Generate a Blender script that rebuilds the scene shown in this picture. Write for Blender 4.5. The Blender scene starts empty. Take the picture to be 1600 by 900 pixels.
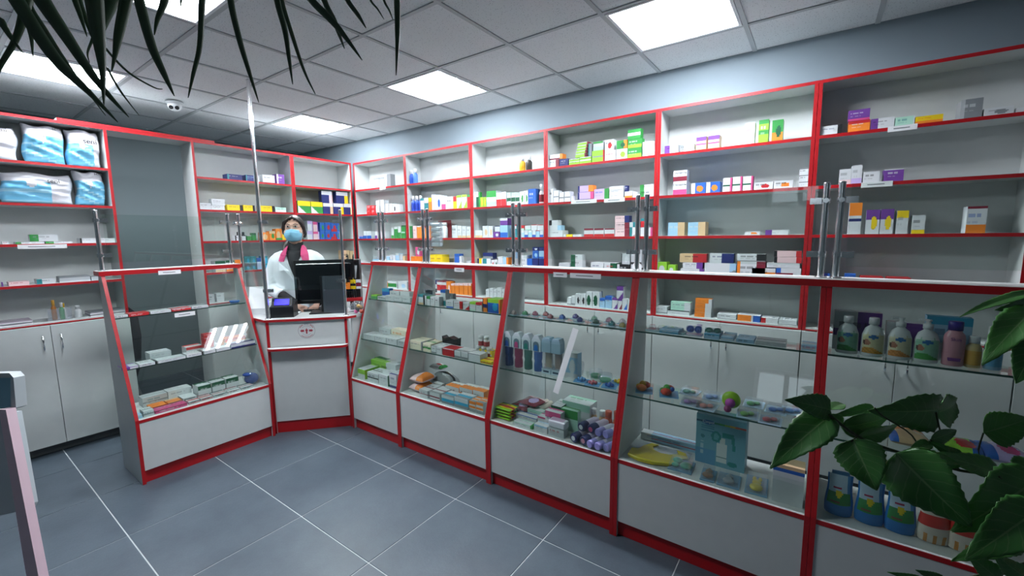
import bpy, math, random
from mathutils import Vector, Matrix
PI = math.pi
scn = bpy.context.scene
COL = scn.collection
# ---------------------------------------------------------------- camera
FPX = 668.97
CAMZ = 1.532
cam_d = bpy.data.cameras.new('camera'); cam = bpy.data.objects.new('camera', cam_d); COL.objects.link(cam)
cam_d.sensor_fit = 'HORIZONTAL'; cam_d.sensor_width = 36.0; cam_d.lens = FPX / 1600 * 36.0
cam_d.clip_start = 0.02; cam_d.clip_end = 60
_y, _p, _r = math.radians(35.5054), math.radians(-7.0162), math.radians(-0.7168)
fw = Vector((-math.sin(_y) * math.cos(_p), math.cos(_y) * math.cos(_p), math.sin(_p)))
r0 = fw.cross(Vector((0, 0, 1))).normalized(); u0 = r0.cross(fw)
rr = r0 * math.cos(_r) + u0 * math.sin(_r); uu = -r0 * math.sin(_r) + u0 * math.cos(_r)
cam.matrix_world = Matrix(((rr.x, uu.x, -fw.x, 0), (rr.y, uu.y, -fw.y, 0), (rr.z, uu.z, -fw.z, CAMZ), (0, 0, 0, 1)))
scn.camera = cam
# ---------------------------------------------------------------- world, exposure
w = bpy.data.worlds.new('daylight'); scn.world = w; w.use_nodes = True
bg = w.node_tree.nodes['Background']; bg.inputs[0].default_value = (0.80, 0.86, 1.0, 1); bg.inputs[1].default_value = 2.2
scn.view_settings.view_transform = 'Standard'; scn.view_settings.look = 'None'
scn.view_settings.exposure = 0.1; scn.view_settings.gamma = 1.0; scn.view_settings.use_curve_mapping = False
LAMP_TUBE, LAMP_DIFF = 136.0, 5.0          # radiance of the LED strips / of the diffuser between them
CEIL = 2.678
# ---------------------------------------------------------------- helpers
def srgb(h):
    h = h.lstrip('#'); c = [int(h[i:i+2], 16) / 255 for i in (0, 2, 4)]
    return tuple(x / 12.92 if x <= .04045 else ((x + .055) / 1.055) ** 2.4 for x in c)
MATS = {}
def mat(name, hexc=None, rough=.5, metal=0, spec=.5, emit=None, noise=None, bump=0, nscale=40, coat=0):
    if name in MATS: return MATS[name]
    m = bpy.data.materials.new(name); m.use_nodes = True; nt = m.node_tree; b = nt.nodes['Principled BSDF']
    c = srgb(hexc) if hexc else (1, 1, 1)
    b.inputs['Base Color'].default_value = (*c, 1); b.inputs['Roughness'].default_value = rough
    b.inputs['Metallic'].default_value = metal; b.inputs['Specular IOR Level'].default_value = spec
    b.inputs['Coat Weight'].default_value = coat
    if emit: b.inputs['Emission Color'].default_value = (*srgb(emit[0]), 1); b.inputs['Emission Strength'].default_value = emit[1]
    if noise or bump:
        tc = nt.nodes.new('ShaderNodeTexCoord'); n = nt.nodes.new('ShaderNodeTexNoise')
        n.inputs['Scale'].default_value = nscale; n.inputs['Detail'].default_value = 4
        nt.links.new(tc.outputs['Object'], n.inputs['Vector'])
        if noise:
            mx = nt.nodes.new('ShaderNodeMix'); mx.data_type = 'RGBA'
            mx.inputs[6].default_value = (*c, 1); mx.inputs[7].default_value = (*srgb(noise), 1)
            nt.links.new(n.outputs['Fac'], mx.inputs[0]); nt.links.new(mx.outputs[2], b.inputs['Base Color'])
        if bump:
            bp = nt.nodes.new('ShaderNodeBump'); bp.inputs['Strength'].default_value = bump; bp.inputs['Distance'].default_value = .002
            nt.links.new(n.outputs['Fac'], bp.inputs['Height']); nt.links.new(bp.outputs[0], b.inputs['Normal'])
    MATS[name] = m; return m
def glass_mat(name, tint=(.93, .97, .95), refl=1.0, rough=0.0, opac=0.0, opcol=(.8, .85, .85)):
    if name in MATS: return MATS[name]
    m = bpy.data.materials.new(name); m.use_nodes = True; nt = m.node_tree; nt.nodes.clear()
    o = nt.nodes.new('ShaderNodeOutputMaterial'); tr = nt.nodes.new('ShaderNodeBsdfTransparent'); gl = nt.nodes.new('ShaderNodeBsdfGlossy')
    tr.inputs[0].default_value = (*tint, 1); gl.inputs['Roughness'].default_value = rough; gl.inputs[0].default_value = (1, 1, 1, 1)
    lw = nt.nodes.new('ShaderNodeLayerWeight'); lw.inputs[0].default_value = .5
    pw = nt.nodes.new('ShaderNodeMath'); pw.operation = 'POWER'; pw.inputs[1].default_value = 5.0
    ml = nt.nodes.new('ShaderNodeMath'); ml.operation = 'MULTIPLY_ADD'; ml.inputs[1].default_value = .9 * refl; ml.inputs[2].default_value = .042 * refl
    mx = nt.nodes.new('ShaderNodeMixShader')
    nt.links.new(lw.outputs['Facing'], pw.inputs[0]); nt.links.new(pw.outputs[0], ml.inputs[0]); nt.links.new(ml.outputs[0], mx.inputs[0])
    if opac:
        df = nt.nodes.new('ShaderNodeBsdfDiffuse'); df.inputs[0].default_value = (*opcol, 1); m2 = nt.nodes.new('ShaderNodeMixShader'); m2.inputs[0].default_value = opac
        nt.links.new(tr.outputs[0], m2.inputs[1]); nt.links.new(df.outputs[0], m2.inputs[2]); nt.links.new(m2.outputs[0], mx.inputs[1])
    else: nt.links.new(tr.outputs[0], mx.inputs[1])
    nt.links.new(gl.outputs[0], mx.inputs[2]); nt.links.new(mx.outputs[0], o.inputs[0])
    MATS[name] = m; return m
M_WHITE = mat('white_laminate', 'c9cdcc', .42, noise='bfc4c4', nscale=14)
M_RED = mat('red_edging', 'a81019', .38)
M_WALL = mat('blue_grey_paint', '83919a', .7, noise='7d8b94', nscale=6, bump=.15)
M_DARKWALL = mat('grey_paint', '6f7c80', .7)
M_KICK = mat('dark_plinth', '5c6062', .6)
M_CHROME = mat('chrome', 'eceef0', .17, metal=1)
M_BLACK = mat('black_plastic', '101215', .35)
M_GRAPH = mat('graphite_plastic', '2a2d31', .4)
M_PAPER = mat('white_paper', 'e4e6e8', .8)
M_GLASS = glass_mat('clear_glass')
M_GLASSEDGE = mat('green_glass_edge', '2c4f48', .2)
M_CLEARP = glass_mat('clear_plastic', (.95, .96, .98), 1.3, .08, .10, (.75, .8, .85))
class MB:
    def __init__(s): s.v = []; s.f = []; s.m = []; s.c = []; s.sm = []
    def add(s, vs, fs, mi=0, col=None, smooth=False):
        o = len(s.v); s.v += [tuple(v) for v in vs]
        for f in fs: s.f.append([i + o for i in f]); s.m.append(mi); s.c.append(col); s.sm.append(smooth)
    def box(s, x0, x1, y0, y1, z0, z1, mi=0, col=None):
        s.add([(x0,y0,z0),(x1,y0,z0),(x1,y1,z0),(x0,y1,z0),(x0,y0,z1),(x1,y0,z1),(x1,y1,z1),(x0,y1,z1)],
              [(0,3,2,1),(4,5,6,7),(0,1,5,4),(1,2,6,5),(2,3,7,6),(3,0,4,7)], mi, col)
    def prism(s, poly, a0, a1, ax='z', mi=0, col=None, smooth=False):   # poly in the two other axes
        n = len(poly)
        def P(p, a): return {'z': (p[0], p[1], a), 'x': (a, p[0], p[1]), 'y': (p[0], a, p[1])}[ax]
        vs = [P(p, a0) for p in poly] + [P(p, a1) for p in poly]
        s.add(vs, [list(range(n))[::-1], list(range(n, 2*n))], mi, col)
        s.add(vs, [(i, (i+1) % n, n + (i+1) % n, n + i) for i in range(n)], mi, col, smooth)
    def tube(s, pts, rad, n=10, mi=0, col=None, caps=True, flat=1.0, up=None):
        pts = [Vector(p) for p in pts]; N = len(pts); rads = rad if isinstance(rad, (list, tuple)) else [rad] * N
        t0 = (pts[1] - pts[0]).normalized(); a = Vector(up) if up else (Vector((0,0,1)) if abs(t0.z) < .9 else Vector((1,0,0)))
        vs = []
        for i, p in enumerate(pts):
            t = (pts[min(i+1, N-1)] - pts[max(i-1, 0)]).normalized(); e1 = a.cross(t).normalized(); e2 = t.cross(e1)
            for k in range(n):
                q = 2*PI*k/n; vs.append(p + e1*math.cos(q)*rads[i] + e2*math.sin(q)*rads[i]*flat)
        fs = [(i*n+k, i*n+(k+1) % n, (i+1)*n+(k+1) % n, (i+1)*n+k) for i in range(N-1) for k in range(n)]
        s.add(vs, fs, mi, col, True)
        if caps: s.add(vs, [list(range(n))[::-1], [(N-1)*n+k for k in range(n)]], mi, col)
    def lathe(s, prof, n=16, mi=0, cols=None, cx=0, cy=0, sy=1.0, z0=0, cap=True):   # prof: (r, z)
        vs = [(cx + r*math.cos(2*PI*k/n), cy + r*sy*math.sin(2*PI*k/n), z0+z) for r, z in prof for k in range(n)]
        for i in range(len(prof)-1):
            o = len(s.v)
            s.add([], [], mi)
        base = len(s.v); s.v += vs
        for i in range(len(prof)-1):
            for k in range(n):
                s.f.append([base+i*n+k, base+i*n+(k+1) % n, base+(i+1)*n+(k+1) % n, base+(i+1)*n+k]); s.m.append(mi); s.c.append(cols[i] if cols else None); s.sm.append(True)
        if cap:
            s.f.append([base+k for k in range(n)][::-1]); s.m.append(mi); s.c.append(cols[0] if cols else None); s.sm.append(False)
            e = base+(len(prof)-1)*n; s.f.append([e+k for k in range(n)]); s.m.append(mi); s.c.append(cols[-1] if cols else None); s.sm.append(False)
    def ball(s, c, r, n=12, m=8, mi=0, col=None, sc=(1,1,1), rot=None):
        vs = []
        for i in range(m+1):
            t = PI*i/m
            for k in range(n):
                q = 2*PI*k/n; v = Vector((r*sc[0]*math.sin(t)*math.cos(q), r*sc[1]*math.sin(t)*math.sin(q), r*sc[2]*math.cos(t)))
                if rot: v = rot @ v
                vs.append(Vector(c) + v)
        s.add(vs, [((i+1)*n+k, (i+1)*n+(k+1) % n, i*n+(k+1) % n, i*n+k) for i in range(m) for k in range(n)], mi, col, True)
    def build(s, name, mats, parent=None, loc=None, rot=0, bevel=0, kind=None):
        me = bpy.data.meshes.new(name); me.from_pydata(s.v, [], s.f)
        if not isinstance(mats, (list, tuple)): mats = [mats]
        for m in mats: me.materials.append(m)
        me.polygons.foreach_set('material_index', s.m); me.polygons.foreach_set('use_smooth', s.sm)
        if any(c is not None for c in s.c):
            at = me.color_attributes.new('Col', 'FLOAT_COLOR', 'CORNER'); buf = []
            for p, c in zip(s.f, s.c): buf += list((*(c or (.8, .8, .8)), 1)) * len(p)
            at.data.foreach_set('color', buf)
        me.validate(); me.update()
        o = bpy.data.objects.new(name, me); COL.objects.link(o)
        if parent: o.parent = parent
        if loc is not None: o.location = loc
        if rot: o.rotation_euler = (0, 0, rot)
        if bevel:
            b = o.modifiers.new('bevel', 'BEVEL'); b.width = bevel; b.segments = 2; b.limit_method = 'ANGLE'
        if kind: o['kind'] = kind
        return o
def tag(o, label, cat, group=None):
    assert len(label.split()) <= 16, label
    o['label'] = label; o['category'] = cat
    if group: o['group'] = group
    return o
def empty(name, label=None, cat=None, loc=(0,0,0), rot=0, group=None, kind=None):
    o = bpy.data.objects.new(name, None); COL.objects.link(o); o.location = loc; o.rotation_euler = (0, 0, rot); o.empty_display_size = .05
    if label: tag(o, label, cat, group)
    if kind: o['kind'] = kind
    return o
def inst(src, parent, loc, name=None, rot=None):
    c = src.copy(); COL.objects.link(c); c.parent = parent; c.location = loc
    if rot: c.rotation_euler = rot
    if name: c.name = name
    return c
def copy_tree(o, parent=None):
    c = o.copy(); COL.objects.link(c); c.parent = parent
    for ch in list(o.children): copy_tree(ch, c)
    return c
def text(name, s, size, m, parent, loc, rot, ext=.0003, align='CENTER'):
    cu = bpy.data.curves.new(name, 'FONT'); cu.body = s; cu.size = size; cu.extrude = ext; cu.align_x = align; cu.materials.append(m)
    t = bpy.data.objects.new('tmp', cu); COL.objects.link(t); dg = bpy.context.evaluated_depsgraph_get()
    me = bpy.data.meshes.new_from_object(t.evaluated_get(dg)); COL.objects.unlink(t); bpy.data.objects.remove(t)
    o = bpy.data.objects.new(name, me); COL.objects.link(o); o.parent = parent; o.location = loc; o.rotation_euler = rot; return o
# printed card: colour of each printed cell comes from the mesh
m = bpy.data.materials.new('printed_card'); m.use_nodes = True; nt = m.node_tree
ca = nt.nodes.new('ShaderNodeVertexColor'); ca.layer_name = 'Col'; nt.links.new(ca.outputs[0], nt.nodes['Principled BSDF'].inputs['Base Color'])
nt.nodes['Principled BSDF'].inputs['Roughness'].default_value = .42; M_PRINT = m
m = bpy.data.materials.new('printed_film'); m.use_nodes = True; nt = m.node_tree
ca = nt.nodes.new('ShaderNodeVertexColor'); ca.layer_name = 'Col'; nt.links.new(ca.outputs[0], nt.nodes['Principled BSDF'].inputs['Base Color'])
nt.nodes['Principled BSDF'].inputs['Roughness'].default_value = .22; M_FILM = m
# ---------------------------------------------------------------- room shell
XW, XE, YN, YS = -5.95, 2.35, 3.27, -2.6
def struct(mb, name, m, **k): return mb.build(name, m, kind='structure', **k)
b = MB(); b.box(XW-.1, XE+.1, YN, YN+.12, -.02, CEIL+.12); struct(b, 'wall_right', M_WALL)
b = MB(); b.box(XW-.12, XW, YS-.1, YN+.1, -.02, CEIL+.12); struct(b, 'wall_back', M_DARKWALL)
b = MB(); b.box(XE, XE+.12, YS-.1, YN+.1, -.02, CEIL+.12); struct(b, 'wall_side', M_DARKWALL)
WX0, WX1, WZ0, WZ1 = -.62, .14, 1.9, 2.40
b = MB(); b.box(XW-.1, WX0, YS-.12, YS, -.02, CEIL+.12); b.box(WX1, XE+.1, YS-.12, YS, -.02, CEIL+.12)
b.box(WX0, WX1, YS-.12, YS, -.02, WZ0); b.box(WX0, WX1, YS-.12, YS, WZ1, CEIL+.12); struct(b, 'wall_front', M_DARKWALL)
win = empty('window_1', kind='structure', loc=(WX0, YS, WZ0)); W_, H_ = WX1-WX0, WZ1-WZ0
b = MB(); t = .05
b.box(0, W_, -.09, -.02, 0, t); b.box(0, W_, -.09, -.02, H_-t, H_); b.box(0, t, -.09, -.02, t, H_-t); b.box(W_-t, W_, -.09, -.02, t, H_-t); b.box(W_*.5-.03, W_*.5+.03, -.09, -.02, t, H_-t)
b.build('window_frame', mat('white_upvc', 'e6e8ea', .4), win)
b = MB(); b.box(t, W_*.5-.03, -.06, -.054, t, H_-t); b.build('window_pane', M_GLASS, win)
b = MB(); b.box(W_*.5+.03, W_-t, -.06, -.054, t, H_-t); b.build('window_pane', M_GLASS, win)
# floor: 600 mm slate tiles with recessed light joints
m = mat('slate_tile', '4f5b66', .38, bump=.25, nscale=60); nt = m.node_tree; bs = nt.nodes['Principled BSDF']
n1 = nt.nodes.new('ShaderNodeTexNoise'); n1.inputs['Scale'].default_value = 3.0; n1.inputs['Detail'].default_value = 6; n1.inputs['Roughness'].default_value = .65
n2 = nt.nodes.new('ShaderNodeTexNoise'); n2.inputs['Scale'].default_value = 150.0; oi = nt.nodes.new('ShaderNodeObjectInfo')
tc = nt.nodes.new('ShaderNodeTexCoord'); ad = nt.nodes.new('ShaderNodeVectorMath'); ad.operation = 'ADD'
nt.links.new(tc.outputs['Object'], ad.inputs[0]); nt.links.new(oi.outputs['Location'], ad.inputs[1]); nt.links.new(ad.outputs[0], n1.inputs['Vector']); nt.links.new(ad.outputs[0], n2.inputs['Vector'])
cr = nt.nodes.new('ShaderNodeValToRGB'); cr.color_ramp.elements[0].position = .3; cr.color_ramp.elements[0].color = (*srgb('45515c'), 1); cr.color_ramp.elements[1].position = .75; cr.color_ramp.elements[1].color = (*srgb('5a6771'), 1)
mx = nt.nodes.new('ShaderNodeMix'); mx.data_type = 'RGBA'; mx.blend_type = 'MULTIPLY'; mx.inputs[0].default_value = .25
nt.links.new(n1.outputs['Fac'], cr.inputs[0]); nt.links.new(cr.outputs[0], mx.inputs[6]); nt.links.new(n2.outputs['Fac'], mx.inputs[7]); nt.links.new(mx.outputs[2], bs.inputs['Base Color'])
M_TILE = m
fl = MB(); fl.box(XW-.1, XE+.1, YS-.1, YN+.1, -.06, -.0025); floor = struct(fl, 'floor', mat('pale_grout', 'b6bdbf', .8))
b = MB(); g = .0026; b.add([(g,g,-.0024),(.6-g,g,-.0024),(.6-g,.6-g,-.0024),(g,.6-g,-.0024),(g+.001,g+.001,0),(.599-g,g+.001,0),(.599-g,.599-g,0),(g+.001,.599-g,0)], [(4,5,6,7),(0,1,5,4),(1,2,6,5),(2,3,7,6),(3,0,4,7)])
t0 = None; FX, FY = -2.845, .507
for i in range(-6, 9):
    for j in range(-6, 5):
        x, y = FX+.6*i, FY+.6*j
        if x < XW-.65 or x > XE or y < YS-.6 or y > YN: continue
        if t0 is None: t0 = b.build('floor_tile', M_TILE, floor, (x, y, 0))
        else: inst(t0, floor, (x, y, 0))
# ceiling: mineral tiles on a T-bar grid
m = mat('mineral_tile', 'd6d9db', .9); nt = m.node_tree; bs = nt.nodes['Principled BSDF']
vo = nt.nodes.new('ShaderNodeTexVoronoi'); vo.inputs['Scale'].default_value = 95; tc = nt.nodes.new('ShaderNodeTexCoord'); nt.links.new(tc.outputs['Object'], vo.inputs['Vector'])
nn = nt.nodes.new('ShaderNodeTexNoise'); nn.inputs['Scale'].default_value = 60; nt.links.new(tc.outputs['Object'], nn.inputs['Vector'])
mu = nt.nodes.new('ShaderNodeMath'); mu.operation = 'MULTIPLY_ADD'; mu.inputs[1].default_value = -.25; nt.links.new(nn.outputs['Fac'], mu.inputs[0]); nt.links.new(vo.outputs['Distance'], mu.inputs[2])
cr = nt.nodes.new('ShaderNodeValToRGB'); cr.color_ramp.elements[0].position = .0; cr.color_ramp.elements[0].color = (*srgb('8d9295'), 1); cr.color_ramp.elements[1].position = .1; cr.color_ramp.elements[1].color = (*srgb('dadcde'), 1)
nt.links.new(mu.outputs[0], cr.inputs[0]); nt.links.new(cr.outputs[0], bs.inputs['Base Color'])
M_CT = m; M_TBAR = mat('t_bar', 'a9adb0', .5)
cb = MB(); cb.box(XW-.1, XE+.1, YS-.1, YN+.1, CEIL+.05, CEIL+.1); ceil = struct(cb, 'ceiling', mat('plenum', '55585a', .9))
CX, CY = -4.004, 3.445
lamps = {(-1,1), (2,1), (5,1), (-1,4), (2,4)}       # tile cells holding a light panel (column, row)
ct = MB(); g = .012; ct.box(g, .6-g, g, .6-g, .006, .02); t0 = None
tb = MB()
for i in range(-4, 12): tb.box(CX+.6*i-.012, CX+.6*i+.012, YS, YN, CEIL, CEIL+.03)
for j in range(1, 12): tb.box(XW, XE, CY-.6*j-.012, CY-.6*j+.012, CEIL+.0005, CEIL+.0305)
tb.build('ceiling_grid', M_TBAR, ceil)
M_STRIP = mat('led_strip', 'ffffff', .5, emit=('f4f8ff', LAMP_TUBE)); M_DIFF = mat('lamp_diffuser', 'ffffff', .5, emit=('eef4ff', LAMP_DIFF))
lampn = {(-1,1):'far square ceiling light above the corner shelving', (2,1):'middle square ceiling light nearest the long wall', (5,1):'right-hand square ceiling light nearest the long wall',
         (-1,4):'left square ceiling light behind the hanging palm leaves', (2,4):'square ceiling light cut by the top edge, left of centre', (5,4):'square ceiling light above and behind the camera'}
for i in range(-4, 11):
    for j in range(0, 11):
        x, y = CX+.6*i, CY-.6*(j+1)
        if x > XE or y < YS-.6: continue
        if (i, j) in lamps:
            l = empty('ceiling_light', lampn[(i, j)], 'ceiling light', (x, y, CEIL), group='square ceiling lights')
            b = MB(); b.box(.014,.586,.014,.586,.012,.02)
            b.box(.014,.03,.014,.586,-.002,.012); b.box(.57,.586,.014,.586,-.002,.012); b.box(.03,.57,.014,.03,-.002,.012); b.box(.03,.57,.57,.586,-.002,.012)
            b.build('light_frame', mat('white_metal', 'dfe2e4', .4), l)
            b = MB(); b.box(.031,.569,.031,.569,.006,.011); b.build('diffuser', M_DIFF, l)
            for k in range(4):
                b = MB(); b.box(.045, .555, .075+.13*k, .115+.13*k, .002, .006); b.build('light_strip', M_STRIP, l)
            continue
        if t0 is None: t0 = ct.build('ceiling_tile', M_CT, ceil, (x, y, CEIL))
        else: inst(t0, ceil, (x, y, CEIL))
# ---------------------------------------------------------------- wall shelving units
SZ = [2.062, 1.782, 1.505, 1.225]; TOP = 2.372; WT = .955; TH = .018
def band(x0, x1, z0, z1, par, y=-.0015):
    b = MB(); b.box(x0, x1, y, 0.0004, z0, z1); return b.build('edge_band', M_RED, par)
hand = None
def handle(par, x, z):
    global hand
    if hand is None:
        b = MB(); b.tube([(0,-.002,-.055),(0,-.026,-.05),(0,-.03,-.02),(0,-.03,.02),(0,-.026,.05),(0,-.002,.055)], .0045, 8); hand = b.build('handle', M_CHROME, par, (x, 0, z))
    else: inst(hand, par, (x, 0, z))
def shelf_unit(x0, x1, depth, loc, rot, label, base=True, tophdr=True, back=True, doors=2, darkbay=False):
    W = x1-x0; u = empty('shelving_unit', label, 'shelving unit', loc, rot, 'red edged wall shelving units')
    for s in (0, 1):
        a = .001 if s == 0 else W-TH-.001
        b = MB(); b.box(a, a+TH, 0, depth, 0, TOP-TH); p = b.build('side_panel', M_WHITE, u)
        band(a, a+TH, WT-TH/2, TOP-TH, p)
    b = MB(); b.box(0, W, 0, depth, TOP-TH, TOP); p = b.build('top_panel', M_WHITE, u); band(0, W, TOP-TH, TOP, p, -.002)
    b = MB(); b.box(TH+.001, W-TH-.001, depth-.004, depth, .05, TOP-TH); b.build('back_panel', M_WHITE, u)
    for z in SZ:
        b = MB(); b.box(TH+.001, W-TH-.001, 0, depth-.004, z-TH/2, z+TH/2); p = b.build('shelf', M_WHITE, u); band(TH+.001, W-TH-.001, z-TH/2, z+TH/2, p)
    b = MB(); b.box(TH+.001, W-TH-.001, 0, depth-.004, WT-TH/2, WT+TH/2); p = b.build('worktop', M_WHITE, u); band(TH+.001, W-TH-.001, WT-TH/2, WT-.001, p, -.001)
    b = MB(); b.box(TH+.001, W-TH-.001, .06, .075, 0.002, .08); b.build('plinth', M_KICK, u)
    b = MB(); b.box(TH+.001, W-TH-.001, .02, depth-.004, .08, .096); b.build('base_board', M_WHITE, u)
    dw = (W-.006)/doors
    for k in range(doors):
        a = .0015+k*(W-.003)/doors; dw = (W-.003)/doors
        b = MB(); b.box(a+.0015, a+dw-.0015, -.018, 0-.0025, .078, WT-TH/2-.004); d = b.build('door', M_WHITE, u, bevel=.001)
        if doors == 2: handle(d, (a+dw-.045) if k == 0 else (a+.045), .82)
        else: handle(d, a+.045, .82)
        d.children[0].location.y = -.018
    return u
xs = [-4.40, -3.522, -2.627, -1.832, -.9375, -.05, .815, 1.70]
nm = ['wall bay in the long wall touching the corner', 'second wall bay from the corner on the long wall', 'third wall bay from the corner on the long wall', 'fourth wall bay from the corner, green packs on top shelf',
      'fifth wall bay from the corner, three tall cartons on top shelf', 'darker sixth wall bay at right with purple and orange box', 'last wall bay past the right edge of the photo']
for k in range(7): shelf_unit(xs[k], xs[k+1], .198, (xs[k], 3.06, 0), 0, nm[k])
for y0, y1, l in ((.09, .957, 'left wall bay holding blue and white diaper packs'), (1.49, 2.348, 'left wall bay right of the doorway'), (2.348, 3.03, 'narrow left wall bay ending at the corner')):
    shelf_unit(y0, y1, .248, (-4.40, y0, 0), PI/2, l)
hd = empty('doorway_header', 'red fronted header board bridging the dark doorway', 'header board', (-4.40, .70, 0), PI/2)
b = MB(); b.box(0, .97, 0, .25, TOP+.0006, TOP+.0186); p = b.build('board', M_WHITE, hd); b = MB(); b.box(0, .97, -.002, .0004, TOP+.0006, TOP+.0186); b.build('edge_band', M_RED, p)
b = MB(); b.box(.258, .789, 0, .25, TOP-TH, TOP); p = b.build('board', M_WHITE, hd); b = MB(); b.box(.258, .789, -.002, .0004, TOP-TH, TOP); b.build('edge_band', M_RED, p)
# ---------------------------------------------------------------- glass display counters
def counter(W, slope, depth, loc, rot, label, left2=True):
    u = empty('display_counter', label, 'display counter', loc, rot, 'glass fronted display counters')
    prof = [(0, 0), (0, .42), (slope, 1.304), (depth+.04, 1.304), (depth, .42), (depth, 0)]
    fr = [(0, 0), (0, .42), (slope, 1.304)]
    for s in (0, 1):
        a = .0008 if s == 0 else W-TH-.0008
        b = MB(); b.prism(prof, a, a+TH, 'x'); p = b.build('side_panel', M_WHITE, u)
        b = MB(); b.prism([(-.002, 0), (-.002, .4204), (slope-.002, 1.304), (slope+.0005, 1.304), (.0006, .42), (.0006, 0)], a-.0003, a+TH+.0003, 'x'); b.build('edge_band', M_RED, p)
    A, B = TH+.0012, W-TH-.0012
    b = MB(); b.box(A, B, .02, .034, .001, .083); b.build('plinth', M_RED, u)
    b = MB(); b.box(A, B, .003, .019, .085, .396); b.build('front_panel', M_WHITE, u)
    b = MB(); b.box(A, B, .003, depth-.003, .400, .418); p = b.build('base_shelf', M_WHITE, u); b = MB(); b.box(A, B, .001, .0032, .398, .4165); b.build('edge_band', M_RED, p)
    k = slope/.884
    n = Vector((-.884, slope)).normalized()      # outward normal in (y, z)
    t = .005
    p0 = (.012, .4195); z1 = 1.302; p1 = (.012+(z1-.4195)*k, z1)
    b = MB(); b.prism([p0, p1, (p1[0]+t, p1[1]), (p0[0]+t, p0[1])], A+.001, B-.001, 'x'); b.build('front_glass', M_GLASS, u)
    for z in (1.03, .715):
        y0 = .012+t+.004+(z-.42)*k
        b = MB(); b.box(A, B, y0+.0015, depth-.02, z-.004, z+.004); p = b.build('glass_shelf', M_GLASS, u)
        b = MB(); b.box(A, B, y0, y0+.0014, z-.004, z+.004); b.build('glass_edge', M_GLASSEDGE, p)
    return u
cx = [-2.985, -2.41, -1.581, -.768, .04, .92, 1.75]
cn = ['narrow display counter beside the cash desk', 'display counter holding stacked tea and soap boxes, second right of desk', 'display counter with hanging bottle packs and lilac roll-ons', 'display counter with yellow bib and pump box', 'right-hand display counter holding baby wash bottles', 'display counter beyond the right edge of the photo']
for k in range(6): counter(cx[k+1]-cx[k], .26, .36, (cx[k], 1.94, 0), 0, cn[k])
counter(.815, .365, .40, (-3.37, .698, 0), PI/2, 'separate left display counter in front of the dark doorway')
def counter_top(pts, label, par_edges, loc=(0,0,0)):
    u = empty('counter_top', label, 'counter top', loc)
    b = MB(); b.prism(pts, 1.3048, 1.335, 'z'); b.build('board', M_WHITE, u)
    for (a, c) in par_edges:
        a = Vector((*a, 0)); c = Vector((*c, 0)); d = (c-a).normalized(); nrm = Vector((d.y, -d.x, 0)); q = [a, c, c+nrm*.002, a+nrm*.002]
        b = MB(); b.prism([(v.x, v.y) for v in q], 1.3046, 1.333, 'z'); b.build('edge_band', M_RED, u)
    return u
counter_top([(cx[0], 2.192), (cx[-1], 2.192), (cx[-1], 2.345), (cx[0], 2.345)], 'long white counter top with red front edge over right-hand counters', [((cx[0], 2.192), (cx[-1], 2.192)), ((cx[0], 2.345), (cx[0], 2.192))])
counter_top([(-3.727, .69), (-3.727, 1.52), (-3.86, 1.52), (-3.86, .69)], 'short white counter top with red edge over left counter', [((-3.727, .69), (-3.727, 1.52)), ((-3.727, 1.52), (-3.86, 1.52)), ((-3.86, .69), (-3.727, .69))])
# ---------------------------------------------------------------- chrome posts and glass screens
def post(x, y, z0, h, label, clamps, ang=0, r=.0125):
    u = empty('chrome_post', label, 'chrome post', (x, y, z0), ang, 'chrome posts of the counter screens')
    b = MB(); b.tube([(0,0,.004), (0,0,h)], r, 16); b.build('pole', M_CHROME, u)
    b = MB(); b.lathe([(.022,0),(.022,.003),(r+.002,.006)], 20); b.build('base_flange', M_CHROME, u)
    b = MB(); b.lathe([(r+.001,h),(r+.001,h+.004),(r*.6,h+.007)], 16); b.build('end_cap', M_CHROME, u)
    for z, sd in clamps:
        b = MB(); b.tube([(0,0,z-.012),(0,0,z+.012)], r+.005, 16); b.box(min(0,sd*.056), max(0,sd*.056), -.008, .008, z-.013, z+.013)
        c = b.build('clamp', M_CHROME, u); b = MB(); b.tube([(sd*.04,-.016,z),(sd*.04,-.008,z)], .010, 12); b.tube([(0,-.028,z),(0,-.012,z)], .010, 12); b.build('screw_cap', M_CHROME, c)
    return u
def screen(a, c, z0, z1, label, name='glass_screen'):
    a = Vector((*a, 0)); c = Vector((*c, 0)); L = (c-a).length; ang = math.atan2(c.y-a.y, c.x-a.x)
    b = MB(); b.box(0, L, -.003, .003, 0, z1-z0); o = b.build(name, M_GLASS, None, (a.x, a.y, z0), ang); tag(o, label, 'glass screen', 'glass screens above the counters'); return o
YP = 2.27; ZT = 1.3355
pairs = [(-2.955, -2.905), (-2.437, -2.389), (-1.604, -1.556), (-.791, -.743), (.0165, .068)]
pn = ['by the cash desk', 'between first and second right-hand counters', 'between second and third right-hand counters', 'between pump-box and bottle-pack counters', 'left of the baby wash counter']
for k, (a, c) in enumerate(pairs):
    post(a, YP, ZT, .395, 'left chrome post of the pair '+pn[k], [(.325, -1), (.10, -1)])
    post(c, YP, ZT, .395, 'right chrome post of the pair '+pn[k], [(.325, 1), (.10, 1)])
for k in range(4): screen((pairs[k][1]+.03, YP), (pairs[k+1][0]-.03, YP), 1.385, 1.725, ['glass screen over the narrow counter by the desk', 'glass screen over the second right-hand counter', 'glass screen over the bottle-pack counter', 'glass screen over the yellow bib counter'][k])
screen((pairs[4][1]+.03, YP), (.86, YP), 1.385, 1.725, 'glass screen over the baby wash counter')
post(-3.79, .719, ZT, .385, 'chrome post at left end of the separate left counter', [(.325, 1), (.10, 1)], PI/2)
post(-3.79, 1.478, ZT, .385, 'chrome post at right end of the separate left counter', [(.325, -1), (.10, -1)], PI/2)
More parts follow.
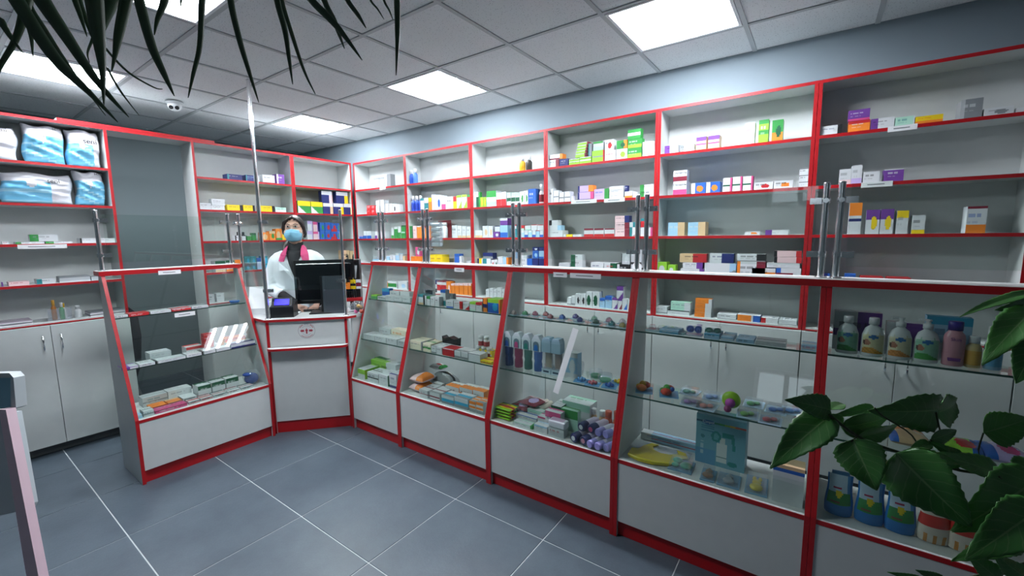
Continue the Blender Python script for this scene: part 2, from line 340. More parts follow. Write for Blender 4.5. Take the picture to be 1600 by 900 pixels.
screen((-3.79, .75), (-3.79, 1.448), 1.385, 1.70, 'glass screen over the separate left counter')
NUMS = ['first','second','third','fourth','fifth','sixth','seventh','eighth','ninth','tenth','eleventh','twelfth']
BOXES = '''
-1.8154|3.075|2.0714|0|0.0958|0.1|0.0564|w Rm Xk|white box with maroon right end, bottom, first pile, top shelf, fourth bay from corner|R41
-1.8064|3.075|2.129|0|0.1188|0.06|0.0398|w Bm3 Ro2|white box with maroon bottom band, top, first pile, top shelf, fourth bay from corner|R41
-1.7154|3.075|2.0714|0|0.0768|0.092|0.0544|n Xw|navy box with dark lettering, second from left, top shelf, fourth bay from corner|R41
-1.6294|3.075|2.0714|0|0.0908|0.1|0.0254|l Tw3 Xk|lime box with white top band, bottom, third pile, top shelf, fourth bay from corner|R41
-1.6294|3.075|2.098|0|0.0908|0.06|0.0178|l Tw3 Xk|lime box with white top band, top, third pile, top shelf, fourth bay from corner|R41
-1.5354|3.075|2.0714|0|0.0928|0.1|0.0294|l Tw3 Xk|lime box with white top band, bottom, fourth pile, top shelf, fourth bay from corner|R41
-1.5354|3.075|2.102|0|0.0928|0.06|0.0178|l Tw3 Xk|lime box with white top band, second up, fourth pile, top shelf, fourth bay from corner|R41
-1.5744|3.075|2.121|0|0.0858|0.06|0.0278|l Tw3 Rm1|lime box with white top band, third up, fourth pile, top shelf, fourth bay from corner|R41
-1.4644|3.075|2.121|0|0.0258|0.031|0.0938|e Lt4|grey carton with teal left end, fourth up, fourth pile, top shelf, fourth bay from corner|R41
-1.5694|3.075|2.15|0|0.0858|0.06|0.0198|l Tw3 Rm1|lime box with white top band, fifth up, fourth pile, top shelf, fourth bay from corner|R41
-1.5634|3.075|2.171|0|0.0848|0.06|0.0188|l Tw3 Rm1|lime box with white top band, sixth up, fourth pile, top shelf, fourth bay from corner|R41
-1.5584|3.075|2.191|0|0.0848|0.06|0.0198|l Tw3 Rm1|lime box with white top band, seventh up, fourth pile, top shelf, fourth bay from corner|R41
-1.5534|3.075|2.212|0|0.0848|0.06|0.0198|l Tw3 Rm1|lime box with white top band, top, fourth pile, top shelf, fourth bay from corner|R41
-1.4344|3.075|2.0714|0|0.0968|0.1|0.0834|l Me1 Rr1|lime box with grey middle band, bottom, fifth pile, top shelf, fourth bay from corner|R41
-1.4254|3.075|2.156|0|0.0788|0.06|0.0638|q Bf4 Tg2|light-grey box with mint bottom band, top, fifth pile, top shelf, fourth bay from corner|R41
-1.3314|3.075|2.0714|0|0.0838|0.1|0.0714|w Xr|white box with dark lettering, bottom, sixth pile, top shelf, fourth bay from corner|R41
-1.3324|3.075|2.144|0|0.0658|0.06|0.0778|w Or Xk|white carton with red round motif, top, sixth pile, top shelf, fourth bay from corner|R41
-1.2424|3.075|2.0714|0|0.0818|0.098|0.0724|w Ol|white box with lime round motif, bottom, seventh pile, top shelf, fourth bay from corner|R41
-1.2404|3.075|2.145|0|0.0778|0.06|0.0588|g Ro3 Od|green box with orange right end, top, seventh pile, top shelf, fourth bay from corner|R41
-1.1574|3.075|2.0714|0|0.1008|0.1|0.0674|g Bl4 Xw|green box with lime bottom band, bottom, eighth pile, top shelf, fourth bay from corner|R41
-1.1564|3.075|2.14|0|0.1008|0.06|0.0628|g Bl4 Xw|green box with lime bottom band, second up, eighth pile, top shelf, fourth bay from corner|R41
-1.1584|3.075|2.204|0|0.0918|0.06|0.0668|g Mw3 Td1|green box with white middle band, top, eighth pile, top shelf, fourth bay from corner|R41
-1.0484|3.075|2.0714|0|0.0848|0.1|0.0504|w Xv Mu1|white box with lilac middle band, bottom, ninth pile, top shelf, fourth bay from corner|R41
-1.0494|3.075|2.123|0|0.0838|0.06|0.0468|w Xv Mu1|white box with lilac middle band, top, ninth pile, top shelf, fourth bay from corner|R41
-1.8164|3.075|1.7914|0|0.0438|0.053|0.1104|w Xk|white carton with dark lettering, first from left, second shelf, fourth bay from corner|R42
-1.7684|3.075|1.7914|0|0.0458|0.055|0.0944|w Me1|white carton with grey middle band, second from left, second shelf, fourth bay from corner|R42
-1.7154|3.075|1.7914|0|0.0398|0.048|0.0784|w Me1|white carton with grey middle band, third from left, second shelf, fourth bay from corner|R42
-1.6684|3.075|1.7914|0|0.0498|0.06|0.0804|w Me1|white carton with grey middle band, fourth from left, second shelf, fourth bay from corner|R42
-1.6114|3.075|1.7914|0|0.0208|0.03|0.0424|w|plain white carton, fifth from left, second shelf, fourth bay from corner|R42
-1.5524|3.075|1.7914|0|0.1338|0.09|0.0034|w Xk|white box with dark lettering, bottom, sixth pile, second shelf, fourth bay from corner|R42
-1.5534|3.075|1.7914|0|0.1338|0.06|0.0644|u Rp2 Ln1|lilac box with pink right end, second up, sixth pile, second shelf, fourth bay from corner|R42
-1.5504|3.075|1.857|0|0.1268|0.06|0.0478|u Ro3 Ln1|lilac box with orange right end, top, sixth pile, second shelf, fourth bay from corner|R42
-1.4134|3.075|1.7914|0|0.1158|0.09|0.0794|u Rg3 Xb|lilac box with green right end, seventh from left, second shelf, fourth bay from corner|R42
-1.2914|3.075|1.7914|0|0.1078|0.09|0.0344|w Xe|white box with dark lettering, bottom, eighth pile, second shelf, fourth bay from corner|R42
-1.2914|3.075|1.827|0|0.1078|0.06|0.0258|w Xe|white box with dark lettering, second up, eighth pile, second shelf, fourth bay from corner|R42
-1.2924|3.075|1.854|0|0.1078|0.06|0.0288|w Xe|white box with dark lettering, top, eighth pile, second shelf, fourth bay from corner|R42
-1.1724|3.075|1.7914|0|0.0558|0.067|0.0464|w Bo3|white box with orange bottom band, bottom, ninth pile, second shelf, fourth bay from corner|R42
-1.1734|3.075|1.839|0|0.0228|0.03|0.0408|n Xw|navy carton with dark lettering, top, ninth pile, second shelf, fourth bay from corner|R42
-1.1104|3.075|1.7914|0|0.0268|0.032|0.0384|w Xe|white carton with dark lettering, tenth from left, second shelf, fourth bay from corner|R42
-1.0594|3.075|1.7914|0|0.0988|0.09|0.0454|w Lg3 Xk|white box with green left end, bottom, eleventh pile, second shelf, fourth bay from corner|R42
-1.0604|3.075|1.838|0|0.0988|0.06|0.0388|w Lg3 Xk|white box with green left end, top, eleventh pile, second shelf, fourth bay from corner|R42
-1.8104|3.075|1.5144|0|0.1238|0.1|0.0524|w Xk Bw|white box with white bottom band, bottom, first pile, third shelf, fourth bay from corner|R43
-1.8104|3.075|1.568|0|0.1118|0.06|0.0398|w Ra3|white box with sky-blue right end, second up, first pile, third shelf, fourth bay from corner|R43
-1.8104|3.075|1.609|0|0.0828|0.06|0.0408|w Lk3|white box with black left end, top, first pile, third shelf, fourth bay from corner|R43
-1.6794|3.075|1.5144|0|0.0218|0.03|0.0204|w|plain white box, second from left, third shelf, fourth bay from corner|R43
-1.6504|3.075|1.5144|0|0.0508|0.061|0.0204|y|plain yellow box, third from left, third shelf, fourth bay from corner|R43
-1.5934|3.075|1.5144|0|0.0718|0.086|0.0194|w Xe|white box with dark lettering, fourth from left, third shelf, fourth bay from corner|R43
-1.4954|3.075|1.5144|0|0.0798|0.096|0.0634|w Br3 Tm2|white box with red bottom band, fifth from left, third shelf, fourth bay from corner|R43
-1.4104|3.075|1.5144|0|0.0788|0.095|0.0624|w Br3 Tm2|white box with red bottom band, sixth from left, third shelf, fourth bay from corner|R43
-1.3264|3.075|1.5144|0|0.0788|0.095|0.0604|w Br3 Tm2|white box with red bottom band, seventh from left, third shelf, fourth bay from corner|R43
-1.2414|3.075|1.5144|0|0.1068|0.1|0.0524|h Rm3 Xk|blush box with maroon right end, bottom, eighth pile, third shelf, fourth bay from corner|R43
-1.2424|3.075|1.568|0|0.1068|0.06|0.0468|h Rm3 Xk|blush box with maroon right end, second up, eighth pile, third shelf, fourth bay from corner|R43
-1.2434|3.075|1.616|0|0.1068|0.06|0.0488|h Rn3 Xk|blush box with navy right end, top, eighth pile, third shelf, fourth bay from corner|R43
-1.1304|3.075|1.5144|0|0.0758|0.091|0.0644|w Lt3 De|white box with teal left end, bottom, ninth pile, third shelf, fourth bay from corner|R43
-1.1314|3.075|1.58|0|0.0768|0.06|0.0358|t Lw3|teal box with white left end, top, ninth pile, third shelf, fourth bay from corner|R43
-1.0484|3.075|1.5144|0|0.0858|0.1|0.0624|w Ue Rp2|white box with pink right end, bottom, tenth pile, third shelf, fourth bay from corner|R43
-1.0494|3.075|1.578|0|0.0358|0.043|0.0628|r Tt3|red carton with teal top band, top, tenth pile, third shelf, fourth bay from corner|R43
-1.7204|3.075|1.2344|0|0.0988|0.11|0.0684|q Mk2|light-grey box with black middle band, first from left, fourth shelf, fourth bay from corner|R44
-1.6084|3.075|1.2344|0|0.0998|0.11|0.0414|w Ld4 Xk|white box with dark-green left end, bottom, second pile, fourth shelf, fourth bay from corner|R44
-1.6094|3.075|1.277|0|0.1008|0.06|0.0468|w Ld4 Xk|white box with dark-green left end, second up, second pile, fourth shelf, fourth bay from corner|R44
-1.6094|3.075|1.325|0|0.1008|0.06|0.0468|w Ld4 Xk|white box with dark-green left end, top, second pile, fourth shelf, fourth bay from corner|R44
-1.4364|3.075|1.2344|0|0.1058|0.11|0.0814|w Xn Br2|white box with red bottom band, third from left, fourth shelf, fourth bay from corner|R44
-1.3244|3.075|1.2344|0|0.0968|0.11|0.0794|w Rd5 Xr|white box with dark-green right end, fourth from left, fourth shelf, fourth bay from corner|R44
-1.2214|3.075|1.2344|0|0.0978|0.11|0.0724|k Lw2 Xw|black box with white left end, bottom, fifth pile, fourth shelf, fourth bay from corner|R44
-1.1884|3.075|1.308|0|0.0628|0.06|0.0798|q Lk1 Ow|light-grey carton with black left end, top, fifth pile, fourth shelf, fourth bay from corner|R44
-1.1154|3.075|1.2344|0|0.0788|0.095|0.1824|q Mk1|light-grey carton with black middle band, sixth from left, fourth shelf, fourth bay from corner|R44
-1.6424|3.075|0.9644|0|0.0338|0.041|0.0604|w Be2|white carton with grey bottom band, first from left, worktop, fourth bay from corner|R45
-1.6044|3.075|0.9644|0|0.0328|0.039|0.0744|w Be2|white carton with grey bottom band, second from left, worktop, fourth bay from corner|R45
-1.5674|3.075|0.9644|0|0.0418|0.05|0.0954|w Ok|white carton with black round motif, third from left, worktop, fourth bay from corner|R45
-1.5224|3.075|0.9644|0|0.0438|0.053|0.0954|w Ok|white carton with black round motif, fourth from left, worktop, fourth bay from corner|R45
-1.4734|3.075|0.9644|0|0.0498|0.06|0.1174|w Qd|white carton with dark-green round motif, fifth from left, worktop, fourth bay from corner|R45
-1.4184|3.075|0.9644|0|0.0568|0.068|0.1214|w Qd|white carton with dark-green round motif, sixth from left, worktop, fourth bay from corner|R45
-1.3574|3.075|0.9644|0|0.0408|0.049|0.0744|a Tb3 Xe|sky-blue carton with blue top band, seventh from left, worktop, fourth bay from corner|R45
-1.3124|3.075|0.9644|0|0.0528|0.063|0.0934|a Tb3 Xe|sky-blue carton with blue top band, eighth from left, worktop, fourth bay from corner|R45
-1.2554|3.075|0.9644|0|0.0428|0.051|0.0824|w Dv Tv2|white carton with violet slanted corner, ninth from left, worktop, fourth bay from corner|R45
-1.2094|3.075|0.9644|0|0.0318|0.038|0.0804|w Dm Tv2|white carton with maroon slanted corner, bottom, tenth pile, worktop, fourth bay from corner|R45
-1.2214|3.075|1.046|0|0.0518|0.06|0.0918|w Dv Tv3|white carton with violet slanted corner, top, tenth pile, worktop, fourth bay from corner|R45
-1.1744|3.075|0.9644|0|0.0358|0.043|0.0834|w Db|white carton with blue slanted corner, eleventh from left, worktop, fourth bay from corner|R45
-1.1344|3.075|0.9644|0|0.0258|0.031|0.0814|w Dm|white carton with maroon slanted corner, twelfth from left, worktop, fourth bay from corner|R45
-0.8954|3.075|2.0714|0|0.0888|0.1|0.0524|w Lv4 Xk|white box with violet left end, first from left, top shelf, fifth bay from corner|R51
-0.7964|3.075|2.0714|0|0.0908|0.1|0.0464|w Le3 Xk|white box with grey left end, second from left, top shelf, fifth bay from corner|R51
-0.6924|3.075|2.0714|0|0.0608|0.073|0.0814|s Tv3 Mp1|beige carton with violet top band, third from left, top shelf, fifth bay from corner|R51
-0.6204|3.075|2.0714|0|0.0668|0.08|0.0804|s Tv3 Mp1|beige carton with violet top band, fourth from left, top shelf, fifth bay from corner|R51
-0.4084|3.075|2.0714|0|0.0508|0.061|0.1264|w Xm Mh1|white carton with blush middle band, fifth from left, top shelf, fifth bay from corner|R51
-0.3364|3.075|2.0714|0|0.0518|0.062|0.1334|l Tg2 Mg2 Xw|lime carton with green top band, sixth from left, top shelf, fifth bay from corner|R51
-0.2664|3.075|2.0714|0|0.0558|0.067|0.1214|g Bo4 Od|green carton with orange bottom band, seventh from left, top shelf, fifth bay from corner|R51
-0.8304|3.075|1.7914|0|0.0868|0.09|0.0894|w Bp4 Gl|white box with pink bottom band, bottom, first pile, second shelf, fifth bay from corner|R52
-0.8324|3.075|1.882|0|0.0888|0.06|0.0708|w Bm4 Gl|white box with maroon bottom band, top, first pile, second shelf, fifth bay from corner|R52
-0.7134|3.075|1.7914|0|0.0888|0.09|0.0694|b Oo Lw3|blue box with orange round motif, second from left, second shelf, fifth bay from corner|R52
-0.6204|3.075|1.7914|0|0.0828|0.09|0.0684|b Oo Lw3|blue box with orange round motif, third from left, second shelf, fifth bay from corner|R52
-0.5204|3.075|1.7914|0|0.0508|0.061|0.0864|w Md1 Rp2|white carton with dark-green middle band, fourth from left, second shelf, fifth bay from corner|R52
-0.4654|3.075|1.7914|0|0.0528|0.063|0.0894|w Md1 Rp2|white carton with dark-green middle band, fifth from left, second shelf, fifth bay from corner|R52
-0.4074|3.075|1.7914|0|0.0548|0.066|0.0874|w Md1 Rp2|white carton with dark-green middle band, sixth from left, second shelf, fifth bay from corner|R52
-0.3454|3.075|1.7914|0|0.1008|0.09|0.0444|w Or Xk|white box with red round motif, seventh from left, second shelf, fifth bay from corner|R52
-0.2404|3.075|1.7914|0|0.0978|0.09|0.0454|w Oo Xk|white box with orange round motif, eighth from left, second shelf, fifth bay from corner|R52
-0.1124|3.075|1.7914|0|0.0438|0.053|0.0294|w Te1 Xk|white box with grey top band, bottom, ninth pile, second shelf, fifth bay from corner|R52
-0.1144|3.075|1.822|0|0.0438|0.053|0.0368|w Te1 Xk|white box with grey top band, second up, ninth pile, second shelf, fifth bay from corner|R52
-0.1154|3.075|1.86|0|0.0438|0.053|0.0378|w Te1 Xk|white box with grey top band, top, ninth pile, second shelf, fifth bay from corner|R52
-0.8554|3.075|1.5144|0|0.1088|0.1|0.0914|a Rs4 Xw|sky-blue box with beige right end, first from left, third shelf, fifth bay from corner|R53
-0.7244|3.075|1.5144|0|0.1088|0.1|0.0894|a Rs4 Xw|sky-blue box with beige right end, second from left, third shelf, fifth bay from corner|R53
-0.3814|3.075|1.5144|0|0.0828|0.099|0.0234|w Oo|white box with orange round motif, third from left, third shelf, fifth bay from corner|R53
-0.2694|3.075|1.5144|0|0.1188|0.1|0.0304|w Lv3 Xn|white box with violet left end, fourth from left, third shelf, fifth bay from corner|R53
-0.9204|3.075|1.2344|0|0.0638|0.077|0.0964|l Qw|lime carton with white round motif, first from left, fourth shelf, fifth bay from corner|R54
-0.8484|3.075|1.2344|0|0.0508|0.061|0.0784|l Qw|lime carton with white round motif, second from left, fourth shelf, fifth bay from corner|R54
-0.7634|3.075|1.2344|0|0.1508|0.11|0.0564|w Rv2 Xk|white box with violet right end, bottom, third pile, fourth shelf, fifth bay from corner|R54
-0.7484|3.075|1.292|0|0.1258|0.06|0.0418|w Rv3 Xn|white box with violet right end, second up, third pile, fourth shelf, fifth bay from corner|R54
-0.7714|3.075|1.335|0|0.1708|0.06|0.0578|s Rr5 Xk|beige box with red right end, top, third pile, fourth shelf, fifth bay from corner|R54
-0.6094|3.075|1.2344|0|0.1868|0.11|0.0994|w Ra2 De|white box with sky-blue right end, bottom, fourth pile, fourth shelf, fifth bay from corner|R54
-0.5804|3.075|1.335|0|0.1438|0.06|0.0618|w Rn5 Xn|white box with navy right end, top, fourth pile, fourth shelf, fifth bay from corner|R54
-0.4154|3.075|1.2344|0|0.1568|0.11|0.1144|w Rm3 Lo1 Xk|white box with maroon right end, bottom, fifth pile, fourth shelf, fifth bay from corner|R54
-0.4174|3.075|1.35|0|0.1568|0.06|0.0458|w Rk3 Be1 Xk|white box with black right end, top, fifth pile, fourth shelf, fifth bay from corner|R54
-0.3304|3.075|1.2344|0|0.1268|0.11|0.0744|w Mo4 Lb2 Xk|white box with orange middle band, sixth from left, fourth shelf, fifth bay from corner|R54
-0.1994|3.075|1.2344|0|0.1258|0.11|0.0794|w Lb2 Mm3 Rw|white box with blue left end, bottom, seventh pile, fourth shelf, fifth bay from corner|R54
-0.2514|3.075|1.315|0|0.1698|0.06|0.0288|w Xk|white box with dark lettering, second up, seventh pile, fourth shelf, fifth bay from corner|R54
-0.2144|3.075|1.345|0|0.1408|0.06|0.0358|h Rr2 Lk1|blush box with red right end, third up, seventh pile, fourth shelf, fifth bay from corner|R54
-0.2164|3.075|1.382|0|0.1398|0.06|0.0358|h Rr2 Lk1|blush box with red right end, top, seventh pile, fourth shelf, fifth bay from corner|R54
-0.9244|3.075|0.9644|0|0.0798|0.096|0.0484|w Xk Be2|white box with grey bottom band, first from left, worktop, fifth bay from corner|R55
-0.8404|3.075|0.9644|0|0.1448|0.11|0.0314|w Tk2 Xe|white box with black top band, bottom, second pile, worktop, fifth bay from corner|R55
-0.8204|3.075|0.997|0|0.1308|0.06|0.0588|f Xe Rw|mint box with white right end, top, second pile, worktop, fifth bay from corner|R55
-0.6614|3.075|0.9644|0|0.1038|0.11|0.0304|w Lo6 Xk|white box with orange left end, bottom, third pile, worktop, fifth bay from corner|R55
-0.6604|3.075|0.996|0|0.1038|0.06|0.0308|w Lo6 Xk|white box with orange left end, second up, third pile, worktop, fifth bay from corner|R55
-0.6594|3.075|1.028|0|0.1038|0.06|0.0308|w Lo6 Xk|white box with orange left end, third up, third pile, worktop, fifth bay from corner|R55
-0.6584|3.075|1.06|0|0.1028|0.06|0.0298|o Rw2 Xk|orange box with white right end, top, third pile, worktop, fifth bay from corner|R55
-0.5184|3.075|0.9644|0|0.1108|0.11|0.0344|w Be1 Xk|white box with grey bottom band, fourth from left, worktop, fifth bay from corner|R55
-0.3984|3.075|0.9644|0|0.1278|0.11|0.0404|w Lo6 Rb3|white box with orange left end, fifth from left, worktop, fifth bay from corner|R55
-0.2644|3.075|0.9644|0|0.0908|0.109|0.0334|w Lr3 Xe|white box with red left end, sixth from left, worktop, fifth bay from corner|R55
-0.1684|3.075|0.9644|0|0.0908|0.109|0.0314|w Xe Be2|white box with grey bottom band, seventh from left, worktop, fifth bay from corner|R55
-0.0294|3.075|2.0714|0|0.0978|0.1|0.0494|w Rk2 Xn|white box with black right end, first from left, top shelf, rightmost wall bay|R61
0.0966|3.075|2.0714|0|0.0918|0.1|0.0574|o Tr3 Xw|orange box with red top band, bottom, second pile, top shelf, rightmost wall bay|R61
0.0926|3.075|2.13|0|0.0918|0.06|0.0568|v Bp2 Xw|violet box with pink bottom band, top, second pile, top shelf, rightmost wall bay|R61
0.1916|3.075|2.0714|0|0.0958|0.1|0.0554|w Lv3 Xk|white box with violet left end, third from left, top shelf, rightmost wall bay|R61
0.2906|3.075|2.0714|0|0.0758|0.091|0.0474|f Rw1 Xt|mint box with white right end, fourth from left, top shelf, rightmost wall bay|R61
0.3696|3.075|2.0714|0|0.1018|0.1|0.0384|y Bo4 Xo|yellow box with orange bottom band, fifth from left, top shelf, rightmost wall bay|R61
0.5306|3.075|2.0714|0|0.0758|0.091|0.0914|e Lq2 Xw|grey carton with light-grey left end, sixth from left, top shelf, rightmost wall bay|R61
0.6126|3.075|2.0714|0|0.0958|0.1|0.0364|w Oe Xe|white box with grey round motif, seventh from left, top shelf, rightmost wall bay|R61
0.7176|3.075|2.0714|0|0.0228|0.03|0.0224|w|plain white box, eighth from left, top shelf, rightmost wall bay|R61
0.0736|3.075|1.7914|0|0.0528|0.063|0.0834|w Bh3 Xe|white carton with blush bottom band, first from left, second shelf, rightmost wall bay|R62
0.1276|3.075|1.7914|0|0.0448|0.054|0.0994|w Bu3 Xe|white carton with lilac bottom band, second from left, second shelf, rightmost wall bay|R62
0.1786|3.075|1.7914|0|0.0688|0.083|0.0594|w Um Xk|white box with dark lettering, third from left, second shelf, rightmost wall bay|R62
0.2656|3.075|1.7914|0|0.0788|0.09|0.0644|v Tw1 Xw|violet box with white top band, fourth from left, second shelf, rightmost wall bay|R62
0.1316|3.075|1.5144|0|0.0548|0.066|0.1724|w To4 Mn1|white carton with orange top band, first from left, third shelf, rightmost wall bay|R63
0.2066|3.075|1.5144|0|0.0578|0.069|0.1314|w Tv4 Oy|white carton with violet top band, second from left, third shelf, rightmost wall bay|R63
0.2676|3.075|1.5144|0|0.0538|0.065|0.1324|w Tv4 Oy|white carton with violet top band, third from left, third shelf, rightmost wall bay|R63
0.3336|3.075|1.5144|0|0.0468|0.056|0.1214|w Ty3 Xe|white carton with yellow top band, fourth from left, third shelf, rightmost wall bay|R63
0.3956|3.075|1.5144|0|0.0508|0.061|0.0954|w By2 Xk|white carton with yellow bottom band, fifth from left, third shelf, rightmost wall bay|R63
0.5956|3.075|1.5144|0|0.0688|0.083|0.1314|w Bo3 Tm1 Xb|white carton with orange bottom band, sixth from left, third shelf, rightmost wall bay|R63
0.0286|3.075|1.2344|0|0.0378|0.045|0.0554|n Rb3|navy carton with blue right end, first from left, fourth shelf, rightmost wall bay|R64
0.1346|3.075|1.2344|0|0.0488|0.059|0.0564|b Xw|blue box with dark lettering, second from left, fourth shelf, rightmost wall bay|R64
0.2066|3.075|1.2344|0|0.0958|0.11|0.0444|r Xw|red box with dark lettering, third from left, fourth shelf, rightmost wall bay|R64
0.3206|3.075|1.2344|0|0.0938|0.11|0.0444|r Xw|red box with dark lettering, fourth from left, fourth shelf, rightmost wall bay|R64
-4.0624|3.075|2.0714|0|0.0928|0.1|0.1064|q Ow Te2|light-grey box with white round motif, first from left, top shelf, bay right of corner|R11
-3.9624|3.075|2.0714|0|0.0808|0.097|0.1054|q Ow Te2|light-grey carton with white round motif, second from left, top shelf, bay right of corner|R11
-3.8744|3.075|2.0714|0|0.0418|0.05|0.1264|q|plain light-grey carton, third from left, top shelf, bay right of corner|R11
-3.8254|3.075|2.0714|0|0.0518|0.062|0.1284|e|plain grey carton, fourth from left, top shelf, bay right of corner|R11
-4.2124|3.075|1.7914|0|0.0758|0.09|0.0494|r Xw|red box with dark lettering, bottom, first pile, second shelf, bay right of corner|R12
-4.2084|3.075|1.842|0|0.0758|0.06|0.0448|r Xw|red box with dark lettering, top, first pile, second shelf, bay right of corner|R12
-4.1314|3.075|1.7914|0|0.0738|0.089|0.0464|r Xw|red box with dark lettering, bottom, second pile, second shelf, bay right of corner|R12
-4.1274|3.075|1.839|0|0.0728|0.06|0.0438|r Xw|red box with dark lettering, top, second pile, second shelf, bay right of corner|R12
-4.0444|3.075|1.7914|0|0.0588|0.071|0.0844|w Be2|white carton with grey bottom band, bottom, third pile, second shelf, bay right of corner|R12
-4.0394|3.075|1.877|0|0.0588|0.06|0.0578|w Xk|white box with dark lettering, top, third pile, second shelf, bay right of corner|R12
-3.9644|3.075|1.7914|0|0.0588|0.071|0.1424|w Be2|white carton with grey bottom band, fourth from left, second shelf, bay right of corner|R12
-3.8804|3.075|1.7914|0|0.0528|0.063|0.1004|w Xh|white carton with dark lettering, fifth from left, second shelf, bay right of corner|R12
-3.8164|3.075|1.7914|0|0.0518|0.062|0.0974|w Xh|white carton with dark lettering, sixth from left, second shelf, bay right of corner|R12
-3.7574|3.075|1.7914|0|0.0498|0.06|0.0874|w Ok|white carton with black round motif, seventh from left, second shelf, bay right of corner|R12
-3.7014|3.075|1.7914|0|0.0508|0.061|0.0844|w Xe|white carton with dark lettering, eighth from left, second shelf, bay right of corner|R12
-4.4004|3.075|1.5144|0|0.0938|0.1|0.0334|b Tu3|blue box with lilac top band, first from left, third shelf, bay right of corner|R13
-4.2934|3.075|1.5144|0|0.0538|0.065|0.0874|w Bb4|white carton with blue bottom band, second from left, third shelf, bay right of corner|R13
-4.2334|3.075|1.5144|0|0.0808|0.097|0.0854|w Bb4|white box with blue bottom band, third from left, third shelf, bay right of corner|R13
-4.0874|3.075|1.5144|0|0.0388|0.047|0.0834|w Bv4|white carton with violet bottom band, fourth from left, third shelf, bay right of corner|R13
-3.9804|3.075|1.5144|0|0.0608|0.073|0.0824|w Of|white carton with mint round motif, fifth from left, third shelf, bay right of corner|R13
-3.8034|3.075|1.5144|0|0.0418|0.05|0.1074|w Bg3|white carton with green bottom band, sixth from left, third shelf, bay right of corner|R13
-3.7494|3.075|1.5144|0|0.0518|0.062|0.1224|g Tw2|green carton with white top band, seventh from left, third shelf, bay right of corner|R13
-3.6914|3.075|1.5144|0|0.0458|0.055|0.1254|w Bg5|white carton with green bottom band, eighth from left, third shelf, bay right of corner|R13
-3.6384|3.075|1.5144|0|0.0598|0.072|0.0694|g Tf2|green box with mint top band, bottom, ninth pile, third shelf, bay right of corner|R13
-3.6334|3.075|1.585|0|0.0598|0.06|0.0668|g Td2|green box with dark-green top band, top, ninth pile, third shelf, bay right of corner|R13
-3.9804|3.075|1.2344|0|0.1208|0.11|0.0784|a Bb4|sky-blue box with blue bottom band, first from left, fourth shelf, bay right of corner|R14
-3.8454|3.075|1.2344|0|0.0418|0.05|0.1014|w Ba5|white carton with sky-blue bottom band, second from left, fourth shelf, bay right of corner|R14
-3.7924|3.075|1.2344|0|0.0348|0.042|0.0884|w|plain white carton, third from left, fourth shelf, bay right of corner|R14
-3.7484|3.075|1.2344|0|0.0518|0.062|0.1174|a Tw2|sky-blue carton with white top band, fourth from left, fourth shelf, bay right of corner|R14
-3.6904|3.075|1.2344|0|0.0558|0.067|0.1114|q|plain light-grey carton, fifth from left, fourth shelf, bay right of corner|R14
-3.6294|3.075|1.2344|0|0.0298|0.036|0.0914|s|plain beige carton, sixth from left, fourth shelf, bay right of corner|R14
-3.9344|3.075|0.9644|0|0.1748|0.11|0.0734|w Mg5 Lo2|white box with green middle band, first from left, worktop, bay right of corner|R15
-3.7264|3.075|0.9644|0|0.1448|0.11|0.0834|w Oa|white box with sky-blue round motif, second from left, worktop, bay right of corner|R15
-3.3274|3.075|1.7914|0|0.0498|0.06|0.1224|w Tt2|white carton with teal top band, first from left, second shelf, second bay from corner|R22
-3.2694|3.075|1.7914|0|0.0568|0.068|0.1254|t Tw4|teal carton with white top band, second from left, second shelf, second bay from corner|R22
-3.2084|3.075|1.7914|0|0.0408|0.049|0.1224|o Ty3|orange carton with yellow top band, third from left, second shelf, second bay from corner|R22
-3.1614|3.075|1.7914|0|0.0488|0.059|0.1504|w Xa|white carton with dark lettering, fourth from left, second shelf, second bay from corner|R22
-3.1084|3.075|1.7914|0|0.0748|0.09|0.1404|w Ob|white carton with blue round motif, fifth from left, second shelf, second bay from corner|R22
-3.0294|3.075|1.7914|0|0.0558|0.067|0.1234|w Bp4|white carton with pink bottom band, sixth from left, second shelf, second bay from corner|R22
-2.9674|3.075|1.7914|0|0.0898|0.09|0.1184|w Xk|white carton with dark lettering, seventh from left, second shelf, second bay from corner|R22
-2.8714|3.075|1.7914|0|0.0398|0.048|0.1144|y Tr4|yellow carton with red top band, eighth from left, second shelf, second bay from corner|R22
-2.8264|3.075|1.7914|0|0.0598|0.072|0.1224|w Tl2 Dl|white carton with lime top band, ninth from left, second shelf, second bay from corner|R22
-2.7604|3.075|1.7914|0|0.0608|0.073|0.1244|w Tl2 Dl|white carton with lime top band, tenth from left, second shelf, second bay from corner|R22
-2.6934|3.075|1.7914|0|0.0388|0.047|0.1214|r Tg2|red carton with green top band, eleventh from left, second shelf, second bay from corner|R22
-3.5134|3.075|1.5144|0|0.0548|0.066|0.1274|g Rd2|green carton with dark-green right end, first from left, third shelf, second bay from corner|R23
-3.4544|3.075|1.5144|0|0.0538|0.065|0.1264|h Xr|blush carton with dark lettering, second from left, third shelf, second bay from corner|R23
-3.3954|3.075|1.5144|0|0.0658|0.079|0.1254|o Tw1|orange carton with white top band, third from left, third shelf, second bay from corner|R23
-3.3234|3.075|1.5144|0|0.0688|0.083|0.1234|o Tm2|orange carton with maroon top band, fourth from left, third shelf, second bay from corner|R23
-2.8994|3.075|1.5144|0|0.0658|0.079|0.1204|w Xk|white carton with dark lettering, fifth from left, third shelf, second bay from corner|R23
-2.8274|3.075|1.5144|0|0.0508|0.061|0.1124|w Xe Bs2|white carton with beige bottom band, sixth from left, third shelf, second bay from corner|R23
-2.7694|3.075|1.5144|0|0.0498|0.06|0.1084|w Xe Bs2|white carton with beige bottom band, seventh from left, third shelf, second bay from corner|R23
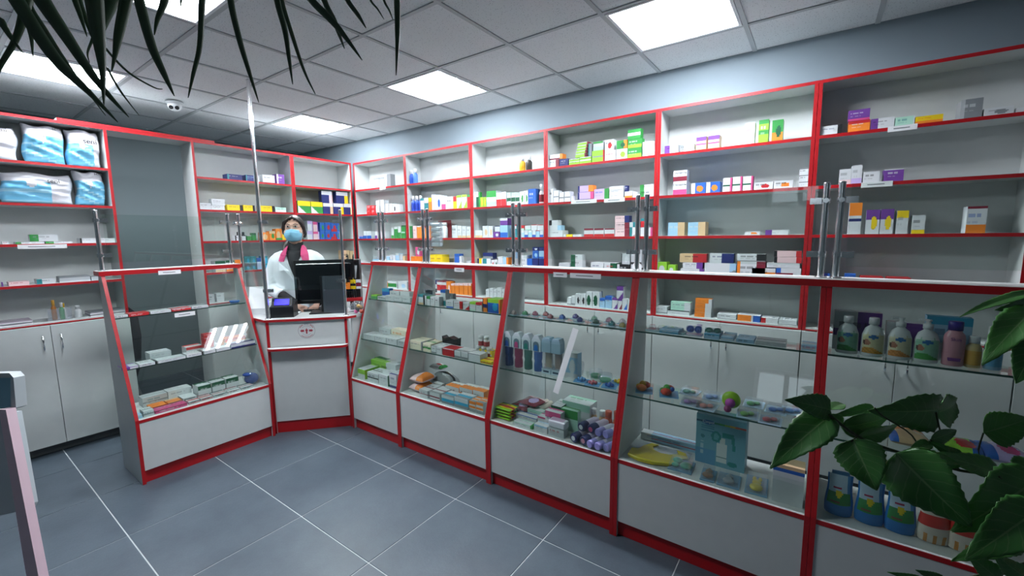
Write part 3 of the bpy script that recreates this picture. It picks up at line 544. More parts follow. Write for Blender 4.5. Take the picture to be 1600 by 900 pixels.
-2.7134|3.075|1.5144|0|0.0488|0.059|0.1034|w Xe Bs2|white carton with beige bottom band, eighth from left, third shelf, second bay from corner|R23
-3.5074|3.075|1.2344|0|0.0478|0.057|0.0894|o To2 Br2|orange carton with orange top band, first from left, fourth shelf, second bay from corner|R24
-3.4534|3.075|1.2344|0|0.0438|0.053|0.0904|o To2 Br2|orange carton with orange top band, second from left, fourth shelf, second bay from corner|R24
-3.4044|3.075|1.2344|0|0.0438|0.053|0.0914|o To2 Br2|orange carton with orange top band, bottom, third pile, fourth shelf, second bay from corner|R24
-3.4274|3.075|1.327|0|0.0658|0.06|0.0958|p Ow|pink carton with white round motif, top, third pile, fourth shelf, second bay from corner|R24
-3.2134|3.075|1.2344|0|0.0818|0.098|0.1124|y Xm|yellow carton with dark lettering, fourth from left, fourth shelf, second bay from corner|R24
-3.1254|3.075|1.2344|0|0.0828|0.099|0.1134|y Xm|yellow carton with dark lettering, fifth from left, fourth shelf, second bay from corner|R24
-2.8764|3.075|1.2344|0|0.0568|0.068|0.1254|b Ba3|blue carton with sky-blue bottom band, sixth from left, fourth shelf, second bay from corner|R24
-2.8144|3.075|1.2344|0|0.0278|0.033|0.1054|w Be3|white carton with grey bottom band, seventh from left, fourth shelf, second bay from corner|R24
-2.7224|3.075|1.2344|0|0.0478|0.057|0.0584|w|plain white carton, eighth from left, fourth shelf, second bay from corner|R24
-3.1894|3.075|0.9644|0|0.0578|0.069|0.1224|w Bk3 Tn3|white carton with black bottom band, first from left, worktop, second bay from corner|R25
-3.1294|3.075|0.9644|0|0.1288|0.11|0.1204|w Mr5 Tm1|white box with red middle band, second from left, worktop, second bay from corner|R25
-2.9964|3.075|0.9644|0|0.0558|0.067|0.1194|o Oh|orange carton with blush round motif, third from left, worktop, second bay from corner|R25
-2.9344|3.075|0.9644|0|0.0448|0.054|0.1024|o Th2|orange carton with blush top band, fourth from left, worktop, second bay from corner|R25
-2.8834|3.075|0.9644|0|0.0518|0.062|0.1054|o Th2|orange carton with blush top band, fifth from left, worktop, second bay from corner|R25
-2.8264|3.075|0.9644|0|0.0518|0.062|0.1094|o Th2|orange carton with blush top band, sixth from left, worktop, second bay from corner|R25
-2.7684|3.075|0.9644|0|0.0548|0.066|0.1124|o Th2|orange carton with blush top band, seventh from left, worktop, second bay from corner|R25
-2.7074|3.075|0.9644|0|0.0338|0.041|0.1154|o Th2|orange carton with blush top band, eighth from left, worktop, second bay from corner|R25
-2.6144|3.075|1.7914|0|0.0268|0.032|0.1394|w Bf4|white carton with mint bottom band, first from left, second shelf, third bay from corner|R32
-2.5834|3.075|1.7914|0|0.0248|0.03|0.1374|d Tw3|dark-green carton with white top band, second from left, second shelf, third bay from corner|R32
-2.5544|3.075|1.7914|0|0.0148|0.03|0.1354|g|plain green carton, third from left, second shelf, third bay from corner|R32
-2.5364|3.075|1.7914|0|0.0338|0.041|0.0884|l Oy|lime carton with yellow round motif, fourth from left, second shelf, third bay from corner|R32
-2.4984|3.075|1.7914|0|0.0298|0.036|0.0864|l Oy|lime carton with yellow round motif, fifth from left, second shelf, third bay from corner|R32
-2.4634|3.075|1.7914|0|0.1078|0.09|0.1374|w Tg4 Ba3|white carton with green top band, sixth from left, second shelf, third bay from corner|R32
-2.3514|3.075|1.7914|0|0.0498|0.06|0.1154|w Br5|white carton with red bottom band, seventh from left, second shelf, third bay from corner|R32
-2.2984|3.075|1.7914|0|0.0548|0.066|0.1174|w Br5|white carton with red bottom band, eighth from left, second shelf, third bay from corner|R32
-2.2354|3.075|1.7914|0|0.0398|0.048|0.1084|w Tf3 Md3|white carton with mint top band, ninth from left, second shelf, third bay from corner|R32
-2.1904|3.075|1.7914|0|0.0418|0.05|0.1054|w Tf3 Md3|white carton with mint top band, tenth from left, second shelf, third bay from corner|R32
-2.1434|3.075|1.7914|0|0.0388|0.047|0.1024|w Tf3 Md3|white carton with mint top band, eleventh from left, second shelf, third bay from corner|R32
-2.1004|3.075|1.7914|0|0.0448|0.054|0.1094|w Og|white carton with green round motif, twelfth from left, second shelf, third bay from corner|R32
-2.0514|3.075|1.7914|0|0.0348|0.042|0.1124|w Og|white carton with green round motif, thirteenth from left, second shelf, third bay from corner|R32
-2.0124|3.075|1.7914|0|0.0718|0.086|0.1234|b Xw|blue carton with dark lettering, fourteenth from left, second shelf, third bay from corner|R32
-2.6134|3.075|1.5144|0|0.0928|0.1|0.0664|w Bs3|white box with beige bottom band, first from left, third shelf, third bay from corner|R33
-2.5164|3.075|1.5144|0|0.0638|0.077|0.1054|w Os|white carton with beige round motif, second from left, third shelf, third bay from corner|R33
-2.4484|3.075|1.5144|0|0.0498|0.06|0.1034|w Os|white carton with beige round motif, third from left, third shelf, third bay from corner|R33
-2.3954|3.075|1.5144|0|0.0728|0.087|0.0514|v Ow|violet box with white round motif, bottom, fourth pile, third shelf, third bay from corner|R33
-2.3754|3.075|1.567|0|0.0568|0.06|0.0498|w Tn1|white box with navy top band, top, fourth pile, third shelf, third bay from corner|R33
-2.3154|3.075|1.5144|0|0.0808|0.097|0.1064|a Bb4|sky-blue carton with blue bottom band, bottom, fifth pile, third shelf, third bay from corner|R33
-2.3134|3.075|1.622|0|0.0798|0.06|0.0598|v Tw3|violet box with white top band, top, fifth pile, third shelf, third bay from corner|R33
-2.1844|3.075|1.5144|0|0.0458|0.055|0.1084|t Tw3 Tr1|teal carton with white top band, sixth from left, third shelf, third bay from corner|R33
-2.0974|3.075|1.5144|0|0.0388|0.047|0.0584|a Tw3|sky-blue carton with white top band, bottom, seventh pile, third shelf, third bay from corner|R33
-2.0974|3.075|1.574|0|0.0388|0.047|0.0418|r Bf4|red box with mint bottom band, top, seventh pile, third shelf, third bay from corner|R33
-2.0554|3.075|1.5144|0|0.0358|0.043|0.0574|w Bb4|white carton with blue bottom band, bottom, eighth pile, third shelf, third bay from corner|R33
-2.0504|3.075|1.573|0|0.0598|0.06|0.0388|w Bf2|white box with mint bottom band, top, eighth pile, third shelf, third bay from corner|R33
-2.0164|3.075|1.5144|0|0.0358|0.043|0.0564|a Tw3|sky-blue carton with white top band, ninth from left, third shelf, third bay from corner|R33
-1.9774|3.075|1.5144|0|0.0348|0.042|0.0564|w Bb4|white carton with blue bottom band, bottom, tenth pile, third shelf, third bay from corner|R33
-1.9854|3.075|1.572|0|0.0558|0.06|0.0468|w Tr1|white box with red top band, top, tenth pile, third shelf, third bay from corner|R33
-1.9384|3.075|1.5144|0|0.0338|0.041|0.0554|a Tr1|sky-blue carton with red top band, eleventh from left, third shelf, third bay from corner|R33
-1.9014|3.075|1.5144|0|0.0338|0.041|0.0544|w Bb4|white carton with blue bottom band, bottom, twelfth pile, third shelf, third bay from corner|R33
-1.9254|3.075|1.571|0|0.0588|0.06|0.0458|w Tr1|white box with red top band, top, twelfth pile, third shelf, third bay from corner|R33
-2.5864|3.075|1.2344|0|0.0608|0.073|0.0864|y Ln3 Rw2|yellow carton with navy left end, first from left, fourth shelf, third bay from corner|R34
-2.5214|3.075|1.2344|0|0.0938|0.11|0.0874|w Lt5 Bg2|white box with teal left end, bottom, second pile, fourth shelf, third bay from corner|R34
-2.5194|3.075|1.323|0|0.1158|0.06|0.0518|n Be4|navy box with grey bottom band, top, second pile, fourth shelf, third bay from corner|R34
-2.4224|3.075|1.2344|0|0.0318|0.038|0.0774|w Or|white carton with red round motif, third from left, fourth shelf, third bay from corner|R34
-2.3864|3.075|1.2344|0|0.0348|0.042|0.0784|w Od|white carton with dark-green round motif, fourth from left, fourth shelf, third bay from corner|R34
-2.3454|3.075|1.2344|0|0.0538|0.065|0.1084|w Ba4|white carton with sky-blue bottom band, fifth from left, fourth shelf, third bay from corner|R34
-2.2874|3.075|1.2344|0|0.0548|0.066|0.1034|a Ro4|sky-blue carton with orange right end, sixth from left, fourth shelf, third bay from corner|R34
-2.1824|3.075|1.2344|0|0.0328|0.039|0.0944|w Bp2|white carton with pink bottom band, bottom, seventh pile, fourth shelf, third bay from corner|R34
-2.1814|3.075|1.33|0|0.0328|0.039|0.0718|a Tn2|sky-blue carton with navy top band, top, seventh pile, fourth shelf, third bay from corner|R34
-2.1004|3.075|1.2344|0|0.0658|0.079|0.1244|w Xe|white carton with dark lettering, eighth from left, fourth shelf, third bay from corner|R34
-2.0304|3.075|1.2344|0|0.0508|0.061|0.0974|b Bk2|blue carton with black bottom band, ninth from left, fourth shelf, third bay from corner|R34
-1.9754|3.075|1.2344|0|0.0568|0.068|0.0994|n Ba4|navy carton with sky-blue bottom band, bottom, tenth pile, fourth shelf, third bay from corner|R34
-1.9744|3.075|1.335|0|0.0558|0.06|0.0638|b Oa|blue box with sky-blue round motif, second up, tenth pile, fourth shelf, third bay from corner|R34
-1.9744|3.075|1.4|0|0.0568|0.06|0.0308|n Ow|navy box with white round motif, top, tenth pile, fourth shelf, third bay from corner|R34
-1.9114|3.075|1.2344|0|0.0468|0.056|0.1004|n Ba4|navy carton with sky-blue bottom band, bottom, eleventh pile, fourth shelf, third bay from corner|R34
-1.9104|3.075|1.336|0|0.0458|0.055|0.0628|a Bb2|sky-blue carton with blue bottom band, second up, eleventh pile, fourth shelf, third bay from corner|R34
-1.9104|3.075|1.4|0|0.0468|0.056|0.0308|n Xw|navy box with dark lettering, top, eleventh pile, fourth shelf, third bay from corner|R34
-2.4934|3.075|0.9644|0|0.0398|0.048|0.0734|w Xe|white carton with dark lettering, first from left, worktop, third bay from corner|R35
-2.4474|3.075|0.9644|0|0.0388|0.047|0.0854|w Xe|white carton with dark lettering, second from left, worktop, third bay from corner|R35
-2.4034|3.075|0.9644|0|0.0368|0.044|0.0784|w Xe|white carton with dark lettering, third from left, worktop, third bay from corner|R35
-2.3614|3.075|0.9644|0|0.0458|0.055|0.0934|w Xe|white carton with dark lettering, fourth from left, worktop, third bay from corner|R35
-2.3104|3.075|0.9644|0|0.0308|0.037|0.0844|w Xe|white carton with dark lettering, fifth from left, worktop, third bay from corner|R35
-4.415|1.7536|2.0714|1|0.1248|0.1|0.0484|n Lt1 Xw|navy box with teal left end, first from left, top shelf, bay right of doorway|L21
-4.415|1.9106|2.0714|1|0.1188|0.1|0.0554|n Lt1 Rw4 Xa|navy box with teal left end, second from left, top shelf, bay right of doorway|L21
-4.415|2.0606|2.0714|1|0.1138|0.1|0.0734|w Xk Be1|white box with grey bottom band, third from left, top shelf, bay right of doorway|L21
-4.415|2.1946|2.0714|1|0.0748|0.09|0.0924|v Lw2 Xw|violet carton with white left end, fourth from left, top shelf, bay right of doorway|L21
-4.415|1.4996|1.7914|1|0.1038|0.09|0.0564|w Lq2 Xk|white box with light-grey left end, first from left, second shelf, bay right of doorway|L22
-4.415|1.6046|1.7914|1|0.1038|0.09|0.0394|w Xk|white box with dark lettering, bottom, second pile, second shelf, bay right of doorway|L22
-4.415|1.6096|1.832|1|0.1038|0.06|0.0558|w Xk|white box with dark lettering, top, second pile, second shelf, bay right of doorway|L22
-4.415|1.7306|1.7914|1|0.1288|0.09|0.0514|y Rk2 Xk|yellow box with black right end, third from left, second shelf, bay right of doorway|L22
-4.415|1.8656|1.7914|1|0.1008|0.09|0.0544|y Rk2 Xk|yellow box with black right end, fourth from left, second shelf, bay right of doorway|L22
-4.415|2.0196|1.7914|1|0.1318|0.09|0.0564|y Rk2 Xk|yellow box with black right end, fifth from left, second shelf, bay right of doorway|L22
-4.415|2.1576|1.7914|1|0.1058|0.09|0.0474|f Bw5 Xe|mint box with white bottom band, sixth from left, second shelf, bay right of doorway|L22
-4.415|1.7716|1.5144|1|0.0418|0.05|0.0474|w Lk2 Xk|white box with black left end, first from left, third shelf, bay right of doorway|L23
-4.415|1.8316|1.5144|1|0.0318|0.038|0.0464|w Tk1|white carton with black top band, second from left, third shelf, bay right of doorway|L23
-4.415|1.8756|1.5144|1|0.0388|0.047|0.0464|g Tw1|green carton with white top band, third from left, third shelf, bay right of doorway|L23
-4.415|1.9206|1.5144|1|0.0358|0.043|0.0704|g Td3|green carton with dark-green top band, fourth from left, third shelf, bay right of doorway|L23
-4.415|2.0106|1.5144|1|0.0648|0.078|0.0764|o Qs Lg1|orange carton with beige round motif, fifth from left, third shelf, bay right of doorway|L23
-4.415|2.0806|1.5144|1|0.0568|0.068|0.0884|o Ts3 Og|orange carton with beige top band, sixth from left, third shelf, bay right of doorway|L23
-4.415|2.1436|1.5144|1|0.0588|0.071|0.1114|o Qs Bg2|orange carton with beige round motif, seventh from left, third shelf, bay right of doorway|L23
-4.415|2.2056|1.5144|1|0.0568|0.068|0.0564|y Oo|yellow box with orange round motif, eighth from left, third shelf, bay right of doorway|L23
-4.415|1.5906|1.2344|1|0.0808|0.097|0.0974|w Td4 Bs2|white carton with dark-green top band, first from left, fourth shelf, bay right of doorway|L24
-4.415|1.6756|1.2344|1|0.0698|0.084|0.0994|w Td2 Bo2|white carton with dark-green top band, second from left, fourth shelf, bay right of doorway|L24
-4.415|1.7526|1.2344|1|0.0528|0.063|0.1014|s To4|beige carton with orange top band, third from left, fourth shelf, bay right of doorway|L24
-4.415|1.8316|1.2344|1|0.0488|0.059|0.0544|t Oc|teal box with cyan round motif, bottom, fourth pile, fourth shelf, bay right of doorway|L24
-4.415|1.8376|1.29|1|0.0488|0.059|0.0748|t Oc|teal carton with cyan round motif, top, fourth pile, fourth shelf, bay right of doorway|L24
-4.415|1.8836|1.2344|1|0.0488|0.059|0.0514|t Oc|teal box with cyan round motif, bottom, fifth pile, fourth shelf, bay right of doorway|L24
-4.415|1.8906|1.287|1|0.0478|0.057|0.0748|t Oc|teal carton with cyan round motif, top, fifth pile, fourth shelf, bay right of doorway|L24
-4.415|1.9446|1.2344|1|0.0398|0.048|0.1094|a Tb3|sky-blue carton with blue top band, sixth from left, fourth shelf, bay right of doorway|L24
-4.415|1.9836|1.2344|1|0.0558|0.067|0.0514|c Tt3|cyan box with teal top band, bottom, seventh pile, fourth shelf, bay right of doorway|L24
-4.415|1.9896|1.287|1|0.0558|0.06|0.0738|c Tt3|cyan carton with teal top band, top, seventh pile, fourth shelf, bay right of doorway|L24
-4.415|1.4956|0.9644|1|0.0628|0.075|0.0744|q Xk|light-grey carton with dark lettering, first from left, worktop, bay right of doorway|L25
-4.415|1.5706|0.9644|1|0.0658|0.079|0.0774|w Xe Le1|white carton with grey left end, second from left, worktop, bay right of doorway|L25
-4.415|2.3886|1.7914|1|0.1358|0.09|0.1244|g Ty4 Ew|green box with yellow top band, first from left, second shelf, bay left of corner|L32
-4.415|2.5306|1.7914|1|0.1328|0.09|0.1224|g Ty4 Ew|green box with yellow top band, second from left, second shelf, bay left of corner|L32
-4.415|2.6686|1.7914|1|0.1158|0.09|0.1154|n Rs3 Tw3|navy box with beige right end, bottom, third pile, second shelf, bay left of corner|L32
-4.415|2.6586|1.908|1|0.1248|0.06|0.1288|n Rh3 Tw3|navy box with blush right end, top, third pile, second shelf, bay left of corner|L32
-4.415|2.7906|1.7914|1|0.1238|0.09|0.1184|n Ry3 Tw3|navy box with yellow right end, bottom, fourth pile, second shelf, bay left of corner|L32
-4.415|2.8326|1.913|1|0.1448|0.06|0.1268|n Ry3 Tw3|navy box with yellow right end, top, fourth pile, second shelf, bay left of corner|L32
-4.415|2.9186|1.7914|1|0.1248|0.09|0.1204|n Ry3 Tw3|navy box with yellow right end, fifth from left, second shelf, bay left of corner|L32
-4.415|2.4686|1.5144|1|0.0608|0.073|0.0894|w Tu4 Ru2|white carton with lilac top band, bottom, first pile, third shelf, bay left of corner|L33
-4.415|2.4766|1.605|1|0.0558|0.06|0.1058|w Tu3 Ru2|white carton with lilac top band, top, first pile, third shelf, bay left of corner|L33
-4.415|2.5356|1.5144|1|0.0678|0.081|0.0824|h Tp3 Ru2|blush carton with pink top band, bottom, second pile, third shelf, bay left of corner|L33
-4.415|2.5396|1.598|1|0.0558|0.06|0.1038|h Tp3 Rv2|blush carton with pink top band, top, second pile, third shelf, bay left of corner|L33
-4.415|2.6096|1.5144|1|0.0538|0.065|0.0824|b Og Tb2|blue carton with green round motif, bottom, third pile, third shelf, bay left of corner|L33
-4.415|2.6166|1.598|1|0.0538|0.06|0.0978|b Og Tb2|blue carton with green round motif, top, third pile, third shelf, bay left of corner|L33
-4.415|2.6686|1.5144|1|0.0688|0.083|0.0824|b Or Tb2|blue carton with red round motif, bottom, fourth pile, third shelf, bay left of corner|L33
-4.415|2.6756|1.598|1|0.0688|0.06|0.0988|b Or Tb2|blue carton with red round motif, top, fourth pile, third shelf, bay left of corner|L33
-4.415|2.7426|1.5144|1|0.0668|0.08|0.0824|b Or Br3|blue carton with red round motif, bottom, fifth pile, third shelf, bay left of corner|L33
-4.415|2.7486|1.598|1|0.0678|0.06|0.0978|b Or Br3|blue carton with red round motif, top, fifth pile, third shelf, bay left of corner|L33
-4.415|2.8136|1.5144|1|0.0278|0.033|0.0824|b Og|blue carton with green round motif, bottom, sixth pile, third shelf, bay left of corner|L33
-4.415|2.8206|1.598|1|0.0278|0.033|0.0988|b Og|blue carton with green round motif, top, sixth pile, third shelf, bay left of corner|L33
-4.415|2.8766|1.2344|1|0.0808|0.097|0.1504|s Xk Ok|beige carton with black round motif, first from left, fourth shelf, bay left of corner|L34
-4.415|2.9626|1.2344|1|0.0788|0.095|0.1404|s Ok Bo2|beige carton with black round motif, second from left, fourth shelf, bay left of corner|L34
-4.415|3.0586|0.9644|1|0.1228|0.11|0.1154|i By4 Xe|ivory box with yellow bottom band, first from left, worktop, bay left of corner|L35
-4.415|0.3666|1.5144|1|0.0308|0.037|0.0194|w Xr|white box with dark lettering, first from left, third shelf, leftmost wall bay|L03
-4.415|0.4256|1.5144|1|0.1328|0.1|0.0134|w Lg2 Xe|white box with green left end, bottom, second pile, third shelf, leftmost wall bay|L03
-4.415|0.4926|1.531|1|0.1348|0.06|0.0468|w Lg3 Xe|white box with green left end, top, second pile, third shelf, leftmost wall bay|L03
-4.415|0.5646|1.5144|1|0.1318|0.1|0.0154|w Lg3 Xe|white box with green left end, third from left, third shelf, leftmost wall bay|L03
-4.415|0.7386|1.5144|1|0.0908|0.1|0.0354|w Lk1 Xe|white box with black left end, fourth from left, third shelf, leftmost wall bay|L03
-4.415|0.8366|1.5144|1|0.0958|0.1|0.0344|w Xe|white box with dark lettering, fifth from left, third shelf, leftmost wall bay|L03
-4.415|0.3366|1.2344|1|0.0068|0.03|0.0294|v|plain violet carton, first from left, fourth shelf, leftmost wall bay|L04
-4.415|0.3676|1.2344|1|0.0928|0.11|0.0264|h Xr|blush box with dark lettering, second from left, fourth shelf, leftmost wall bay|L04
-4.415|0.4956|1.2344|1|0.0908|0.109|0.0344|w Lt3 Xk|white box with teal left end, third from left, fourth shelf, leftmost wall bay|L04
-4.415|0.6056|1.2344|1|0.1608|0.11|0.0424|q Bw3 Te2|light-grey box with white bottom band, fourth from left, fourth shelf, leftmost wall bay|L04
-4.415|0.7726|1.2344|1|0.0428|0.051|0.0334|q Te2|light-grey box with grey top band, fifth from left, fourth shelf, leftmost wall bay|L04
'''
# ---------------------------------------------------------------- printed boxes
PAL = {k: srgb(v) for k, v in dict(w='cbd0d3', r='b8262b', b='2a5fb4', n='1f2a66', g='2f8a3f', l='8cc63a', y='e6c71e', o='e5822c', p='c94a80', v='6a3d8f', k='1c1d20', e='83898d', c='2f9ec4', t='2a7f86',
       m='7a2436', s='d3b48c', d='17553a', a='9cc3dd', i='e3dcc4', u='b9a6d6', h='e3c3c6', q='b6bcc0', f='a9d6c3').items()}
def colour_at(t, u, v, sd):
    c = t[0]
    for k in t[1:]:
        a = k[0]; cc = k[1] if len(k) > 1 else 'k'; s = int(k[2]) / 10 if len(k) > 2 else None
        if a == 'T' and v > 1 - (s or .3): c = cc
        elif a == 'B' and v < (s or .3): c = cc
        elif a == 'L' and u < (s or .3): c = cc
        elif a == 'R' and u > 1 - (s or .3): c = cc
        elif a == 'M' and abs(v - .45) < (s or .2) / 2: c = cc
        elif a == 'D' and u + (1 - v) * .8 > 1.05 + .5 * v: c = cc
        elif a == 'E' and u + v < .62: c = cc
        elif a == 'O' and (u - .6) ** 2 + ((v - .45) * .8) ** 2 < .05: c = cc
        elif a == 'Q' and (u - .45) ** 2 + ((v - .42) * .9) ** 2 < .10: c = cc
        elif a == 'X':
            i = int(u * 17 + sd)
            if .60 < v < .74 and .1 < u < .68 and (i * 7 + sd) % 5: return tuple(.45*p+.55*q for p, q in zip(PAL[c], PAL[cc]))
            elif .36 < v < .44 and .1 < u < .6 and (i * 5 + sd) % 4: return tuple(.75*p+.25*q for p, q in zip(PAL[c], PAL[cc]))
    return PAL[c]
def pbox(name, w, d, h, pat, parent=None, loc=(0,0,0), rot=0, sd=1, top=False, film=False, cell=.0048, inflate=0.0):
    t = pat.split(); b = MB()
    nx = max(4, min(26, int(w / cell))); nz = max(4, min(22, int(h / cell)))
    base = PAL[t[0]]; sidec = base; topc = base
    for k in t[1:]:
        if k[0] == 'T' : topc = PAL[k[1]]
        if k[0] == 'R' : sidec = PAL[k[1]]
    def grid(P, nx, nz, fn):
        vs = [P(i / nx, j / nz) for j in range(nz + 1) for i in range(nx + 1)]
        o = len(b.v); b.v += vs
        for j in range(nz):
            for i in range(nx):
                b.f.append([o + j*(nx+1)+i, o + j*(nx+1)+i+1, o + (j+1)*(nx+1)+i+1, o + (j+1)*(nx+1)+i]); b.m.append(0); b.c.append(fn((i+.5)/nx, (j+.5)/nz)); b.sm.append(bool(inflate))
    fn = lambda u, v: colour_at(t, u, v, sd)
    if top: nz2 = max(3, min(22, int(d / cell)))
    if inflate:
        def bul(u, v): return inflate * (16 * u * (1-u) * v * (1-v)) ** .35
        n1 = max(nx, 8); n2 = max(nz2 if top else nz, 8)
        if top:
            def TP(u, v): q = bul(u, v); return (w*u, d*v, h*.45 + q*h*.55 + .004*math.sin(9*u+sd)*math.sin(7*v+sd)*q)
            def BT(u, v): return (w*u, d*(1-v), h*.45 - bul(u, 1-v)*h*.45 )
            grid(TP, n1, n2, fn); grid(BT, n1, n2, lambda u, v: base)
        else:
            grid(lambda u, v: (w*u, d*.5 - bul(u, v)*d*.5 + .004*math.sin(11*u+sd)*math.sin(9*v), h*v), n1, n2, fn); grid(lambda u, v: (w*(1-u), d*.5 + bul(1-u, v)*d*.5, h*v), n1, n2, lambda u, v: base)
    else:
        grid(lambda u, v: (w*u, 0, h*v), nx, nz, fn)
        uc = [k for k in t[1:] if k[0] == 'U']
        if top: grid(lambda u, v: (w*u, d*v, h), nx, nz2, (lambda u, v: colour_at([uc[0][1], 'Xk'], u, v, sd)) if uc else fn)
        else: b.add([(0,0,h),(w,0,h),(w,d,h),(0,d,h)], [(0,1,2,3)], 0, topc)
        b.add([(0,0,0),(w,0,0),(w,d,0),(0,d,0)], [(3,2,1,0)], 0, base)
        b.add([(w,0,0),(w,d,0),(w,d,h),(w,0,h)], [(0,1,2,3)], 0, sidec)
        b.add([(0,0,0),(0,d,0),(0,d,h),(0,0,h)], [(3,2,1,0)], 0, base)
        b.add([(0,d,0),(w,d,0),(w,d,h),(0,d,h)], [(3,2,1,0)], 0, base)
    return b.build(name, M_FILM if film else M_PRINT, parent, loc, rot)
GR = {'R1':'bay right of the corner', 'R2':'second bay from the corner', 'R3':'third bay from the corner', 'R4':'fourth bay from the corner', 'R5':'fifth bay from the corner', 'R6':'rightmost wall bay', 'L2':'bay right of the doorway', 'L3':'bay left of the corner', 'L0':'leftmost wall bay'}
M_INK = mat('black_ink', '141416', .5)
for q, ln in enumerate(BOXES.strip().split('\n')):
    x, y, z, r, w_, d_, h_, pat, lab, g = ln.split('|'); x, y, z, w_, d_, h_ = map(float, (x, y, z, w_, d_, h_))
    gl = 'Gl' in pat; pat = ' '.join(k for k in pat.split() if k != 'Gl')
    if h_ < .006: h_ = .012
    rt = PI/2 if r == '1' else 0
    e = None
    nmk = 'carton' if ' carton' in lab else 'medicine_box'
    o = pbox(nmk, w_, d_, h_, pat, None, (x, y, z), rt, q % 11)
    tag(o, lab, 'carton' if nmk == 'carton' else 'medicine box', ('upright cartons in the ' if nmk == 'carton' else 'medicine boxes in the ') + GR[g[:2]])
    if gl: text('lettering', 'Глутаргин', .017, M_INK, o, (w_*.5, -.0006, h_*.68), (PI/2, 0, 0))
# shelf edge price labels
def plabel(x, y, z, w, rot, lab, tilt=0):
    u = empty('price_label', lab, 'price label', (x, y, z), rot, 'white price labels on shelf edges')
    b = MB(); b.box(0, w, -.0035, -.0025, -.016, .012); b.build('card', M_PAPER, u); b = MB(); b.box(w*.2, w*.75, -.0042, -.0036, -.004, .001); b.build('printed_line', mat('grey_ink', '7c8086', .6), u)
plabel(-3.94, 3.06, 2.058, .10, 0, 'white price label under the silver boxes in the corner bay')
plabel(-1.60, 3.06, 1.785, .215, 0, 'white price label under lilac boxes, fourth bay from corner')
plabel(.262, 3.06, 2.062, .115, 0, 'white price label on top shelf edge of rightmost wall bay')
plabel(.172, 3.06, 1.782, .13, 0, 'white price label on second shelf edge of rightmost wall bay')
plabel(-1.325, 3.06, 1.782, .16, 0, 'white price label under blue box, third bay from corner')
plabel(-4.40, .43, 1.497, .235, PI/2, 'white price label under green-ended boxes, leftmost wall bay')
plabel(-3.725, .99, 1.305, .13, PI/2, 'white label under the top rail of the separate left counter')
plabel(-3.60, 1.02, 1.012, .12, PI/2, 'white label on upper glass shelf edge of separate left counter')
plabel(-2.05, 2.19, 1.302, .09, 0, 'white label under the top rail, second right-hand counter')
plabel(-1.26, 2.19, 1.302, .09, 0, 'white label under the top rail, bottle-pack counter, left')
plabel(-1.15, 2.19, 1.302, .19, 0, 'long white label under the top rail, bottle-pack counter, right')
# bottles on the wall shelves
def bottle(name, x, y, z, r, h, body, cap, lab, cat='bottle', group=None, ncap=.28, sy=1.0, label_c=None, rot=0, neck=.55):
    u = empty(name, lab, cat, (x, y, z), rot, group); hb = h*(1-ncap)
    b = MB(); b.lathe([(r*.9,0),(r,.003),(r,hb*.78),(r*.92,hb*.87),(r*neck,hb*.97),(r*neck,hb)], 18, sy=sy); b.build('body', body, u)
    b = MB(); b.lathe([(r*neck*1.12,hb),(r*neck*1.12,h-.002),(r*neck*.95,h)], 16, sy=sy); b.build('cap', cap, u)
    if label_c:
        b = MB(); b.lathe([(r*1.012,hb*.12),(r*1.012,hb*.7)], 18, sy=sy, cap=False); b.build('wrap_label', label_c, u)
    return u
C = lambda n, h, r=.35: mat(n, h, r)
PW, PBL, PNV = C('white_plastic', 'dfe2e4'), C('blue_plastic', '2c55b8'), C('navy_plastic', '1f2650')
g = 'blue spray bottles in the second bay from corner'
bottle('spray_bottle', -3.468, 3.10, 2.072, .024, .14, PBL, PW, 'left blue bottle with white cap, top shelf, second bay from corner', group=g)
bottle('spray_bottle', -3.412, 3.10, 2.072, .024, .15, C('mid_blue_plastic', '4f7fd0'), PW, 'right lighter blue bottle with white cap, top shelf, second bay from corner', group=g)
for k, t in enumerate(('left', 'middle', 'right')): bottle('spray_bottle', -3.455+k*.054, 3.10, 1.792, .023, .155, PBL, PW, t+' of three dark blue bottles, second shelf, second bay from corner', group=g, label_c=C('royal_blue_label','2340a8'))
g = 'yellow and black bottles'
bottle('syrup_bottle', -2.10, 3.12, 2.072, .028, .12, C('yellow_label', 'dba52b'), PW, 'yellow bottle with white cap, top shelf, third bay from corner', group=g)
bottle('syrup_bottle', -2.045, 3.14, 2.072, .027, .125, C('dark_label', '33302c'), PW, 'dark bottle with white cap, top shelf, third bay from corner', group=g)
for k, t in enumerate(('left', 'right')): bottle('dropper_bottle', -1.905+k*.045, 3.11, 1.792, .020, .16, C('white_glaze', 'd8d4d6'), PW, t+' white bottle with dark red band, second shelf, third bay from corner', label_c=C('dark_red_label', '7f2a33'), group='white bottles with red bands', ncap=.35)
for k, t in enumerate(('left', 'right')): bottle('powder_bottle', -3.115+k*.072, 3.12, 1.515, .032, .15, PW, PW, t+' white round-topped bottle, third shelf, second bay from corner', group='round-topped white bottles', ncap=.2, neck=.8)
b = MB(); b.box(-3.18, -3.0, 3.17, 3.175, 1.515, 1.69); tag(b.build('red_card', C('red_card', '8c2f38', .6)), 'red card standing behind the round-topped white bottles', 'card')
for k in range(2): bottle('dark_bottle', -4.43 if 0 else -4.455, 1.815+k*.045, 1.515, .017, .08, M_BLACK, M_BLACK, ('left' if k == 0 else 'right')+' small black bottle on third shelf, bay right of doorway', group='small black bottles')
u = empty('clear_tub', 'round clear and blue tub on fourth shelf, bay right of corner', 'tub', (-4.16, 3.14, 1.235)); b = MB(); b.lathe([(.045,0),(.055,.05),(.05,.075)], 20); b.build('body', M_CLEARP, u); b = MB(); b.lathe([(.042,.002),(.048,.04)], 18); b.build('contents', C('pale_blue_pads', '7fb6d4', .7), u)
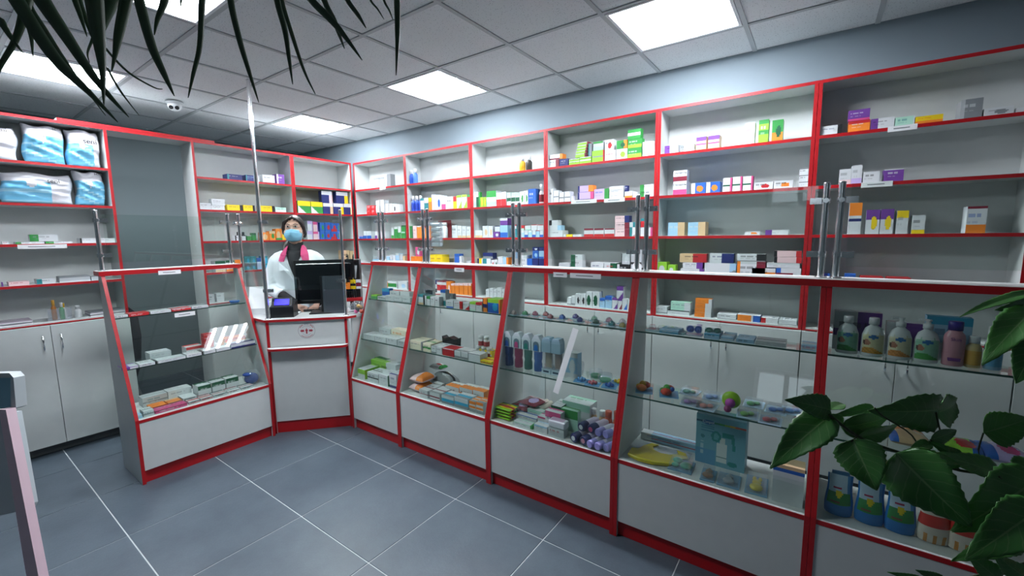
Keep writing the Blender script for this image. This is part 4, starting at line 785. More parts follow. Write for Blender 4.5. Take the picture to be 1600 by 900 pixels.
u = empty('camera_box', 'white and black device with round white dial, fourth shelf, fourth bay', 'device', (-1.145, 3.08, 1.2345)); b = MB(); b.box(0,.13,.0,.06,0,.05); b.build('body', M_BLACK, u); b = MB(); b.tube([(.075,-.006,.055),(.075,.02,.055)], .036, 20); b.build('dial', PW, u)
# hanging roll of clear sachets clipped on the glass screen
u = empty('sachet_dispenser', 'clear hanging dispenser of white rolls beside the second post pair', 'dispenser', (-2.368, 2.274, 1.455))
b = MB(); b.box(0,.004,.0,.04,0,.185); b.box(.092,.096,.0,.04,0,.185); b.box(.004,.092,.0,.003,0,.185); b.build('rack', M_CLEARP, u)
for k in range(5): b = MB(); b.tube([(.006,.022,.018+.036*k),(.09,.022,.018+.036*k)], .0145, 12); b.build('roll', C('frosted_film', 'd5d9dc', .3), u)
# ---------------------------------------------------------------- small bottles on the worktop, fifth bay
for k in range(4): bottle('vial', -.20+.03*k, 3.10, .9645+.0, .012, .04, PW, C('grey_cap', 'a9b0b4'), NUMS[k]+' small white vial from left, lower row, fifth bay worktop', group='small white vials')
# ---------------------------------------------------------------- diaper packs
def pack(y0, y1, z0, z1, cols, lab, letter=None, lx=.7, lz=.72, wht=None):
    W, H, D = y1-y0, z1-z0, .21; u = empty('diaper_pack', lab, 'diaper pack', (-4.412, y0, z0), PI/2, 'blue and white diaper packs')
    b = MB(); nx, nz = 30, 20; rnd = random.Random(int(y0*991)+int(z0*77))
    ph = [rnd.uniform(0, 6) for _ in range(8)]
    def wr(u_, v_): return .010*math.sin(13*v_+5*u_+ph[0])*math.sin(6*u_+ph[1]) + .006*math.sin(31*v_+9*u_+ph[2]) + .004*math.sin(47*v_-22*u_+ph[3])
    def bl(u_, v_): return (16*u_*(1-u_)*v_*(1-v_)) ** .22
    for side in (0, 1):
        vs = []
        for j in range(nz+1):
            for i in range(nx+1):
                U, V = i/nx, j/nz; q = bl(U, V); xx = W*(.02+.96*U) + .01*math.sin(7*V+ph[4])*(1-q); zz = H*V + (.008*math.sin(9*U+ph[5])-.004)*V*V
                vs.append((xx, D*.5-(D*.46*q+wr(U,V)*q) if side == 0 else D*.5+D*.46*q, zz))
        o = len(b.v); b.v += vs
        for j in range(nz):
            for i in range(nx):
                U, V = (i+.5)/nx, (j+.5)/nz; f = [o+j*(nx+1)+i, o+j*(nx+1)+i+1, o+(j+1)*(nx+1)+i+1, o+(j+1)*(nx+1)+i]
                if side: f = f[::-1]
                b.f.append(f); b.m.append(0); b.sm.append(True); b.c.append(cols(U, V) if side == 0 else PAL['w'])
    b.build('wrapper', M_FILM, u)
    if letter: text('lettering', 'seni', letter, M_INK, u, (W*lx, .0045, H*lz), (PI/2, 0, 0), ext=.0015)
PB, PB2, PWH, PLI = srgb('74bfe2'), srgb('a4d8ec'), srgb('dfdfe6'), srgb('c9cbe0')
def cA(u, v): return PWH if v > .70 else (PWH if (u-.45)**2*3+(v-.66)**2 < .02 else (PB2 if int(v*17+u*5) % 4 == 0 else PB))
def cB(u, v): return PWH if v > .62 or u > .78 or ((u-.42)**2*2+(v-.60)**2 < .018) else (PB2 if int(v*13+u*7) % 5 == 0 else PB)
def cC(u, v): return PWH if v > .68 or u > .68 or ((u-.4)**2*4+(v-.66)**2 < .02) else (PB2 if int(v*11) % 4 == 0 else PB)
s1, s2 = 2.0718, 1.7918
pack(.114, .515, s1, s1+.225, cC, 'diaper pack cut by the left edge, upper shelf', .035, .80, .8)
pack(.53, .735, s1, s1+.268, cA, 'bulging clear blue diaper pack, middle of the upper shelf', .028, .8, .87)
pack(.742, .922, s1, s1+.272, cB, 'white and blue diaper pack by the doorway, upper shelf', .048, .66, .62)
pack(.114, .388, s2, s2+.215, cC, 'diaper pack at the left edge, lower shelf')
pack(.395, .752, s2, s2+.215, cC, 'wide low diaper pack with large lettering, lower shelf', .040, .70, .68)
pack(.762, .922, s2, s2+.255, cA, 'blue diaper pack by the doorway, lower shelf', .028, .75, .88)
# things on the left worktop
u = empty('wire_basket', 'clear basket of small bottles on the left worktop', 'basket', (-4.47, .585, .9642))
b = MB(); b.prism([(-.05,-.06),(.05,-.06),(.05,.06),(-.05,.06)], 0, .004, 'z')
for s in ((-.05,-.048,-.06,.06),(.048,.05,-.06,.06),(-.048,.048,-.06,-.058),(-.048,.048,.058,.06)): b.box(s[0],s[1],s[2],s[3],.004,.085)
b.build('tray', M_CLEARP, u)
for k, (dx, dy, h, c1, c2, t) in enumerate([(-.01,-.02,.14,'b5702c','d8a040','amber dropper bottle leaning in the clear basket'),(.02,.015,.12,'3f9a57','e8e8e8','green bottle with white top in the clear basket'),(-.02,.03,.11,'e3e3e0','e0b32a','white bottle with yellow cap in the clear basket')]):
    bottle('small_bottle', -4.47+dx, .585+dy, .9684, .014, h, C('bt'+c1, c1), C('bt'+c2, c2), t, group='small bottles in the clear basket')
bottle('small_bottle', -4.47, .685, .9644, .02, .09, PW, PW, 'small white bottle right of the clear basket', group='bottles beside the basket')
for k, (y, w_, n, l) in enumerate([(.20,.25,5,'stack of loose papers at the left end of the worktop'),(.74,.21,6,'stack of papers and folders by the doorway worktop end')]):
    u = empty('paper_stack', l, 'papers', (-4.40, y, .9642), PI/2)
    for j in range(n): b = MB(); b.box(.002*(j % 3), w_-.003*(j % 2), .01+.004*(j % 3), .20, .005*j, .005*j+.0042); b.build('sheet_bundle', [M_PAPER, C('grey_folder', '8f959b', .6), C('lilac_folder', 'b4a9b8', .6)][(j*2) % 3] if j else M_PAPER, u)
u = empty('dark_jacket', 'dark navy garment hanging inside the doorway by the left cabinets', 'garment', (-4.80, 1.0, 0))
b = MB(); b.tube([(0,.0,.35),(0,.01,.45),(.0,.02,.7),(0,.02,.9),(0,.03,.96)], [.05,.075,.09,.08,.02], 14, flat=.6); b.build('cloth', C('navy_cloth', '161a22', .9), u)
b = MB(); b.tube([(0,.03,.95),(0,.03,1.0),(-.1,.03,1.0)], .006, 8); b.tube([(0,.02,.36),(0.02,.09,.0)], .012, 8); b.tube([(0,-.02,.36),(-.02,-.09,.0)], .012, 8); b.build('stand', M_CHROME, u)
# ---------------------------------------------------------------- cash desk
P1 = Vector((-3.405, 1.525, 0)); ANG = math.atan2(.732, .681); DW = .587
def toD(x, y): return ((x-P1.x)*.681+(y-P1.y)*.732, -(x-P1.x)*.732+(y-P1.y)*.681)
desk = empty('cash_desk', 'angled white cash desk with round red emblem and red edges', 'cash desk', P1, ANG)
tp = [(-.006,-.012),(DW+.006,-.012)]+[toD(*q) for q in ((-2.99,2.03),(-2.99,2.25),(-3.31,2.25),(-3.78,1.75),(-3.775,1.525))]
b = MB(); b.prism(tp, .8946, .914, 'z'); p = b.build('desk_top', M_WHITE, desk)
for a, c in ((tp[0], tp[1]), (tp[1], tp[2]), (tp[-1], tp[0])):
    a = Vector((*a, 0)); c = Vector((*c, 0)); d = (c-a).normalized(); nr = Vector((d.y, -d.x, 0))*.002
    b = MB(); b.prism([(a.x,a.y),(c.x,c.y),(c.x+nr.x,c.y+nr.y),(a.x+nr.x,a.y+nr.y)], .8945, .9125, 'z'); b.build('edge_band', M_RED, p)
for s in (0, 1):
    b = MB(); x = 0 if s == 0 else DW-.018; b.box(x, x+.018, 0, .45 if 0 else .06, 0, .894); q = b.build('side_post', M_WHITE, desk); b = MB(); b.box(x-.001, x+.019, -.003, 0, 0, .8938); b.build('edge_band', M_RED, q)
b = MB(); b.box(.019, DW-.019, .004, .02, .095, .676); b.build('front_panel', M_WHITE, desk)
b = MB(); b.box(.019, DW-.019, .004, .02, .696, .893); upn = b.build('upper_panel', M_WHITE, desk)
b = MB(); b.box(.019, DW-.019, .012, .024, .001, .094); b.build('plinth', M_RED, desk)
lip = [(.0,-.004)] + [(.03+.025*math.sin(a)-.025, -.004-.052*(1-math.cos(a))) for a in [PI/2*k/6 for k in range(1,7)]]
lip = [(0,-.004)]+[(.055*(1-math.cos(PI/2*k/6)), -.004-.055*math.sin(PI/2*k/6)) for k in range(1,7)]; lip = lip+[(DW-x, y) for x, y in lip[::-1]]
b = MB(); b.prism(lip, .677, .695, 'z'); p = b.build('bag_shelf', M_WHITE, desk)
lo = [(x+(-.0015 if x < .05 else (.0015 if x > DW-.05 else 0)), y-.0015) for x, y in lip[1:-1]]
b = MB(); b.prism([lip[0]]+lo+[lip[-1]], .6768, .694, 'z'); b.build('edge_band', M_RED, p)
for (a, c, nmm) in (((-3.405,1.525),(-3.775,1.525),'left_side_panel'),((-3.0,1.975),(-2.992,2.25),'right_side_panel')):
    a = Vector((*toD(*a), 0)); c = Vector((*toD(*c), 0)); d = (c-a).normalized(); nr = Vector((-d.y, d.x, 0))*.012
    if nmm[0] == 'l': nr = -nr
    b = MB(); b.prism([(a.x+d.x*.02,a.y+d.y*.02),(c.x,c.y),(c.x+nr.x,c.y+nr.y),(a.x+d.x*.02+nr.x,a.y+d.y*.02+nr.y)], .001, .893, 'z'); b.build('side_panel', M_WHITE, desk)
# round emblem on the desk
M_EMB = C('emblem_red', '9c3140', .5); M_EMG = C('emblem_grey', '5f6470', .5)
em = MB(); ex, ez, R = .285, .813, .062
def ring(b, r0, r1, y, a0=0, a1=2*PI, n=48, mi=0):
    vs = []
    for k in range(n+1):
        a = a0+(a1-a0)*k/n; vs += [(ex+r0*math.cos(a), y, ez+r0*math.sin(a)), (ex+r1*math.cos(a), y, ez+r1*math.sin(a))]
    b.add(vs, [(2*k, 2*k+2, 2*k+3, 2*k+1) for k in range(n)], mi)
ring(em, R-.002, R, .0035, mi=1)
for k in range(3): pass
em.add([(ex-.048,.0034,ez),(ex-.034,.0034,ez-.012),(ex-.034,.0034,ez+.012)], [(0,1,2)]); em.add([(ex-.034,.0034,ez-.008),(ex-.018,.0034,ez-.008),(ex-.018,.0034,ez+.008),(ex-.034,.0034,ez+.008)], [(0,1,2,3)])
em.add([(ex+.048,.0034,ez),(ex+.034,.0034,ez-.012),(ex+.034,.0034,ez+.012)], [(0,2,1)]); em.add([(ex+.034,.0034,ez-.008),(ex+.018,.0034,ez-.008),(ex+.018,.0034,ez+.008),(ex+.034,.0034,ez+.008)], [(0,3,2,1)])
em.add([(ex-.010,.0034,ez+.008),(ex+.010,.0034,ez+.008),(ex+.007,.0034,ez-.006),(ex-.007,.0034,ez-.006)], [(3,2,1,0)]); em.add([(ex-.005,.0034,ez-.006),(ex+.005,.0034,ez-.006),(ex+.006,.0034,ez-.024),(ex-.006,.0034,ez-.024)], [(0,1,2,3)]); em.add([(ex-.006,.0034,ez+.008),(ex+.006,.0034,ez+.008),(ex,.0034,ez+.022)], [(0,1,2)])
for k in range(18):   # short strokes where the ring lettering runs
    a = PI*.14+k*PI*.72/17
    if k % 6 != 5: ring(em, R-.013, R-.006, .0034, a, a+.09, 2, 0 if k > 11 or k < 5 else 1)
for k in range(12): a = PI*1.24+k*PI*.52/11; ring(em, R-.013, R-.007, .0034, a, a+.09, 2, 0)
ring(em, R-.024, R-.0225, .0034, PI*.2, PI*.8, 14, 1); ring(em, R-.026, R-.0245, .0034, PI*1.2, PI*1.8, 14, 1)
em.build('emblem', [M_EMB, M_EMG], desk)
# chrome posts and screens of the desk
def Dw(x, y): v = Matrix.Rotation(ANG, 3, 'Z') @ Vector((x, y, 0)) + P1; return v
q = Dw(.008, .03); post(q.x, q.y, .9145, CEIL-.9145-.012, 'tall chrome post from the cash desk up to the ceiling', [(.74, 1), (.22, 1)], ANG, .0135)
q2 = Dw(.578, .035); post(q2.x, q2.y, .9145, .825, 'chrome post on the right front corner of the cash desk', [(.74, -1), (.28, -1)], ANG, .0115)
q3 = Vector((-3.79, 1.556, 0)); post(q3.x, q3.y, .9145, .81, 'chrome post at the left side of the cash desk, beside left counter', [(.74, -1)], ANG+PI*.42, .0115)
a = Dw(.035, .03); c = Dw(.55, .034); screen((a.x, a.y), (c.x, c.y), 1.13, 1.69, 'glass screen across the front of the cash desk')
screen((q3.x+.03, q3.y+.0), (q.x-.03, q.y-.005), 1.15, 1.69, 'narrow glass screen left of the tall chrome post')
screen((q2.x+.005, q2.y+.03), (-2.96, 2.235), 1.345, 1.69, 'narrow glass screen right of the cash desk post')
# desk equipment (placed in the desk frame)
def D(name, lab, cat, x, y, z=.9145, rot=0, group=None):
    v = Dw(x, y); return empty(name, lab, cat, (v.x, v.y, z), ANG+rot, group)
u = D('monitor', 'black computer monitor seen from behind on the cash desk', 'monitor', .39, .24, rot=.06)
b = MB(); b.prism([(-.235,.02),(.235,.02),(.235,.045),(-.235,.045)], .075, .435, 'z'); b.build('screen', M_BLACK, u, bevel=.006)
b = MB(); b.box(-.215,.215,-.004,.0195,.10,.41); b.build('back_cover', mat('gloss_black', '0c0f13', .12), u, bevel=.008)
b = MB(); b.box(-.035,.035,-.02,-.0045,.012,.30); b.build('neck', M_BLACK, u); b = MB(); b.box(-.12,.12,-.09,.10,0,.012); b.build('foot', M_BLACK, u, bevel=.004)
u = D('display_plate', 'grey glossy plate standing before the monitor right half', 'display plate', .47, .15, rot=-.05)
b = MB(); b.prism([(-.065,.002),(.085,.002),(.085,.008),(-.085,.008)], 0, .31, 'z'); b.build('plate', mat('smoked_plate', '3b4148', .15), u); b = MB(); b.box(-.06,.06,.008,.06,0,.006); b.build('foot', M_GRAPH, u)
u = D('computer_case', 'dark case with white sticker right of the monitor', 'computer', .625, .30)
b = MB(); b.box(-.055,.035,0,.12,0,.43); b.build('case', M_BLACK, u, bevel=.004); b = MB(); b.prism([(-.03,.27),(.005,.27),(.018,.38),(-.012,.38)], -.002, -.0005, 'y'); b.build('sticker', C('grey_sticker', 'aeb3b8', .6), u)
u = D('receipt_printer', 'black receipt printer with glowing blue display', 'receipt printer', .10, .115)
b = MB(); b.prism([(-.055,0),(.07,0),(.07,.125),(.03,.11),(-.055,.085)], -.085, .085, 'x'); b.build('body', M_BLACK, u, bevel=.004)
b = MB(); b.prism([(-.045,.088),(-.03,.086),(.0,.150),(-.015,.152)], -.075, .075, 'x'); hd2 = b.build('display_head', M_BLACK, u)
b = MB(); b.prism([(-.0445,.1),(-.0462,.1),(-.0235,.142),(-.0215,.142)], -.052, .052, 'x'); b.build('display', mat('blue_lcd', '1a1aff', .3, emit=('2a22ff', 2.2)), u)
u = D('paper_sheaf', 'white printed sheets and folders behind the receipt printer', 'papers', -.12, .26)
b = MB(); b.box(-.07,.10,0,.13,0,.05); b.build('folder_pile', C('pale_folder', 'cfd3d6', .6), u)
b = MB(); b.prism([(-.005,.051),(.0,.051),(.055,.225),(.05,.225)], -.085, .05, 'x'); b.build('price_sheet', M_PAPER, u)
b = MB(); b.box(.055,.16,-.01,.12,.055,.10); b.build('white_tray', PW, u)
u = D('keyboard', 'black keyboard under the pharmacist hands', 'keyboard', .25, .36)
b = MB(); b.box(-.19,.19,-.06,.07,0,.012); b.build('base', M_BLACK, u, bevel=.003)
b = MB(); [b.box(-.18+.024*i, -.18+.024*i+.02, -.05+.024*j, -.05+.024*j+.02, .012, .018) for i in range(15) for j in range(5)]; k_ = b.build('keys', M_GRAPH, u, kind='stuff')
u = D('notepad', 'small white notepad by the pharmacist hand', 'notepad', .12, .245); b = MB(); b.box(-.04,.06,-.03,.05,0,.008); b.build('pages', M_PAPER, u)
# comb rack at the right of the desk
u = D('comb_rack', 'rack of orange packs and dark combs at right of cash desk', 'rack', .625, .12)
b = MB(); b.box(-.06,.07,0,.05,.10,.125); b.build('tray', M_RED, u, bevel=.003); b = MB(); b.box(-.004,.004,.052,.058,0,.29); b.box(-.05,.05,.03,.08,0,.006); b.build('stand', M_CHROME, u)
for k in range(5):
    b = MB(); b.box(-.052+.016*k, -.042+.016*k, .015, .02, .126, .185); b.build('comb', M_BLACK, u)
for k, c in enumerate(('o Tk3', 'y Mk3', 'w Mm4')): pbox('hanging_pack', .038, .012, .075, c+' Xk', u, (-.055+.042*k, -.004+.002*k, .20), 0, k, film=True)
u = D('sweets_bag', 'clear bag of colourful small items at right of cash desk', 'bag', .66, .07)
b = MB(); b.ball((0,0,.055), .055, 12, 8, sc=(1.1,.7,1)); b.build('bag', M_CLEARP, u)
for k, (c, x, z) in enumerate((('c9357a', -.01, .018), ('d8522e', .03, .018), ('c79a2a', .01, .06), ('3b2d24', -.005, .045), ('8a6a2c', .03, .05), ('2d2a28', .0, .035))):
    b = MB(); b.ball((x, 0, z+.004), .017, 8, 6); b.build('sweet', C('sw'+c, c), u)
# ---------------------------------------------------------------- pharmacist
PO = Dw(.085, .62); per = empty('person', 'pharmacist in white coat with pink collar and blue face mask', 'person', (PO.x, PO.y, 0), ANG+.04)
SK = mat('skin', 'c9a08c', .55); HAIR = mat('dark_brown_hair', '2c2020', .42); COAT = mat('white_coat', 'd4dae0', .8, bump=.35, nscale=9); BLK = mat('black_knit', '15161a', .85)
def remesh(o, vox, sm=4):
    r = o.modifiers.new('fuse', 'REMESH'); r.mode = 'VOXEL'; r.voxel_size = vox; r.use_smooth_shade = True
    s = o.modifiers.new('smooth', 'SMOOTH'); s.iterations = sm; s.factor = .5
b = MB(); hz = 1.60
b.ball((0,.004,hz+.012), .1, 24, 16, sc=(.77,.94,1.13)); b.ball((0,-.022,hz-.05), .062, 16, 12, sc=(.98,1.0,1.05)); b.ball((0,-.045,hz-.10), .030, 12, 8, sc=(1.1,.9,.8))
b.ball((0,-.05,hz+.035), .06, 14, 10, sc=(1.05,.68,.8))
b.tube([(0,-.086,hz+.022),(0,-.104,hz-.018)], [.008,.012], 8); b.ball((0,-.102,hz-.022), .013, 8, 6)
for s in (-1, 1):
    b.ball((s*.079,.006,hz-.005), .02, 8, 6, sc=(.4,.8,1.5)); b.ball((s*.045,-.06,hz-.02), .03, 10, 8, sc=(1,.8,.9))
b.tube([(0,.02,hz-.07),(0,.02,1.43),(0,.01,1.36)], [.05,.052,.08], 14)
for z0, z1, r0_, r1_ in ((1.36,1.20,.10,.13),(1.20,1.0,.13,.115),(1.0,.85,.115,.14)): b.tube([(0,.01,z0),(0,.01,z1)], [r0_,r1_], 16, flat=.7, up=(0,1,0))
hands = ((-1, (.055,-.262,.955)), (1, (.185,-.262,.955)))
elb = {-1: (-.225,-.03,1.10), 1: (.245,-.04,1.10)}
for s, hp in hands:
    sh = (s*.16,.01,1.345); e = elb[s]; hp = Vector(hp); dr = (hp-Vector(e)).normalized()
    b.tube([sh, e], [.046,.036], 12); wr = hp-dr*.02; b.tube([e, wr], [.034,.024], 12); b.ball(e, .036, 10, 8)
    pm = hp+dr*.04; b.tube([wr, hp+dr*.01, pm], [.024,.034,.036], 12, flat=.45)
    sd_ = dr.cross(Vector((0,0,1))).normalized()
    for k in range(4):
        o_ = pm+sd_*(-.027+.018*k); L = (.052,.062,.058,.046)[k]
        d2 = (dr*.9+Vector((0,0,-.2))).normalized(); b.tube([o_-dr*.02, o_+d2*L*.5, o_+d2*L*.8+Vector((0,0,-.006)), o_+d2*L+Vector((0,0,-.014))], [.0092,.0088,.0082,.007], 8)
    b.tube([hp+sd_*s*.012, hp+sd_*s*.036+dr*.025, hp+sd_*s*.042+dr*.052], [.013,.011,.009], 8)
for s in (-1, 1): b.tube([(s*.085,.02,.86),(s*.09,.02,.48),(s*.085,.03,.09)], [.085,.06,.042], 12); b.tube([(s*.085,.05,.045),(s*.09,-.10,.035)], [.042,.035], 10, flat=.8)
body = b.build('body', SK, per); remesh(body, .0055, 2)
b = MB()      # coat body and sleeves, fused
b.tube([(0,.01,.50),(0,.01,.80),(0,.01,.98),(0,.0,1.13),(0,-.005,1.24),(0,.005,1.31),(0,.015,1.36),(0,.02,1.40),(0,.02,1.425)], [.225,.20,.178,.188,.196,.195,.170,.105,.072], 28, flat=.66, up=(0,1,0))
for s, hp in hands:
    e = Vector(elb[s]); hp = Vector(hp); f = e+(hp-e)*.42
    b.tube([(s*.03,.02,1.395),(s*.10,.018,1.375),(s*.155,.014,1.345)], [.035,.055,.062], 14); b.ball((s*.165,.012,1.325), .066, 14, 10)
    b.tube([(s*.165,.012,1.325),(s*.205,.0,1.21), tuple(e+Vector((0,0,.02)))], [.067,.063,.059], 14); b.ball(e, .059, 12, 8)
    b.tube([tuple(e), tuple(f)], [.059,.056], 14)
    for q in (.25, .6, .9): m_ = Vector((s*.205,0,1.21)).lerp(e, q); b.ball(m_+Vector((-.012*s,-.03,0)), .04, 8, 6, sc=(1.2,1,.35), rot=Matrix.Rotation(.5*s, 3, 'Y'))
ct_ = b.build('coat', COAT, per); remesh(ct_, .010, 3)
b = MB()
for s, hp in hands:
    e = Vector(elb[s]); hp = Vector(hp); b.tube([tuple(e+(hp-e)*.30), tuple(e+(hp-e)*.90)], [.044,.033], 12)
b.build('black_sleeve', BLK, per)
b = MB(); b.tube([(0,-.005,1.36),(0,.008,1.41),(0,.012,1.465),(0,.008,1.495)], [.085,.068,.062,.060], 18); b.build('turtleneck', BLK, per)
b = MB(); vs = []     # dark V of the jumper, following the chest
n_ = 8
for j in range(n_+1):
    v = j/n_; z = 1.425-.225*v; wdt = .066*(1-v)**.9+.001
    yb = -.066-.066*min(1, v*2.2)**.7-.004
    vs += [(-wdt, yb+.012*(1-v), z), (0, yb-.004, z), (wdt, yb+.012*(1-v), z)]
b.add(vs, [(3*j+i, 3*j+3+i, 3*j+4+i, 3*j+1+i) for j in range(n_) for i in range(2)], smooth=True); o = b.build('chest_panel', BLK, per); so = o.modifiers.new('thick', 'SOLIDIFY'); so.thickness = .012
PK = C('pink_collar', 'c23c70', .7)
def sheet(name, polys, m, th=.004):
    b = MB()
    for q in polys: b.add([Vector(v) for v in q], [list(range(len(q)))])
    o = b.build(name, m, per); so = o.modifiers.new('thick', 'SOLIDIFY'); so.thickness = th; so.offset = 0; return o
sheet('collar', [[(s*.060,.02,1.470),(s*.085,.0,1.445),(s*.112,-.062,1.392),(s*.122,-.098,1.335),(s*.078,-.118,1.322),(s*.060,-.115,1.385),(s*.056,-.075,1.440),(s*.056,-.03,1.465)] for s in (-1, 1)], PK, .005)
sheet('lapel', [[(s*.066,-.124,1.33),(s*.118,-.110,1.325),(s*.112,-.130,1.25),(s*.07,-.138,1.255),(s*.004,-.146,1.165),(s*.03,-.140,1.25)] for s in (-1, 1)], COAT, .005)
b = MB()
for z in (1.12, 1.02, .92): b.tube([(.0,-.136,z),(.0,-.142,z)], .009, 10)
b.build('button', PW, per)
sheet('chest_pocket', [[(.07,-.1345,1.20),(.145,-.112,1.20),(.145,-.112,1.11),(.07,-.1335,1.11)]], COAT, .004)
b = MB(); N1, N2 = 36, 24; vs = []; fs = []
for i in range(N2+1):
    t = PI*i/N2
    for k in range(N1):
        q = 2*PI*k/N1; vs.append((.086*math.sin(t)*math.cos(q), .014+.104*math.sin(t)*math.sin(q), hz+.014+.122*math.cos(t)))
for i in range(N2):
    for k in range(N1):
        t = PI*(i+.5)/N2; q = 2*PI*(k+.5)/N1; x, y, z = math.sin(t)*math.cos(q), math.sin(t)*math.sin(q), math.cos(t)
        if y < -.15 and z < .70-.55*x*x-.2*abs(x): continue
        if z < -.62 or (z < -.2 and y < .15): continue
        fs.append(((i+1)*N1+k, (i+1)*N1+(k+1) % N1, i*N1+(k+1) % N1, i*N1+k))
b.add(vs, fs, smooth=True)
for s in (-1, 1):
    b.tube([(0,-.058,hz+.118),(s*.035,-.072,hz+.098),(s*.066,-.058,hz+.066),(s*.080,-.035,hz+.02),(s*.084,.0,hz-.03),(s*.07,.05,hz-.06)], [.010,.016,.018,.016,.014,.012], 8, flat=.6)
b.tube([(-.02,.09,hz-.03),(-.055,.085,hz-.09),(-.092,.04,hz-.15),(-.098,.0,hz-.20),(-.09,-.01,hz-.235)], [.04,.034,.028,.018,.006], 10)
h = b.build('hair', HAIR, per); so = h.modifiers.new('thick', 'SOLIDIFY'); so.thickness = .006
b = MB(); vs = []; n1, n2 = 18, 14
for j in range(n2+1):
    v = j/n2
    for i in range(n1+1):
        a = -1.22+2.44*i/n1; ab = abs(a)/1.22
        R_ = .080+.008*math.sin(PI*v)+.0014*math.sin(v*30); cy = -.020-.012*math.sin(PI*v)+.01*v*v
        vs.append((R_*.93*math.sin(a)*(1-.22*v*v), cy-R_*math.cos(a)*(1-.06*v)-.016*math.exp(-(a/.28)**2)*math.exp(-((v-.2)/.3)**2), hz+.004-.105*v-.012*ab*(1-2*v)+.006*(1-ab)*(1-v)))
b.add(vs, [(j*(n1+1)+i, (j+1)*(n1+1)+i, (j+1)*(n1+1)+i+1, j*(n1+1)+i+1) for j in range(n2) for i in range(n1)], smooth=True)
mk = b.build('face_mask', C('mask_blue', '86bfdc', .85), per); so = mk.modifiers.new('thick', 'SOLIDIFY'); so.thickness = .002
b = MB()
for s in (-1, 1): b.tube([(s*.070,-.048,hz-.010),(s*.080,-.01,hz+.012),(s*.083,.016,hz-.005),(s*.08,.0,hz-.03),(s*.060,-.05,hz-.085)], .0014, 6)
b.build('ear_loop', PW, per)
b = MB(); b2 = MB(); b3 = MB()
for s in (-1, 1):
    b.ball((s*.031,-.0895,hz+.030), .0115, 12, 8, sc=(1.25,.5,.55)); b2.ball((s*.031,-.0945,hz+.030), .0058, 8, 6, sc=(1,.35,1))
    b3.tube([(s*.013,-.0955,hz+.048),(s*.031,-.0975,hz+.054),(s*.052,-.084,hz+.047)], [.0028,.0036,.0018], 6); b3.tube([(s*.016,-.094,hz+.034),(s*.031,-.097,hz+.038),(s*.047,-.086,hz+.033)], .0022, 6)
b.build('eye', C('eye_white', 'd8d4d0', .3), per); b2.build('iris', C('iris_brown', '2a1a12', .2), per); b3.build('eyebrow', HAIR, per)
b = MB()
for s in (-1, 1): b.tube([(s*.085,.02,.90),(s*.09,.02,.48),(s*.085,.03,.07)], [.105,.075,.06], 14)
b.build('trousers', BLK, per); b = MB()
for s in (-1, 1): b.tube([(s*.085,.09,.048),(s*.087,.04,.046),(s*.09,-.06,.040),(s*.09,-.15,.031)], [.036,.046,.040,.03], 12, flat=.85)
b.build('shoes', M_BLACK, per)
